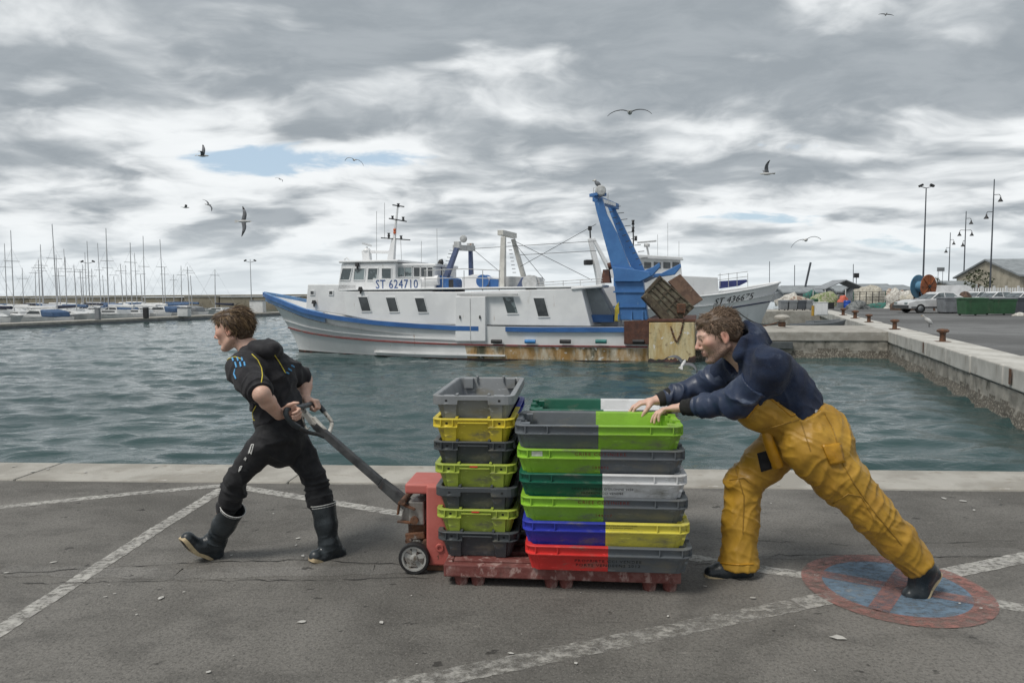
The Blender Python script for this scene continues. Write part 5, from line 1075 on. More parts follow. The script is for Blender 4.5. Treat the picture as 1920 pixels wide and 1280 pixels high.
# stern: rusted plate and heavy stained block, chain
side_house([(1170, 645), (1170, 602), (1217, 600), (1217, 645)], 2.33, -2.1, 'stern_plate', M_brown, .01)
sx0, sx1 = bp(1216, 640, 2.34).x, bp(1302, 640, 2.34).x; z1, z0 = bp(1250, 604, 2.34).z, -.55
stb = MB(); stb.prism([(sx0, z0), (sx0, z1), (sx1, z1 + .03), (sx1 + .05, z0)], lambda x, z, h: Vector((x, h, z)), -2.34, 2.2); stb.obj('stern_ramp', M_stern, tr, bev=.05)
wd = MB(); rows = []
for k in range(30):
    x = sx0 + (sx1 - sx0 + .05) * k / 29; h_ = .10 + .10 * random.random() + (.12 if k > 24 else 0); rows.append([Vector((x, -2.345, -.3)), Vector((x, -2.36, h_ * .5)), Vector((x, -2.345, h_))])
wd.grid(rows); wd.obj('weed_fringe', M_black2, tr)
cp_ = MB(); cp_.box(((sx0 + sx1) / 2, 0, z1 + .06), (sx1 - sx0 + .1, 4.7, .10)); cp_.obj('stern_rail', M_brown, tr, bev=.02)
# ---------------- wheelhouse
NW = 1.55
wh = side_house([(632, 546), (640, 494), (742, 492), (742, 546)], NW, 1.5, 'wheelhouse', M_house, .04)
side_house([(742, 546), (742, 500), (815, 500), (815, 546)], 1.3, 1.3, 'wheelhouse', M_house, .05)
rr_ = MB(); a, b_ = bp(636, 491, NW), bp(748, 489, NW); rr_.bar(Vector((a.x, 0, a.z)), Vector((b_.x, 0, b_.z)), 3.25, .10); a, b_ = bp(742, 497, 1.3), bp(818, 497, 1.3); rr_.bar(Vector((a.x, 0, a.z)), Vector((b_.x, 0, b_.z)), 2.7, .12); rr_.obj('wheelhouse_roof', M_house, tr, bev=.04)
for (x, w, sh) in ((649, 17, -5), (674, 19, -2), (699, 17, -2), (725, 17, 0)): window(x, 514, w, 21, sh, NW, wh, M_wglass, fw=.03)
for (x, w) in ((752, 13), (766, 13), (782, 11), (795, 10), (807, 9)): window(x, 510, w, 17, 0, 1.32, tr, M_wglass if x < 775 else M_glass, fw=.025)
bd = bp(700, 522, NW + .35), bp(790, 522, NW + .35), bp(790, 545, NW + .35), bp(700, 545, NW + .35); bb_ = MB(); bb_.prism([(p.x, p.z) for p in bd], lambda x, z, h: Vector((x, h, z)), -NW - .39, -NW - .33); board = bb_.obj('name_board', M_house, tr)
c = sum(bd, Vector()) / 4; hgt = (bd[0].z - bd[3].z)
Mt = Matrix.Translation((c.x, -NW - .398, c.z)) @ Matrix.Rotation(R(90), 4, 'X'); text_mesh('ST 624710', hgt * 1.02, pm('navy_lettering', (.03, .085, .26), .5, vs=9), board, Mt, ext=.003, sx=.80, space=1.06)
# mast with arms, lamps, radar
mst = MB(); m0, m1, m2 = bp(733, 492, 0), bp(739, 447, 0), bp(746, 386, 0); mst.bar(m0, m1, .26, .30, w2=.14, h2=.16); mst.bar(m1, m2, .10, .12, w2=.05, h2=.06); g0, g1 = bp(687, 472, 0), bp(733, 473, 0); mst.bar(g0, g1, .10, .12); mst.bar(bp(689, 492, 0), g0 + V3(0, 0, .06), .24, .34); mast = mst.obj('mast', M_house, tr, bev=.01)
arm = MB()
for (xa, ya, xb, yb) in ((720, 447, 764, 449), (735, 411, 757, 414), (742, 386, 752, 386)): a, b_ = bp(xa, ya, .0), bp(xb, yb, .0); arm.bar(a + V3(0, -.3, 0), b_ + V3(0, .3, 0), .05, .04)
arm.obj('mast_arm', M_dk, tr)
for i, (x, y) in enumerate(((736, 408), (756, 410), (729, 440), (729, 445), (752, 445), (747, 385))): p = bp(x, y, 0); l_ = MB(); l_.lathe([(0, -.07), (.06, -.07), (.05, -.02), (.035, 0), (.055, .05), (.07, .07), (0, .07)], c=p, n=10); l_.obj('mast_lamp', M_dk, tr, sharp=40)
for i, (x, y) in enumerate(((740, 431), (740, 436))): p = bp(x, y, .05); l_ = MB(); l_.lathe([(0, -.06), (.05, -.045), (.065, 0), (.05, .045), (0, .06)], c=p, n=12); l_.obj('signal_lamp', M_orange, tr)
rdm = MB(); p = bp(688, 466, 0); rdm.lathe([(0, -.16), (.14, -.16), (.17, -.08), (.12, .0), (.04, .02), (.04, .08), (0, .08)], c=p, n=14); rdm.bar(bp(679, 456, .1), bp(697, 461, -.1), .12, .07); rdm.obj('radar', M_house, tr, sharp=40)
an = MB(); [an.tube([bp(x, y0, 0), bp(x2, y1, 0)], .011, 5) for x, y0, x2, y1 in ((706, 492, 706, 396), (721, 447, 721, 380), (753, 492, 751, 445), (820, 500, 819, 428), (790, 498, 790, 452))]; an.obj('antenna', M_ring, tr)
lmp = MB(); p = bp(647, 491, 1.2); lmp.tube([p + V3(0, 0, -.05), p + V3(-.02, 0, .12), p + V3(.10, 0, .17), p + V3(.18, 0, .05)], .025, 8); lmp.obj('roof_vent', M_house, tr)
for (x, y, n) in ((677, 541, NS), (590, 566, 1.56), (671, 496, NW)): p = bp(x, y, n); ff = MB(); ff.box(p + V3(0, -.06, 0), (.16, .12, .14), taper=(.7, .7)); ff.tube([p + V3(0, -.06, -.07), p + V3(0, -.06, -.2)], .03, 6); ff.obj('deck_fitting', M_dk, tr)
lr = MB(); lr.tube([bp(790, 527, 1.2), bp(823, 525, 1.2)], .20, 14); lr.obj('liferaft', M_house, tr)
org = MB(); p = bp(727, 519, 1.2); org.lathe([(.0, -.08), (.09, -.04), (.10, .04), (.04, .09), (0, .1)], c=p, n=10); org.obj('buoy', M_orange, tr)
# funnel and exhaust
side_house([(810, 547), (818, 515), (845, 522), (853, 547)], 1.1, .2, 'funnel', M_blue, .03)
ex = MB(); p = bp(825, 516, .5); ex.tube([p, p + V3(-.02, 0, .35), p + V3(.06, 0, .55), p + V3(.12, 0, .56)], [.11, .12, .12, .10], 12); ex.obj('exhaust_pipe', M_dk, tr)
lv_ = MB(); a = bp(846, 533, 1.1); lv_.box(a + V3(0, -.02, 0), (.18, .06, .38)); lv_.obj('louvre', M_dk, tr)
# roof gear: A-frame, goalpost, winches, rails
af = MB(); 
af.bar(bp(830, 538, .9), bp(858, 462, .7), .18, .34, up=(0, 1, 0), w2=.16, h2=.22); af.obj('frame_leg', M_grblue, tr, bev=.01); af = MB(); af.bar(bp(884, 538, -.7), bp(882, 462, -.5), .16, .28, up=(0, 1, 0), w2=.14, h2=.18); af.obj('frame_leg', M_grblue, tr, bev=.01)
tp = MB(); tp.bar(bp(853, 464, .75), bp(887, 466, -.6), .22, .22); tp.box(bp(858, 459, .7), (.24, .24, .26)); tp.box(bp(882, 461, -.5), (.24, .24, .22)); tp.obj('frame_head', M_ring, tr, bev=.01)
fl_ = MB(); fl_.lathe([(0, -.13), (.12, -.13), (.15, -.05), (.15, .08), (.13, .12), (0, .14)], c=bp(869, 448, .2), axis=(.3, -1, 0), n=16); fl_.obj('floodlight', M_ring, tr, sharp=40)
gp = MB(); gp.bar(bp(942, 542, 1.0), bp(944, 444, .8), .22, .36, up=(0, 1, 0), w2=.18, h2=.18); gp.bar(bp(988, 540, -.8), bp(962, 448, -.6), .18, .30, up=(0, 1, 0), w2=.16, h2=.16); gp.bar(bp(938, 436, .9), bp(964, 442, -.75), .24, .20); gp.obj('goalpost', pm('cream_paint', (.58, .57, .53), .5, vs=2, dirts=[((.28, .17, .09), 5, .62, .72, (1, 1, .4))]), tr, bev=.01)
stp = MB()
for i in range(9): p = bp(948 + i * 1.2, 455 + i * 7, .85); stp.tube([p + V3(.08, -.02, 0), p + V3(.22, -.02, 0)], .012, 5)
for i in range(7): p = bp(853 - i * 2.4, 470 + i * 6.5, .8); stp.tube([p + V3(-.05, -.02, 0), p + V3(-.22, -.02, .02)], .012, 5)
stp.obj('rungs', M_dk, tr)
for (x, y, nn, r, mm) in ((905, 527, .8, .26, M_blue), (993, 530, .8, .30, M_ring)):
    p = bp(x, y, nn); w_ = MB(); w_.lathe([(0, -.05), (r, -.05), (r, .0), (r * .45, .02), (r * .45, .5), (r, .52), (r, .57), (0, .57)], c=p, axis=(0, 1, 0), n=18); w_.obj('winch_drum', mm, tr, sharp=40)
side_house([(866, 540), (866, 520), (890, 514), (932, 522), (936, 540)], .6, .8, 'winch_house', M_house, .02); side_house([(915, 540), (918, 520), (934, 524), (938, 540)], .75, .2, 'winch_cover', M_blue, .02)
side_house([(940, 540), (948, 518), (1004, 519), (1008, 540)], .5, .9, 'net_bin', M_ring, .02); side_house([(968, 538), (978, 520), (990, 520), (988, 538)], .72, .0, 'winch_cover', M_grblue, .02)
rl = MB(); 
for y0, y1 in ((507, 505), (523, 521)): rl.tube([bp(795, y0, 1.9), bp(870, y0 - 3, 1.9), bp(938, y1 + 2, 1.9)], .018, 6)
for x in (797, 830, 870, 905, 936): rl.tube([bp(x, 507, 1.9), bp(x, 545, 1.9)], .016, 6)
for y0 in (524, 529): rl.tube([bp(1008, y0 + 6, 1.6), bp(1130, y0 - 2, 1.6)], .014, 5)
for x in (1020, 1056, 1088, 1118): rl.tube([bp(x, 526, 1.6), bp(x, 543, 1.6)], .014, 5)
rl.obj('guard_rail', M_ring, tr)
ws_ = MB()
for a, b_ in (((1118, 420), (975, 500)), ((890, 466), (1118, 452)), ((888, 468), (940, 512)), ((965, 452), (1110, 525)), ((965, 456), (1022, 526)), ((975, 478), (1118, 470))): ws_.tube([bp(*a, .3), bp(*b_, .6)], .010, 4)
ws_.obj('rigging_wire', M_dk, tr)
# ---------------- the blue gantry aft
NG = 1.5
ga = side_house([(1160, 600), (1150, 520), (1205, 522), (1215, 600)], NG, -.9, 'gantry_base', M_gblue, .03)
side_house([(1152, 600), (1150, 520), (1205, 522), (1212, 600)], -.9, 1.5, 'gantry_base', M_gblue, .03)
le = MB(); le.prism([(p.x, p.z) for p in [bp(*q, NG) for q in ((1151, 516), (1118, 395), (1113, 372), (1129, 372), (1137, 400), (1158, 440), (1180, 498), (1208, 520))]], lambda x, z, h: Vector((x, h, z)), -NG, -NG + .28); le.obj('gantry_leg', M_gblue, tr, bev=.015)
le = MB(); le.prism([(p.x, p.z) for p in [bp(*q, -1.0) for q in ((1170, 470), (1139, 386), (1149, 382), (1168, 420), (1206, 500), (1212, 515), (1190, 515))]], lambda x, z, h: Vector((x, h, z)), .9, 1.2); le.obj('gantry_leg', M_gblue, tr, bev=.015)
hd = MB(); hd.bar(bp(1116, 372, NG), bp(1156, 388, -1.2), .22, .22); hd.bar(bp(1112, 365, NG), bp(1130, 366, NG - .3), .5, .12); hd.obj('gantry_head', M_gblue, tr, bev=.015)
hw_ = MB(); hw_.bar(bp(1128, 376, NG - .25), bp(1152, 384, -.6), .12, .12); hw_.obj('cross_bar', M_house, tr)
fl_ = MB(); fl_.lathe([(0, -.16), (.16, -.16), (.20, -.06), (.20, .08), (.16, .15), (0, .17)], c=bp(1126, 358, NG), axis=(.2, -1, 0), n=16); fl_.obj('floodlight', M_ring, tr, sharp=40)
hp = MB(); p = bp(1113, 352, NG); hp.tube([p + V3(0, 0, -.3), p, p + V3(.12, 0, .02), p + V3(.12, 0, -.1)], .014, 5); p = bp(1140, 362, NG); hp.tube([p, p + V3(0, 0, -.36)], .014, 5); hp.obj('lamp_guard', M_ring, tr)
gf = MB()
for y_ in (547, 575): gf.bar(bp(1150, y_, NG + .02), bp(1210, y_, NG + .02), .05, .06)
for x_ in (1160, 1184, 1205): a_ = bp(x_, 600, NG + .03); gf.bar(a_, a_ + V3(0, 0, .34), .06, .08, up=(0, 1, 0), w2=.05, h2=.02)
gf.obj('stiffener', M_gblue, tr)
bx = MB(); bx.prism([(p.x, p.z) for p in [bp(*q, NG + .12) for q in ((1148, 500), (1190, 505), (1218, 510), (1220, 518), (1200, 528), (1152, 528))]], lambda x, z, h: Vector((x, h, z)), -NG - .12, 1.2); bx.obj('gantry_beam', M_gblue, tr, bev=.02)
for (pts, n0, n1) in ((((1205, 508), (1225, 500), (1236, 492), (1238, 500), (1222, 518), (1205, 522)), NG, -1.1), (((1205, 515), (1240, 512), (1276, 494), (1277, 500), (1265, 515), (1215, 522)), -.8, 1.1)):
    m_ = MB(); m_.prism([(p.x, p.z) for p in [bp(*q, n0) for q in pts]], lambda x, z, h: Vector((x, h, z)), -n0, -n0 + .35); m_.obj('davit_arm', M_gblue, tr, bev=.02)
stg = MB(); [stg.tube([bp(1143 + i * 6.2, 398 + i * 11, NG - .3), bp(1150 + i * 6.0, 396 + i * 11, NG - .9)], .016, 5) for i in range(10)]; [stg.tube([p + V3(0, 0, 0), p + V3(.25, 0, .02)], .014, 5) for p in (bp(1152 + i * 6.3, 388 + i * 12, -1.0) for i in range(10))]; stg.obj('rungs', M_dk, tr)
yl = MB(); yl.prism([(p.x, p.z) for p in [bp(*q, 1.55) for q in ((1152, 602), (1153, 575), (1160, 566), (1162, 602))]], lambda x, z, h: Vector((x, h, z)), -1.55, -1.4); yl.obj('yellow_post', pm('yellow_paint', (.52, .42, .05), .5, vs=6), tr, bev=.01)
mo = MB(); p = bp(1146, 498, 1.0); mo.lathe([(0, -.12), (.13, -.12), (.13, .12), (0, .12)], c=p, axis=(1, 0, .3), n=12); mo.box(bp(1137, 518, .9), (.35, .5, .5), taper=(.6, .8)); mo.obj('hoist_motor', M_brown, tr, sharp=40)
# fenders hung along the rail strip
for (x, m_) in ((931, M_dk), (994, M_lblue), (1060, M_dk), (1127, M_grn), (1197, M_dk)): p = bp(x, 640, 2.36); f_ = MB(); f_.tube([p + V3(-.20, 0, 0), p + V3(.20, 0, 0)], .075, 10); f_.obj('fender', m_, tr)
# ---------------- otter boards hung from the davits (they hang: things of their own)
M_orib = pm('weathered_board_rib', (.105, .085, .055), .8, col2=(.06, .045, .032), vs=5, bump=.4, bs=20, dirts=[((.19, .17, .12), 8, .58, .68, (1, 1, 1))]); M_door = pm('weathered_otter_board', (.17, .155, .11), .8, col2=(.10, .085, .06), vs=3, bump=.3, bs=20, dirts=[((.09, .05, .03), 5, .56, .68, (1, 1, 1)), ((.26, .25, .19), 9, .60, .70, (1, 1, 1))]); M_door2 = pm('rusty_otter_board', (.155, .095, .065), .8, col2=(.09, .055, .04), vs=3, bump=.3, bs=20, dirts=[((.22, .17, .13), 7, .58, .70, (1, 1, 1))])
def otter(corners, n, name_label, mat, ribs, tilt=.35, th=.10):
    q = [TM @ bp(x, y, nn) for (x, y), nn in zip(corners, n)]; o = sum(q, Vector()) / 4; t_ = thing('otter_board', name_label, 'trawl door', o); q = [p - o for p in q]; nrm = (q[1] - q[0]).cross(q[3] - q[0]).normalized(); nrm = nrm if nrm.y < 0 else -nrm
    mb = MB(); mb.add([p + nrm * th / 2 for p in q] + [p - nrm * th / 2 for p in q], [(0, 1, 2, 3), (7, 6, 5, 4)] + [(i, (i + 1) % 4, 4 + (i + 1) % 4, 4 + i) for i in range(4)]); mb.obj('panel', mat, t_, bev=.02)
    if ribs:
        def uv(u, v): return (q[0].lerp(q[1], u)).lerp(q[3].lerp(q[2], u), v) + nrm * (th / 2 + .02)
        for k in np.linspace(.16, .95, 5): MB().bar(uv(k, .05), uv(k, .97), .05, .05, up=nrm).obj('rib', M_orib, t_)
        for k in (.33, .6, .85): MB().bar(uv(.03, k), uv(.97, k), .04, .045, up=nrm).obj('rib', M_orib, t_)
        MB().bar(q[0] + nrm * .05, q[3] + nrm * .05, .26, .22, up=nrm).obj('shoe', M_orib, t_, bev=.03)
        b2 = MB(); b2.box(uv(.62, .80) + nrm * .05, (.30, .20, .34)); b2.obj('bracket', M_rust, t_, bev=.03)
        MB().bar(q[0].lerp(q[1], .1) + nrm * .06, q[0].lerp(q[1], .98) + nrm * .06, .10, .08, up=nrm).obj('edge_bar', M_orib, t_)
    return t_, o
otter(((1206, 553), (1238, 518), (1302, 576), (1262, 614)), (2.2, 1.9, 1.6, 1.9), 'weathered ribbed trawl door hanging at the stern, the nearer of the two', M_door, True)
otter(((1252, 528), (1275, 514), (1318, 562), (1296, 576)), (.6, .4, .4, .6), 'plain brown trawl door hanging behind the ribbed one', M_door2, False)
ch = MB(); 
for k in range(26):
    u = k / 25; x = 1257 + (1284 - 1257) * u; y = 612 + 40 * math.sin(math.pi * u) * (1.0) - 30 * u; p = TM @ bp(x, y, 2.36); q2 = TM @ bp(x + 1.4, y + (2.2 if u < .5 else -2.6), 2.36); ch.tube([p, q2 + (q2 - p) * .3], .035 if k % 2 else .022, 6)
tag(ch.obj('chain', M_rust), 'rusty chain looped over the stained stern of the trawler', 'chain')
# ================================================================ things in the distance
M_wht = pm('white_gelcoat', (.66, .67, .67), .35, col2=(.56, .57, .57), vs=1.5); M_alu = pm('aluminium_mast', (.46, .47, .48), .5, metal=.0, vs=2); M_canv = pm('blue_canvas', (.06, .115, .22), .8, vs=3); M_navyc = pm('navy_canvas', (.012, .018, .04), .8, vs=3); M_tealc = pm('teal_canvas', (.02, .22, .17), .8, vs=3); M_redc = pm('red_canvas', (.45, .05, .05), .8, vs=3)
M_grey = pm('mid_grey_plastic', (.20, .215, .23), .55, vs=2, dirts=[((.10, .10, .10), 3, .6, .7, (1, 1, .4))]); M_dgrey = pm('slate_plastic', (.07, .08, .095), .55, vs=2); M_green = pm('green_bin_plastic', (.030, .095, .042), .5, col2=(.024, .075, .034), vs=2, dirts=[((.08, .10, .06), 4, .6, .72, (1, 1, .4))])
M_tan = pm('breakwater_stone', (.30, .265, .20), .9, col2=(.22, .195, .15), vs=.25, bump=.4, bs=3, dirts=[((.14, .12, .09), .5, .55, .7, (1, 1, .5)), ((.37, .33, .26), .35, .62, .72, (1, 1, 1))])
M_tile = pm('slate_roof', (.26, .285, .30), .7, vs=1.2); M_ochre = pm('cream_render', (.38, .35, .28), .85, vs=1.0, dirts=[((.2, .18, .14), 1.5, .6, .7, (1, 1, .4))])  # roof and wall colours lightened to stand for distance haze
def hull_verts(L, B, zb, zm, zs, rake=.14, draft=.35, n=14, tr_w=.8):
    """small boat hull, bow at +x, z from the waterline; returns rows of points"""
    hb = lambda u: B / 2 * min(1, (1 - u) ** .55 * 1.35) * (tr_w + (1 - tr_w) * min(1, u / .35))
    zr = lambda u: zs + (zm - zs) * min(1, u / .5) if u < .5 else zm + (zb - zm) * ((u - .5) / .5) ** 1.8
    rows = []
    for u in np.linspace(0, 1, n):
        r = []
        for h in (-1, -.4, 0, .35, .7, 1):
            z = zr(u) * h if h > 0 else draft * h; xx = L * u + rake * L * (max(h, 0) ** 1.3) * u ** 3 - .04 * L * (1 - u) * 0; w = hb(u) * (.72 + .28 * max(h, 0) ** .7) * (1 if h > -.9 else .55)
            r.append((xx, w, z))
        rows.append(r)
    return rows
def hull_mb(rows, deck=.06):
    mb = MB()
    for s in (-1, 1): mb.grid([[Vector((x, s * w, z)) for x, w, z in r] for r in rows], True)
    mb.add([Vector((x, -w, z)) for x, w, z in rows[0]] + [Vector((x, w, z)) for x, w, z in rows[0][::-1]], [tuple(range(12))])
    dk = [[Vector((r[-1][0], s * r[-1][1], r[-1][2] - deck)) for s in (-1, 0, 1)] for r in rows]; mb.grid(dk, False); return mb
# ---------------------------------------------------------------- second trawler, bow to the right
B2o, B2d = Vector((2.0, 36.0, WZ)), Vector((12.2, 2.3, 0)); b2a = math.atan2(B2d.y, B2d.x)
b2 = thing('fishing_boat', 'white fishing boat behind the pier, its bow marked ST 436675', 'fishing boat', B2o, b2a)
rows2 = hull_verts(11.6, 4.3, 2.98, 2.2, 2.1, rake=.115, n=30, tr_w=.9); h2 = hull_mb(rows2, .5).obj('hull', M_hull, b2, sharp=50)
def b2_w(x, z):
    best = None
    P_ = np.array([(q[0], q[2], q[1]) for r in rows2 for q in r[2:]]); d = ((P_[:, 0] - x) ** 2 + (P_[:, 1] - z) ** 2); i = np.argsort(d)[:4]; w = 1 / (d[i] + 1e-4); return float((P_[i, 2] * w).sum() / w.sum())
BT2 = Matrix.Translation(B2o) @ Matrix.Rotation(b2a, 4, 'Z'); BI2 = BT2.inverted()
def b2p(px, py, n=1.2):
    q = BI2 @ C0; e = BI2.to_3x3() @ ray(px, py); k = (-n - q.y) / e.y; return q + e * k
bv2 = BVHTree.FromPolygons([tuple(v.co) for v in h2.data.vertices], [tuple(p.vertices) for p in h2.data.polygons])
def on_b2(px, py, off=.02):
    o_ = BI2 @ C0; d = (BI2.to_3x3() @ ray(px, py)).normalized(); hh = bv2.ray_cast(o_, d); return None if hh[0] is None else hh[0] + hh[1] * (off if hh[1].dot(d) < 0 else -off)
tm = text_mesh('ST 436675', 1.0, pm('black_lettering', (.02, .02, .022), .5, vs=9), b2, Matrix.Identity(4), ext=.0)
xs = [v.co.x for v in tm.data.vertices]; x0_, x1_ = min(xs), max(xs)
for v in tm.data.vertices:
    u = (v.co.x - x0_) / (x1_ - x0_); k = v.co.y / .72; px = 1340 + 72 * u + 4 * k; py = 566.5 - 11.5 * u - 12.5 * k; q = on_b2(px, py, .03); v.co = q if q is not None else b2p(px, py, 1.2)
tm.data.update()
sl_ = MB(); pts = [on_b2(1372 + 80 * k / 9, 576.5 - 13 * k / 9, .03) for k in range(10)]; pts = [q for q in pts if q is not None]
if len(pts) > 2: sl_.tube(pts, .035, 5); sl_.obj('stripe', pm('navy_stripe', (.02, .03, .09), .5, vs=5), b2)
gw = MB(); [gw.tube([Vector((r[-1][0], s * r[-1][1], r[-1][2] + .02)) for r in rows2], .06, 6) for s in (-1, 1)]; gw.obj('gunwale', M_house, b2)
def b2_house(outline, n0, n1, name, mat, bev=.03):
    pts = [b2p(x, y, n0) for x, y in outline]; mb = MB(); mb.prism([(p.x, p.z) for p in pts], lambda x, z, h: Vector((x, h, z)), -n0, n1); return mb.obj(name, mat, b2, bev=bev)
b2_house([(1236, 585), (1240, 515), (1346, 520), (1350, 575)], 1.3, 1.3, 'deckhouse', M_house); b2_house([(1195, 520), (1202, 484), (1276, 487), (1280, 520)], 1.0, 1.0, 'wheelhouse', M_house); b2_house([(1192, 484), (1196, 477), (1280, 482), (1282, 488)], 1.15, 1.15, 'roof', M_house)
for x in (1214, 1232, 1250, 1267): 
    g_ = b2_house([(x - 6, 503), (x - 6, 491), (x + 7, 492), (x + 7, 503)], 1.02, -.99, 'window', M_glass, 0)
b2_house([(1350, 541), (1350, 527), (1400, 524), (1402, 528), (1386, 536)], -1.1, 1.2, 'bulwark', pm('dark_blue_bulwark', (.03, .04, .16), .5, vs=3), .01)
g_ = MB(); g_.bar(b2p(1133, 560, .9), b2p(1106, 447, .8), .30, .62, up=(0, 1, 0), w2=.2, h2=.20); g_.obj('gantry_leg', M_house, b2, bev=.02); g_ = MB(); g_.bar(b2p(1150, 520, -.8), b2p(1112, 447, -.8), .2, .35, up=(0, 1, 0), w2=.15, h2=.15); g_.obj('gantry_leg', M_house, b2, bev=.02)
g_ = MB(); g_.tube([b2p(1107, 447, .4), b2p(1106, 424, .4)], .04, 6); g_.box(b2p(1106, 428, .4), (.16, .16, .2)); g_.obj('gantry_lamp', M_dk, b2); g_ = MB(); g_.box(b2p(1103, 492, .9), (.40, .4, .26)); g_.obj('searchlight', M_dk, b2, bev=.05)
g_ = MB(); g_.tube([b2p(1188, 490, 0), b2p(1187, 415, 0)], .035, 6); [g_.lathe([(0, -.12), (.09, -.12), (.06, 0), (.09, .12), (0, .12)], c=b2p(x, y, 0), n=8) for x, y in ((1187, 417), (1187, 430), (1192, 447))]; g_.obj('mast', M_dk, b2)
g_ = MB(); g_.tube([b2p(1218, 488, 0), b2p(1213, 462, 0)], .05, 6); g_.bar(b2p(1196, 455, 0), b2p(1230, 452, 0), .14, .08); g_.lathe([(0, -.1), (.15, -.08), (.15, .08), (0, .1)], c=b2p(1213, 460, 0), n=10); g_.obj('radar', M_ring, b2)
g_ = MB()
for y0 in (511, 520): g_.tube([b2p(1346, y0 + 5, 1.0), b2p(1402, y0 - 2, 1.0)], .016, 5)
for x in (1350, 1366, 1382, 1402): g_.tube([b2p(x, 512, 1.0), b2p(x, 538, 1.0)], .016, 5)
g_.obj('guard_rail', M_ring, b2)
g_ = MB(); [g_.tube([b2p(x, 485, 0), b2p(x, y, 0)], .012, 4) for x, y in ((1252, 418), (1273, 452), (1233, 440))]; g_.obj('antenna', M_ring, b2)
# ---------------------------------------------------------------- breakwater, pontoon, moored boats
bw = MB(); bw.box((-75, 122.5, -1.2), (150, 3.4, 4.0)); brk = bw.obj('breakwater', M_tan, kind='structure')
k = -150.0; bi_ = 0
while k < 0:
    ln = random.uniform(5.5, 8.5); b = MB().box((0, 0, 0), (ln - .12, .5, 2.55)).obj('wall_block', M_tan, brk); b.location = (k + ln / 2, 120.75 + random.uniform(-.05, .05), -.05 + random.uniform(-.04, .04)); k += ln
MB().box((-75, 121.6, 1.42), (150, 2.6, .28)).obj('capping', M_tan, brk, bev=.05)
PA, PB = G(0, 617, WZ), G(470, 594, WZ); pd = (PB - PA).normalized(); pn = Vector((-pd.y, pd.x, 0))
po = MB(); po.box(PA + pd * 11 + pn * 1.2 + V3(0, 0, .08), (58, 2.4, .22), Matrix.Rotation(math.atan2(pd.y, pd.x), 3, 'Z')); pon = po.obj('pontoon', M_grey, kind='structure'); po = MB(); po.box(PA + pd * 11 + pn * 1.2 + V3(0, 0, .29), (58, 2.5, .18), Matrix.Rotation(math.atan2(pd.y, pd.x), 3, 'Z')); po.obj('pontoon_deck', M_conc, pon)
def sailboat(proto):
    L = (7.0, 8.0, 6.2)[proto]; t = thing('sailboat', 'x', 'sailboat'); rows = hull_verts(L, L * .31, .95, .72, .75, .10); hull_mb(rows).obj('hull', M_wht, t, sharp=50)
    c = MB(); c.prism([(L * .28, .70), (L * .30, 1.08), (L * .56, 1.05), (L * .68, .80), (L * .68, .70)], lambda x, z, h: Vector((x, h, z)), -L * .10, L * .10); c.obj('cabin', M_wht, t, bev=.08)
    w = MB(); w.box((L * .44, 0, .93), (L * .22, L * .203, .15)); w.obj('window', M_glass, t)
    m = MB(); m.tube([(0, 0, 0), (-.05, 0, .55), (-.12, 0, 1)], [.055, .05, .035], 6); mo_ = m.obj('mast', M_alu, t); mo_.location = (L * .55, 0, 1.0); mo_.scale = (1, 1, L * .92)
    s_ = MB(); [s_.tube([(L * .55 - .06, sg * .02, L * .62 + 1), (L * .55 - .06, sg * .75, L * .62 + 1.0)], .025, 4) for sg in (-1, 1)]; s_.obj('spreader', M_alu, t)
    bo = MB(); bo.tube([(L * .54, 0, 1.50), (L * .12, 0, 1.42)], [.10, .16], 8); bo.obj('sail_cover', (M_canv, M_wht, M_navyc)[proto], t)
    st = MB(); st.tube([(L * 1.06, 0, 1.2), (L * .55 - .1, 0, L * .90)], .008, 3); st.tube([(.1, 0, 1.0), (L * .55 - .1, 0, L * .90)], .008, 3); st.obj('stay', M_alu, t)
    return t
def motorboat(proto):
    L = (5.4, 6.4)[proto]; t = thing('motorboat', 'x', 'motorboat'); hull_mb(hull_verts(L, L * .36, 1.0, .75, .68, .12)).obj('hull', M_wht, t, sharp=50)
    c = MB(); c.prism([(L * .25, .7), (L * .30, 1.3), (L * .50, 1.34), (L * .64, .9), (L * .80, .74)], lambda x, z, h: Vector((x, h, z)), -L * .13, L * .13); c.obj('cabin', M_wht, t, bev=.1)
    w = MB(); w.prism([(L * .30, .98), (L * .32, 1.22), (L * .50, 1.25), (L * .58, 1.0)], lambda x, z, h: Vector((x, h, z)), -L * .134, L * .134); w.obj('window', M_glass, t)
    cv = MB(); cv.prism([(0.3, .7), (.5, 1.15), (L * .30, 1.36), (L * .28, .7)], lambda x, z, h: Vector((x, h, z)), -L * .135, L * .135); cv.obj('canopy', (M_grey, M_canv)[proto], t, bev=.12); return t
sp = [sailboat(i) for i in range(3)]; mp = [motorboat(i) for i in range(2)]
spots = []
for rowk, (off, start, step, cnt) in enumerate(((2.6, -3.5, 2.7, 13), (10.0, -2, 2.6, 15), (17.5, 0, 2.8, 15), (25, 3, 3.0, 15), (34, 8, 3.4, 14))):
    for i in range(cnt): spots.append((rowk, PA + pd * (start + i * step) + pn * off))
first = {}; boats = []
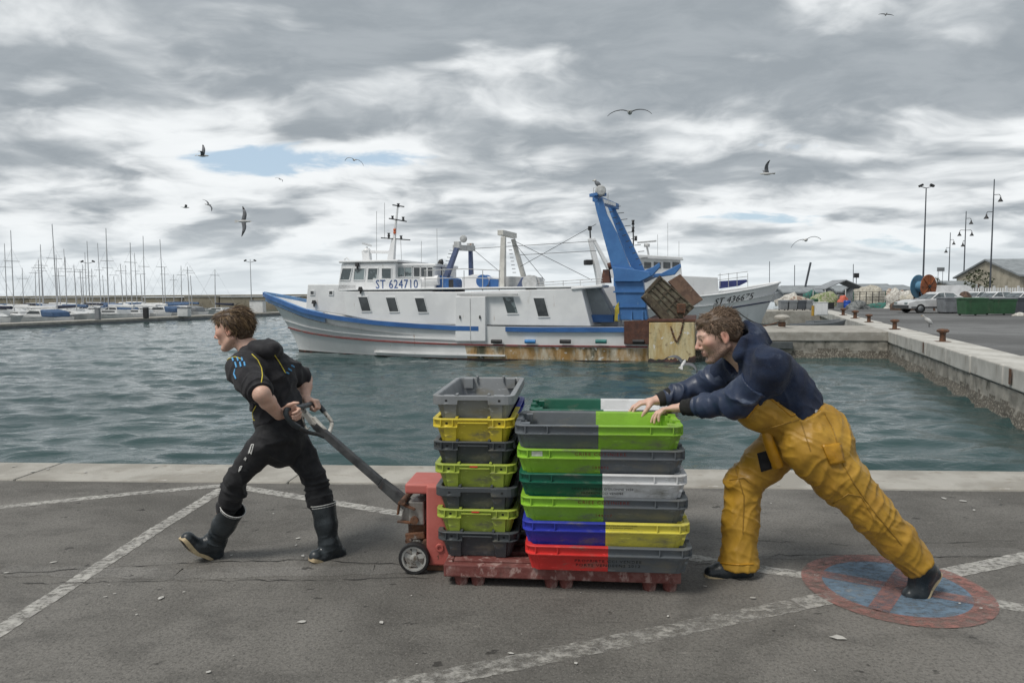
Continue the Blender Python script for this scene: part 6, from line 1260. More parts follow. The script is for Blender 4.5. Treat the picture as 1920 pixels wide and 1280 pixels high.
for rowk, p in spots:
    px = 960 + 1310 * p.x / p.y
    kind = ('s', random.randrange(3)) if random.random() < (.40 if rowk == 0 else .82) else ('m', random.randrange(2))
    src = sp[kind[1]] if kind[0] == 's' else mp[kind[1]]
    o = dup(src) if kind in first else src; first[kind] = 1
    o.location = (p.x, p.y, WZ + random.uniform(-.03, .03)); a = math.atan2(pn.y, pn.x) + random.uniform(-.05, .05); o.rotation_euler = (0, 0, a if random.random() < .6 else a + math.pi)
    if o.rotation_euler.z > a + 1: o.location = p + pn * 8.5 + V3(0, 0, WZ - p.z)
    if kind[0] == 's':
        for ch_ in o.children:
            if ch_.name.startswith('mast'): ch_.scale = (1, 1, ch_.scale.z * random.uniform(.75, 1.1))
    boats.append((px, rowk, kind, o))
for kk in ('s', 'm'):
    grp = sorted([b for b in boats if b[2][0] == kk], key=lambda b: b[0]); n = len(grp)
    words_ = ['first', 'second', 'third', 'fourth', 'fifth', 'sixth', 'seventh', 'eighth', 'ninth', 'tenth', 'eleventh', 'twelfth', 'thirteenth', 'fourteenth', 'fifteenth', 'sixteenth', 'seventeenth', 'eighteenth', 'nineteenth', 'twentieth', 'twenty-first', 'twenty-second', 'twenty-third', 'twenty-fourth', 'twenty-fifth', 'twenty-sixth', 'twenty-seventh', 'twenty-eighth', 'twenty-ninth', 'thirtieth', 'thirty-first', 'thirty-second', 'thirty-third', 'thirty-fourth'] + ['thirty-' + w for w in ('fifth', 'sixth', 'seventh', 'eighth', 'ninth')] + ['fortieth'] + ['forty-' + w for w in ('first', 'second', 'third', 'fourth', 'fifth', 'sixth', 'seventh', 'eighth', 'ninth')] + ['fiftieth'] + ['fifty-' + w for w in ('first', 'second', 'third', 'fourth', 'fifth', 'sixth', 'seventh', 'eighth', 'ninth')] + ['sixtieth'] + ['sixty-' + w for w in ('first', 'second', 'third', 'fourth', 'fifth', 'sixth', 'seventh', 'eighth', 'ninth')]
    for i, (px, rowk, kind, o) in enumerate(grp):
        cov = (('blue', 'white', 'navy')[kind[1]] + ' sail cover') if kk == 's' else (('grey', 'blue')[kind[1]] + ' canopy')
        tag(o, f"white {'sailboat' if kk == 's' else 'motorboat'} with {cov} in the {('front', 'second', 'third', 'fourth', 'last')[rowk]} row, {words_[i]} from the left", 'sailboat' if kk == 's' else 'motorboat', 'boats moored along the pontoon')
for i, (px, py, Y, w, h, mat, lab) in enumerate(((184, 603, 62, .42, 1.0, M_grey, 'grey service pillar on the pontoon left of the white boat canopy'), (346, 598, 70, 1.07, .85, M_wht, 'white locker box on the pontoon near the head of the young man'), (484, 592, 84, 1.6, 1.4, M_wht, 'white shed box at the far end of the pontoon beside the trawler bow'), (274, 598, 66, .45, .95, M_dk, 'dark covered engine standing on the pontoon'))):
    p = P(px, py, Y); t_ = thing('service_box', lab, 'box', (p.x, p.y, WZ + .38)); MB().box((0, 0, h / 2), (w, w * .7, h)).obj('housing', mat, t_, bev=.05); MB().box((0, 0, h + .04), (w * 1.08, w * .78, .08)).obj('lid', M_grey, t_, bev=.02)
def lamp_mast(name, label, base, h, heads, r=.09, mat=M_alu, group='lamp posts round the harbour', fl=True):
    t = thing(name, label, 'lamp post', base, 0, group); MB().tube([(0, 0, 0), (0, 0, h * .5), (0, 0, h)], [r, r * .75, r * .5], 8).obj('pole', mat, t)
    for (x, z, kind) in heads:
        a = MB(); 
        if kind == 'flood': a.bar((x, 0, z), (x * .1, 0, z - .25 * abs(x)), .06, .06); a.box((x, -.05, z + .10), (.40, .25, .20), Matrix.Rotation(R(25) * (1 if x > 0 else -1), 3, 'Y'))
        else: a.tube([(0, 0, z + .75), (x * .8, 0, z + .78), (x, 0, z + .6)], .035, 6); a.lathe([(.0, .55), (.05, .54), (.09, .32), (.25, .04), (.26, 0), (0, .0)], c=(x, 0, z), n=12)
        a.obj('lamp_head', M_dk, t)
    return t
for px, pt, pb, Y, hd, lab in ((163, 452, 568, 112, [(-.9, 9.0, 'flood'), (.9, 9.0, 'flood')], 'tall lamp mast among the sailboat masts at far left'), (469, 486, 556, 116, [(-.8, 0, 'flood'), (.8, 0, 'flood')], 'double headed lamp mast on the breakwater left of the trawler bow')):
    p = P(px, pt, Y); h = p.z + 1.0; hd = [(x, (h - 3.3 if z else h - .3), k_) for x, z, k_ in hd]; lamp_mast('lamp_post', lab, (p.x, p.y, WZ), h, hd)
# ---------------------------------------------------------------- right-hand quay: bollards
def bollard(): 
    t = thing('bollard', 'x', 'bollard', group='rusty bollards along the right quay'); MB().lathe([(.0, .0), (.17, .0), (.17, .02), (.085, .03), (.075, .22), (.09, .26), (.155, .29), (.165, .33), (.12, .37), (.0, .38)], n=16).obj('post', M_rust, t, sharp=50); MB().box((0, 0, .008), (.42, .36, .016)).obj('base_plate', M_rust, t); return t
labs = ['rusty bollard nearest the camera, at the right edge of the photo', 'second rusty bollard from the right edge, just below the white egret', 'rusty bollard standing at the corner where the pier meets the quay', 'rusty bollard just past the pier, fourth from the right edge', 'small rusty bollard on the far quay, fifth from the right edge', 'farthest small rusty bollard, beside the white cabinet']
bb = bollard(); base_s = 4.0
for i, (px, py) in enumerate(((1899, 690), (1733, 641), (1657, 617), (1610, 604), (1579, 597), (1557, 591))):
    o = bb if i == 0 else dup(bb); p = G(px, py); s = (p - E2a).dot(e2d); o.location = E2a + e2d * s + e2n * .47 + V3(0, 0, .012); o.rotation_euler.z = ang2; o['label'] = labs[i]; sc_ = 1.0 if i < 4 else 1.15; o.scale = (sc_,) * 3
    if i < 3:
        st_ = MB(); st_.box((0, 0, 0), (.14, .004, .30)); q = st_.obj('rust_stain', M_rust, rightwall); q.location = E2a + e2d * (s - .02) + e2n * -.020 + V3(0, 0, -.16); q.rotation_euler.z = ang2
pb = thing('mooring_post', 'pale mushroom bollard on the pier with ropes made fast to it', 'bollard', G(1466, 614)); MB().lathe([(0, 0), (.20, 0), (.13, .04), (.12, .30), (.30, .36), (.32, .44), (.22, .52), (0, .55)], n=16).obj('post', M_conc, pb, sharp=50); MB().lathe([(.125, .04), (.15, .07), (.15, .2), (.125, .24)], n=14).obj('rusty_band', M_rust, pb)
pt_ = G(1466, 614)
for k_, (a_, lab) in enumerate(((BT2 @ b2p(1383, 584, 1.5), 'dark mooring rope from the second boat down to the pier bollard'), (BT2 @ b2p(1330, 590, 1.8), 'brown mooring rope lying low over the pier to its bollard'))):
    b_ = pt_ + V3(0, 0, .16 + .1 * k_); rp = MB(); rp.tube([a_.lerp(b_, i / 12) - V3(0, 0, .5 * math.sin(math.pi * i / 12) * (.6 + k_ * .3)) for i in range(13)], .03, 6); tag(rp.obj('mooring_rope', M_rust if k_ else M_dk), lab, 'rope', 'mooring ropes')
# ---------------------------------------------------------------- bins, cabinet, barrel, boats beyond the pier
def wheelie(w, d, h, mat, lidmat, name, label, loc, rz=0.0, group='grey wheeled bins by the far basin', big=False):
    t = thing(name, label, 'bin', loc, rz, group); MB().box((0, 0, h * .5 + .04), (w * .88, d * .86, h * .92), taper=(1.12, 1.12)).obj('body', mat, t, bev=.03); l = MB(); l.prism([(-d / 2, h), (-d / 2, h + .06), (0, h + .10), (d / 2, h + .05), (d / 2, h)], lambda y, z, x: Vector((x, y, z)), -w * .52, w * .52); l.obj('lid', lidmat, t, bev=.015)
    r = MB(); r.box((0, -d * .47, h * .93), (w * 1.02, .05, .06)); r.obj('rim', mat, t)
    for s in ((-1, 1) if not big else (-1, 1)): q = MB().tube([(s * w * .36 - .03, d * .36, .08), (s * w * .36 + .03, d * .36, .08)], .08, 10).obj('wheel', M_rub, t)
    return t
for (x, m, lab, w) in ((1468, M_grey, 'pale grey wheeled bin nearest the bow of the second boat', .62), (1485, M_grey, 'grey wheeled bin with white sticker, second from the bow', .68), (1501, M_dgrey, 'slate dark wheeled bin between two paler grey bins', .68), (1516, M_grey, 'mid grey wheeled bin right of the slate one', .62)): p = P(x, 582, 55.5); wheelie(w, .6, .72, m, m, 'wheeled_bin', lab, (p.x, 55.5, 0))
p = P(1527, 578, 57); wheelie(.4, .5, .8, M_green, M_green, 'wheeled_bin', 'small green bin behind the white cabinet', (p.x, 57, 0))
for (x, y, Y, w, h, m, lab, nm) in ((1538, 591, 44.5, .75, .78, M_wht, 'white electrical cabinet at the end of the far quay', 'cabinet'), (1553, 579, 53, .8, .50, M_dk, 'dark open crate beside the blue barrel', 'crate'), (1575, 577, 55, .5, .45, M_grey, 'grey tub left of the blue barrel', 'tub')):
    p = G(x, y); t_ = thing(nm, lab, nm, (p.x, p.y, 0)); MB().box((0, 0, h / 2), (w, w * .6, h)).obj('body', m, t_, bev=.02); MB().box((0, 0, h + .02), (w * 1.05, w * .65, .05)).obj('lid', m, t_, bev=.01)
    if nm == 'cabinet': 
        for s in (-1, 1): MB().box((s * w * .23, -w * .303, h * .5), (w * .42, .02, h * .85)).obj('door', M_house, t_)
p = G(1524, 592); yp = MB().tube([(0, 0, 0), (0, 0, .62)], .09, 8); o = yp.obj('marker_post', pm('ochre_paint', (.45, .27, .04), .6, vs=6)); o.location = (p.x, p.y, 0); tag(o, 'short ochre yellow post left of the white cabinet', 'post')
p = G(1588, 577); t_ = thing('barrel', 'bright blue plastic barrel on the far quay', 'barrel', (p.x, p.y, 0)); MB().lathe([(0, 0), (.26, 0), (.29, .05), (.30, .22), (.31, .25), (.30, .28), (.30, .5), (.31, .53), (.29, .60), (.26, .66), (0, .66)], n=18).obj('body', pm('blue_barrel_plastic', (.02, .08, .42), .45, vs=3), t_, sharp=40); MB().lathe([(0, .66), (.24, .66), (.24, .69), (0, .69)], n=18).obj('lid', M_dgrey, t_)
for px, py, Y, L, lab in ((1500, 604, 36.5, 2.6, 'small grey dinghy moored behind the pier'), (1528, 600, 40, 2.2, 'second small grey dinghy under the white cabinet')):
    p = P(px, py, Y); t_ = thing('dinghy', lab, 'dinghy', (p.x - .3, Y, WZ), .1); hull_mb(hull_verts(L, 1.2, 1.0, .82, .8, .1), .25).obj('hull', M_grey, t_, sharp=50); MB().box((L * .4, 0, .70), (.25, 1.0, .04)).obj('thwart', M_wht, t_)
def mound(cx, Y, w, h, mat, seed, lab, nm, cat, base=0.0, d=None, group=None, lumps=.30):
    """heap of netting, tarpaulin or gear: one bumpy closed surface"""
    nu, nv = 26, 9; rows = []
    for v in range(nv):
        r = []
        for u in range(nu):
            a = 2 * math.pi * u / nu; e = (v / (nv - 1)) * math.pi / 2; x = math.cos(a) * math.cos(e) ** .7 * w / 2; y = math.sin(a) * math.cos(e) ** .7 * (d or w * .6) / 2; z = math.sin(e) * h; k_ = 1 + lumps * vnoise(np.array([[x * 2.2 / max(w * .4, .3) + seed, y * 2 + seed, z * 2.4]]))[0]; r.append(Vector((x * k_, y * k_, z * k_)))
        rows.append(r)
    mb = MB(); mb.grid(rows, True, wrap=True); o = mb.obj(nm, mat); p = P(cx, 560, Y); o.location = (p.x, Y, base); return tag(o, lab, cat, group)
def netm(name, c, c2): return pm(name, c, .95, col2=c2, vs=6, vr=(.45, .55), bump=1.0, bs=14)
N1 = netm('grey_netting', (.20, .21, .21), (.09, .10, .10)); N2 = netm('green_netting', (.16, .22, .08), (.35, .34, .26)); N3 = netm('pale_tarpaulin', (.46, .44, .38), (.34, .32, .27)); N4 = netm('brown_netting', (.11, .07, .05), (.05, .035, .03)); N5 = netm('mixed_gear', (.45, .42, .36), (.22, .13, .10)); N6 = netm('white_netting', (.55, .54, .50), (.36, .34, .31)); N7 = netm('teal_netting', (.03, .17, .14), (.06, .10, .09)); N8 = pm('coral_float', (.62, .14, .09), .6, vs=4)
GN = 'heaps of fishing gear on the far quay'
for a in ((1608, 58, 2.1, .62, N1, 1, 'grey heap of nets right of the blue barrel', 'net_heap'), (1500, 66, 2.4, 1.05, N5, 2, 'mixed heap of pale fishing gear behind the grey bins', 'gear_heap'), (1545, 70, 3.0, 1.3, N2, 3, 'green and straw heap of nets under the tent', 'net_heap'), (1582, 68, 1.2, 1.15, N8, 4, 'coral red heap of floats in front of the tarpaulin', 'float_heap'), (1632, 66, 3.2, 1.9, N3, 5, 'big pale tarpaulin heap inside the wire fence', 'tarpaulin_heap'), (1568, 74, 2.0, 1.2, N6, 6, 'white heap of nets behind the coral floats', 'net_heap'), (1672, 70, 2.6, 1.6, N5, 7, 'heap of pale sacks right of the green frame', 'sack_heap'), (1688, 60, 2.4, 1.5, N6, 8, 'white heap of nets left of the cable reel', 'net_heap'), (1694, 54, 2.0, .75, N4, 9, 'brown heap of gear left of the white car', 'gear_heap'), (1480, 72, 2.6, 1.2, N6, 10, 'pale heap just right of the second boat bow', 'net_heap'), (1520, 76, 2.2, 1.5, N7, 11, 'teal heap of netting behind the mixed gear', 'net_heap'), (1655, 62, 2.6, .42, N7, 12, 'low teal heap of netting at the foot of the fence', 'net_heap'), (1705, 57, 1.6, 1.25, N3, 13, 'tan heap of sacks under the blue flange of the reel', 'sack_heap'), (1808, 58, 1.6, 1.15, N4, 14, 'brown heap of gear behind the grey container', 'gear_heap'), (1850, 53, 1.3, .95, N5, 15, 'rust brown heap behind the left green bin', 'gear_heap'), (1893, 50, 1.2, 1.0, N4, 16, 'dark brown heap behind the right green bin', 'gear_heap'), (1914, 40.5, .9, .18, N6, 17, 'low pale heap of scraps at the right edge of the quay', 'scrap_heap')):
    mound(a[0], a[1], a[2], a[3], a[4], a[5], a[6], a[7], 'heap', group=GN)
# wire fence with green frame in front of the tarpaulin
wf = thing('wire_fence', 'wire fence with a green end frame in front of the pale tarpaulin', 'fence', (P(1600, 560, 63).x, 63, 0)); wx = P(1672, 560, 63).x - P(1600, 560, 63).x
for i, x in enumerate(np.linspace(0, wx, 7)): MB().tube([(x, 0, 0), (x, 0, 1.45)], .035, 6).obj('post', M_dk if 0 < i < 5 else pm('green_steel', (.02, .10, .07), .5), wf)
fb = MB(); [fb.tube([(0, 0, z), (wx, 0, z)], .018, 4) for z in (.1, .38, .66, .94, 1.2, 1.42)]; fb.obj('wire', M_dk, wf); MB().box((wx - 1.2, 0, .16), (2.3, .06, .30)).obj('kick_board', pm('green_board', (.02, .10, .07), .6), wf)
# tent
tx0 = P(1535, 545, 72).x; tw = P(1612, 545, 72).x - tx0; tn = thing('marquee', 'grey roofed open tent over heaps of gear', 'tent', (tx0, 72, 0)); rf_ = MB(); rf_.prism([(0, 1.75), (tw / 2, 2.65), (tw, 1.75), (tw, 1.68), (tw / 2, 2.56), (0, 1.68)], lambda x, z, h: Vector((x, h, z)), -1.5, 1.5); rf_.obj('roof', pm('grey_canvas', (.27, .29, .31), .8, vs=2), tn)
for x in (0.05, tw / 2, tw - .05):
    for y in (-1.4, 1.4): MB().tube([(x, y, 0), (x, y, 1.75)], .05, 6).obj('pole', M_wht, tn)
# ---------------------------------------------------------------- cable reel
rl_ = thing('cable_reel', 'large rusty orange and blue reel standing on the quay', 'reel', (P(1731, 560, 52).x, 52, 0)); RR = .88; ax_ = Vector((.42, -.90, 0)).normalized(); cc = Vector((0, 0, 1.80))
M_orr = pm('rusty_orange_paint', (.34, .105, .035), .7, col2=(.22, .075, .032), vs=3, bump=.3, bs=12, dirts=[((.10, .045, .03), 3, .55, .66, (1, 1, 1))]); M_rbl = pm('faded_blue_paint', (.10, .24, .36), .6, vs=2, dirts=[((.12, .09, .07), 4, .62, .72, (1, 1, 1))])
fr_ = MB(); fr_.lathe([(.0, .0), (RR, .0), (RR, .06), (.0, .06)], c=cc + ax_ * .35, axis=ax_, n=28); fr_.obj('flange', M_orr, rl_, sharp=40, label='rusty orange flange'); fr_ = MB(); fr_.lathe([(.0, .0), (RR, .0), (RR, .06), (.0, .06)], c=cc - ax_ * .45, axis=ax_, n=28); fr_.obj('flange', M_rbl, rl_, sharp=40, label='faded blue flange')
fr_ = MB(); fr_.lathe([(.4, -.4), (.4, .36)], c=cc, axis=ax_, n=20); fr_.obj('drum', M_rbl, rl_); _, s1, s2 = frame_of(ax_)
for k_ in range(8): d_ = s1 * math.cos(k_ * math.pi / 4) + s2 * math.sin(k_ * math.pi / 4); MB().bar(cc + ax_ * .43 + d_ * .14, cc + ax_ * .43 + d_ * (RR - .03), .06, .05, up=ax_).obj('rib', M_orr, rl_)
hb_ = MB(); hb_.lathe([(0, .40), (.12, .40), (.12, .52), (0, .52)], c=cc, axis=ax_, n=14); hb_.obj('hub', M_dk, rl_, sharp=40)
for s_ in (-.45, .38): MB().bar(cc + ax_ * s_ + V3(-.5, 0, -1.79), cc + ax_ * s_, .10, .10).obj('stand', M_rust, rl_); MB().bar(cc + ax_ * s_ + V3(.5, 0, -1.79), cc + ax_ * s_, .10, .10).obj('stand', M_rust, rl_)
# ---------------------------------------------------------------- cars
M_cglass = pm('car_glass', (.16, .19, .20), .08, col2=(.05, .06, .065), vs=1.5, spec=.8); M_carp = pm('white_car_paint', (.62, .63, .64), .3, vs=1, coat=.4); M_bump = pm('dark_bumper', (.05, .055, .06), .5, vs=3)
def car(label, loc, rz, paint=M_carp, L=4.5, van=False):
    t = thing('parked_car', label, 'car' if not van else 'van', loc, rz, 'vehicles parked on the far quay'); hw = .84 if not van else .95
    low = [(-L / 2, .42), (-L / 2 + .04, .72), (-L / 2 + .55, .86), (-L * .16, .94), (L * .33, .96), (L / 2 - .06, .92), (L / 2, .60), (L / 2, .36), (-L / 2 + .06, .30)] if not van else [(-L / 2, .45), (-L / 2 + .1, .95), (-L * .33, 1.15), (L / 2, 1.2), (L / 2, .4)]
    b = MB(); b.prism(low, lambda x, z, h: Vector((x, h, z)), -hw, hw); b.obj('body', paint, t, bev=.06, seg=3)
    top = [(-L * .16, .92), (-L * .02, 1.36), (.06, 1.40), (L * .20, 1.38), (L * .36, .95)] if not van else [(-L * .34, 1.12), (-L * .22, 1.85), (-L * .15, 1.95), (L / 2 - .03, 1.95), (L / 2 - .02, 1.15)]
    r = MB(); n = len(top); vs = [Vector((x, -hw * (.97 if i in (0, n - 1) else .78), z)) for i, (x, z) in enumerate(top)] + [Vector((x, hw * (.97 if i in (0, n - 1) else .78), z)) for i, (x, z) in enumerate(top)]; r.add(vs, [tuple(range(n)), tuple(range(n, 2 * n))[::-1]] + [(i, (i + 1) % n, n + (i + 1) % n, n + i) for i in range(n)]); r.obj('roof', paint, t, bev=.03)
    def side_win(pts, nm='window'):
        for s in (-1, 1):
            w = MB(); w.add([Vector((x, s * (hw * (.97 - .19 * (z - .92) / (.46 if not van else .9)) + .006), z)) for x, z in pts], [tuple(range(len(pts)))]); w.obj(nm, M_cglass, t)
    if not van: side_win([(-.62, .97), (-.12, 1.32), (.22, 1.34), (.22, .98)]); side_win([(.27, .98), (.27, 1.34), (.84, 1.32), (1.20, .99)])
    else: side_win([(-L * .30, 1.2), (-L * .21, 1.75), (-L * .05, 1.78), (-L * .05, 1.22)])
    w0, w1 = top[0], top[1]; w = MB(); w.add([Vector((w0[0] * .985 - .012, y * hw * .86, w0[1] + .05)) if k_ < 2 else Vector((w1[0] - .03, y * hw * .72, w1[1] - .03)) for k_, y in enumerate((-1, 1, 1, -1))], [(0, 1, 2, 3)]); w.obj('windscreen', M_cglass, t)
    bm_ = MB(); bm_.box((-L / 2 + .02, 0, .45), (.14, hw * 2.0, .20)); bm_.box((0, 0, .40), (L * .9, hw * 2.02, .10)); bm_.obj('bumper', M_bump, t, bev=.03)
    for s in (-1, 1): MB().box((-L / 2 + .045, s * hw * .7, .66), (.08, .34, .13)).obj('headlight', M_wglass, t, bev=.02)
    for x in (-L * .31, L * .30):
        for s in (-1, 1):
            wl = MB().lathe([(.0, -.09), (.30, -.10), (.31, .0), (.30, .10), (.0, .09)], axis=(0, 1, 0), n=18).obj('wheel', M_rub, t, sharp=40); wl.location = (x, s * (hw - .08), .31); MB().lathe([(0, .0), (.19, .0), (.18, .02), (0, .03)], c=(0, s * .09, 0), axis=(0, s, 0), n=14).obj('rim', M_grey, wl)
    return t
pc = G(1764, 587); car('white saloon car parked facing left behind the grey container', (pc.x, pc.y + .8, 0), R(2), L=4.6)
p = P(1786, 560, 62); car('white van parked right of the cable reel', (p.x, 62, 0), R(180), L=4.6, van=True)
p = P(1862, 560, 57); car('white car half hidden behind the left green bin', (p.x, 57, 0), R(4)); p = P(1912, 560, 55); car('white car at the right edge behind the green bins', (p.x, 55, 0), R(4)); p = P(1828, 560, 60); car('white hatchback parked behind the gap between container and bins', (p.x, 60, 0), R(8), L=3.9); p = P(1698, 560, 64); car('pale car end on left of the reel', (p.x, 64, 0), R(-80), L=3.8); p = P(1712, 560, 62); car('small white car seen end on behind the bonnet of the saloon', (p.x, 62, 0), R(-75), L=3.6)
# container bins
for (x, y, w, h, m, lab) in ((1789, 588, 1.22, 1.02, M_grey, 'pale grey four-wheeled container in front of the white saloon'), (1832, 592, 1.30, 1.02, M_green, 'green four-wheeled container, the left one of two'), (1885, 591, 1.42, 1.02, M_green, 'green four-wheeled container, the right one of two'), (1921, 589, .9, 1.0, M_dgrey, 'slate blue container cut by the right edge of the photo')):
    p = G(x, y); wheelie(w, 1.0, h * .95, m, M_grey if x in (1789, 1885) else m, 'container_bin', lab, (p.x, p.y + .5, 0), 0, 'four-wheeled rubbish containers', True)
# ---------------------------------------------------------------- fence, sheds, low roofs
fx0, fx1 = P(1795, 540, 66).x, P(1960, 540, 66).x; wfn = thing('slatted_fence', 'white slatted fence along the far side of the right quay', 'fence', (fx0, 66, 0)); 
for i, x in enumerate(np.arange(0, fx1 - fx0, 1.15)): MB().box((x, 0, .95), (.16, .12, 1.9)).obj('post', M_wht, wfn)
for i, x in enumerate(np.arange(.16, fx1 - fx0, .23)):
    if i == 0: s0 = MB().box((0, 0, .92), (.13, .03, 1.6)).obj('slat', M_house, wfn); s0.location.x = x
    else: s1_ = link('slat', s0.data, None, wfn); s1_.location.x = x
def shed(name, label, x0, x1, Y, depth, wall_h, ridge_h, mats, openings=0, overhang=.4):
    X0, X1 = P(x0, 540, Y).x, P(x1, 540, Y).x; t = thing(name, label, 'building', (X0, Y, 0)); w = X1 - X0; MB().box((w / 2, depth / 2, wall_h / 2), (w, depth, wall_h)).obj('wall', mats[0], t); r = MB(); r.prism([(-overhang, wall_h - .1), (depth / 2, ridge_h), (depth + overhang, wall_h - .1), (depth + overhang, wall_h + .1), (depth / 2, ridge_h + .2), (-overhang, wall_h + .12)], lambda y, z, x: Vector((x, y, z)), -.3, w + .3); r.obj('roof', mats[1], t); g_ = MB(); g_.prism([(0, wall_h), (depth / 2, ridge_h - .02), (depth, wall_h)], lambda y, z, x: Vector((x, y, z)), .02, w - .02); g_.obj('gable', mats[0], t)
    for i in range(openings): MB().box((w * (i + .5) / openings, .0, wall_h * .55), (w / openings * .62, .12, wall_h * .5)).obj('window', M_glass, t)
    return t
shed('harbour_shed', 'long cream shed with grey roof at the right edge of the photo', 1912, 2200, 84, 12, 3.2, 5.3, (M_ochre, M_tile), 7); shed('harbour_shed', 'low grey roofed shed behind the cable reel and van', 1800, 1915, 90, 8, 1.7, 2.6, (M_ochre, M_tile), 4); shed('harbour_shed', 'long low dark roofed shed on the far horizon beyond the gear heaps', 1486, 1716, 112, 8, 1.6, 2.3, (M_ochre, M_tile), 9)
for i, (px, Y, w, h, lab) in enumerate(((1648, 95, 6, 2.3, 'dark low roof left of the reel on the horizon'), (1505, 98, 7, 2.1, 'pale low roof right behind the second boat bow'), (1595, 104, 5, 2.2, 'grey low roof behind the tent'))):
    shed('low_building', lab, px - w * 5, px + w * 5, Y, 5, h * .62, h, (M_grey, M_tile), 2)
def bush(px, Y, w, h, lab):
    t = thing('bush', lab, 'bush', (P(px, 540, Y).x, Y, 0)); mb = MB(); g = np.random.default_rng(int(px))
    for i in range(420):
        d = g.normal(size=3); d /= np.linalg.norm(d); r = g.uniform(.55, 1.05) ** .6; c = Vector((d[0] * w / 2 * r, d[1] * w / 2 * r, h * .62 + d[2] * h * .4 * r)); a = Vector(g.normal(size=3)).normalized() * .16; b = Vector(g.normal(size=3)).normalized() * .13; mb.add([c - a, c + b, c + a, c - b], [(0, 1, 2, 3)])
    mb.obj('crown', pm('bush_leaves', (.045, .06, .03), .8, col2=(.08, .085, .05), vs=3), t, fix=False); MB().tube([(0, 0, 0), (.05, 0, h * .6)], [.12, .05], 6).obj('trunk', M_rust, t)
bush(1834, 80, 3.0, 3.8, 'dark bush left of the cream shed'); bush(1742, 100, 3.5, 3.6, 'low olive bush behind the reel')
# lamp posts and poles on the right
lamp_mast('lamp_post', 'tall lamp post with two floodlights above the cable reel', (P(1731, 520, 70).x, 70, 0), P(1730, 352, 70).z, [(-.55, P(1730, 350, 70).z, 'flood'), (.55, P(1730, 350, 70).z - .0, 'flood')], .10, M_dgrey)
def bell(px, top, Y, heads, lab): b_ = P(px, 520, Y); lamp_mast('lamp_post', lab, (b_.x, Y, 0), P(px, top, Y).z, [((x - px) / 1310 * Y, P(px, y, Y).z - .3, 'bell') for x, y in heads], .10, M_dgrey)
bell(1857, 336, 78, [(1870, 373), (1845, 405)], 'tall pole with two bell lamps above the cream shed'); bell(1807, 396, 95, [(1817, 416), (1796, 438), (1819, 438), (1803, 458)], 'pole with four bell lamps between the two sheds'); bell(1779, 436, 110, [(1786, 455), (1772, 470)], 'distant pole with bell lamps right of the reel')
for i, (px, top, Y, lab) in enumerate(((1600, 495, 110, 'thin distant pole left of the gear heaps'), (1520, 492, 100, 'leaning dark derrick boom behind the bow'), (1443, 490, 120, 'thin pole right of the second boat rails'), (1490, 497, 105, 'thin pole just right of the bow tip'))):
    p = P(px, top, Y); q = P(px if i != 1 else 1504, 545, Y); o = MB().tube([(q.x - p.x, 0, 0), (0, 0, p.z)], .05 if i != 1 else .14, 6).obj('pole', M_dgrey); o.location = (p.x, Y, 0); tag(o, lab, 'pole')
sg_ = P(1764, 505, 92); o = thing('rooftop_sign', 'small sign board on posts above the low grey shed', 'sign', (sg_.x, 92, 0)); MB().box((0, 0, sg_.z), (.95, .08, .50)).obj('panel', M_grey, o); [MB().tube([(x, .05, 0), (x, .05, sg_.z)], .03, 5).obj('post', M_dgrey, o) for x in (-.3, .3)]
o = thing('harbour_light', 'small dark signal light post on the horizon beyond the tent', 'signal', (P(1606, 510, 108).x, 108, 0)); MB().tube([(0, 0, 0), (0, 0, 3.9)], .05, 6).obj('post', M_dgrey, o); MB().box((0, 0, 3.9), (.7, .3, .7)).obj('lamp_head', M_dk, o)
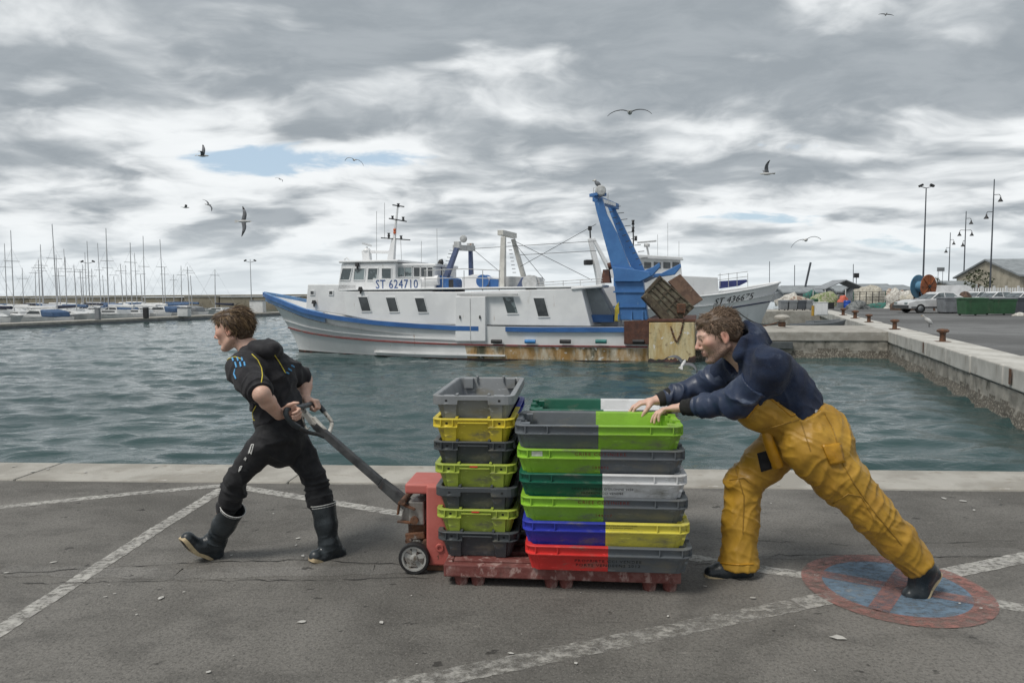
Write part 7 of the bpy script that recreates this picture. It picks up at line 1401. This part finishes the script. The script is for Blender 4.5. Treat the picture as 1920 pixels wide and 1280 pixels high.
# ---------------------------------------------------------------- birds
M_gw = pm('white_feathers', (.55, .55, .54), .8, vs=4); M_gg = pm('grey_wing_feathers', (.17, .18, .195), .8, col2=(.10, .105, .115), vs=4); M_gd = pm('dark_wing_tip', (.03, .03, .033), .8, vs=4); M_bill = pm('yellow_bill', (.5, .3, .04), .6)
def gull(label, px, py, Y, span, heading, elev, bank=0.0, pitch=0.0, fold=.35):
    """span in metres; elev: how high the wings are raised at the shoulder (degrees)"""
    p = P(px, py, Y); t = thing('gull', label, 'gull', p, 0, 'gulls over the harbour'); t.rotation_euler = (bank, pitch, heading); k = span / 1.3
    MB().lathe([(0, -.24), (.022, -.22), (.05, -.12), (.065, 0), (.058, .10), (.036, .17), (.038, .21), (.030, .25), (.0, .27)], axis=(1, 0, 0), n=10).obj('body', M_gw, t).scale = (k, k, k)
    b = MB().lathe([(.012, 0), (.008, .035), (0, .055)], c=(.262, 0, -.005), axis=(1, 0, -.12), n=6).obj('bill', M_bill, t); b.scale = (k, k, k)
    tl = MB(); tl.add([(-.20, -.03, .01), (-.20, .03, .01), (-.36, .07, .0), (-.37, 0, .0), (-.36, -.07, .0)], [(0, 1, 2, 3, 4)]); o = tl.obj('tail', M_gw, t); o.scale = (k, k, k); m = o.modifiers.new('thickness', 'SOLIDIFY'); m.thickness = .012
    for s in (-1, 1):
        rows = []; y = .04; z = .02; a = R(elev)
        for i, u in enumerate(np.linspace(0, 1, 9)):
            ch_ = .17 * (1 - u ** 2.2 * .92) + .01; sw = .05 * math.sin(u * math.pi) - fold * .25 * max(0, u - .45) * 2; rows.append([Vector((sw + ch_ * .5, s * y, z)), Vector((sw + ch_ * .15, s * y, z + .016 * (1 - u))), Vector((sw - ch_ * .5, s * y, z - .004))])
            st_ = .62 / 8; y += math.cos(a) * st_; z += math.sin(a) * st_; a -= R(elev * .10 + 5.5 * fold * 2.2)
        wg = MB(); wg.cur = 0; wg.grid(rows[:7], True); wg.cur = 1; wg.grid(rows[6:], True); o = wg.obj('wing', [M_gg, M_gd], t, fix=False); o.scale = (k, k, k); m = o.modifiers.new('thickness', 'SOLIDIFY'); m.thickness = .010
    return t
gull('large gull gliding with drooped wings high over the trawler gantry', 1181, 211, 17, 1.12, R(78), 24, 0, R(-8), .62)
gull('gull with raised wings at upper left of the blue sky gap', 380, 292, 26, .95, R(8), 70, R(30), 0, .15)
gull('gull with bent wings over the blue gap left of the mast', 664, 300, 26, .85, R(115), 22, R(10), R(-12), .9)
gull('tiny gull inside the blue gap', 525, 336, 50, .75, R(70), 18, R(25), 0, .7)
gull('small gull above the left marina, the lower of a pair', 348, 389, 38, .85, R(25), 40, 0, 0, .3)
gull('small gull banking, right of its pair above the marina', 391, 384, 40, .95, R(70), 12, R(48), 0, .4)
gull('gull beating its wings straight over the head of the young man', 457, 415, 26, 1.15, R(4), 12, R(78), 0, .25)
gull('gull with wings high at the right, over the right quay', 1438, 326, 26, 1.05, R(176), 72, R(20), 0, .12)
gull('gull gliding with grey wings over the second boat bow', 1511, 450, 22, 1.0, R(58), 20, R(-14), R(-6), .7)
gull('pale gull skimming the water between trawler stern and pushing man', 1281, 682, 15.5, .95, R(62), 30, R(28), R(-20), .75)
gull('small gull near the top right corner of the sky', 1661, 28, 40, .85, R(75), 20, R(10), 0, .6)
# gull perched on the gantry lamp
pg = TM @ bp(1122, 345, NG); t_ = thing('perched_gull', 'gull perched on top of the floodlight of the blue gantry', 'gull', pg - V3(0, 0, .10)); MB().lathe([(0, -.20), (.03, -.16), (.08, -.02), (.085, .06), (.05, .14), (0, .17)], c=(0, 0, .08), axis=(-.75, 0, .66), n=10).obj('body', M_gg, t_); MB().lathe([(0, -.06), (.05, -.03), (.05, .03), (0, .06)], c=(-.12, 0, .22), n=10).obj('head', M_gw, t_); MB().tube([(-.16, 0, .22), (-.23, 0, .21)], [.014, .003], 5).obj('bill', M_bill, t_); [MB().tube([(.0, s * .03, .02), (.0, s * .03, -.08)], .01, 5).obj('leg', M_bill, t_) for s in (-1, 1)]
# white egret walking on the right quay
pe = G(1741, 613); t_ = thing('egret', 'white egret standing on the asphalt of the right quay', 'egret', pe); MB().lathe([(0, -.24), (.03, -.20), (.085, -.06), (.10, .06), (.06, .17), (.03, .22), (0, .23)], c=(0, 0, .24), axis=(-.78, 0, .62), n=12).obj('body', M_gw, t_); MB().tube([(-.14, 0, .37), (-.20, 0, .42), (-.21, 0, .455)], [.045, .035, .03], 8).obj('neck', M_gw, t_); MB().lathe([(0, -.05), (.028, -.03), (.032, .02), (0, .05)], c=(-.225, 0, .465), axis=(-1, 0, .05), n=8).obj('head', M_gw, t_); MB().tube([(-.26, 0, .465), (-.34, 0, .455)], [.012, .003], 5).obj('bill', M_bill, t_); [MB().tube([(.02, s * .03, .16), (.03, s * .03, 0)], .009, 5).obj('leg', M_dk, t_) for s in (-1, 1)]
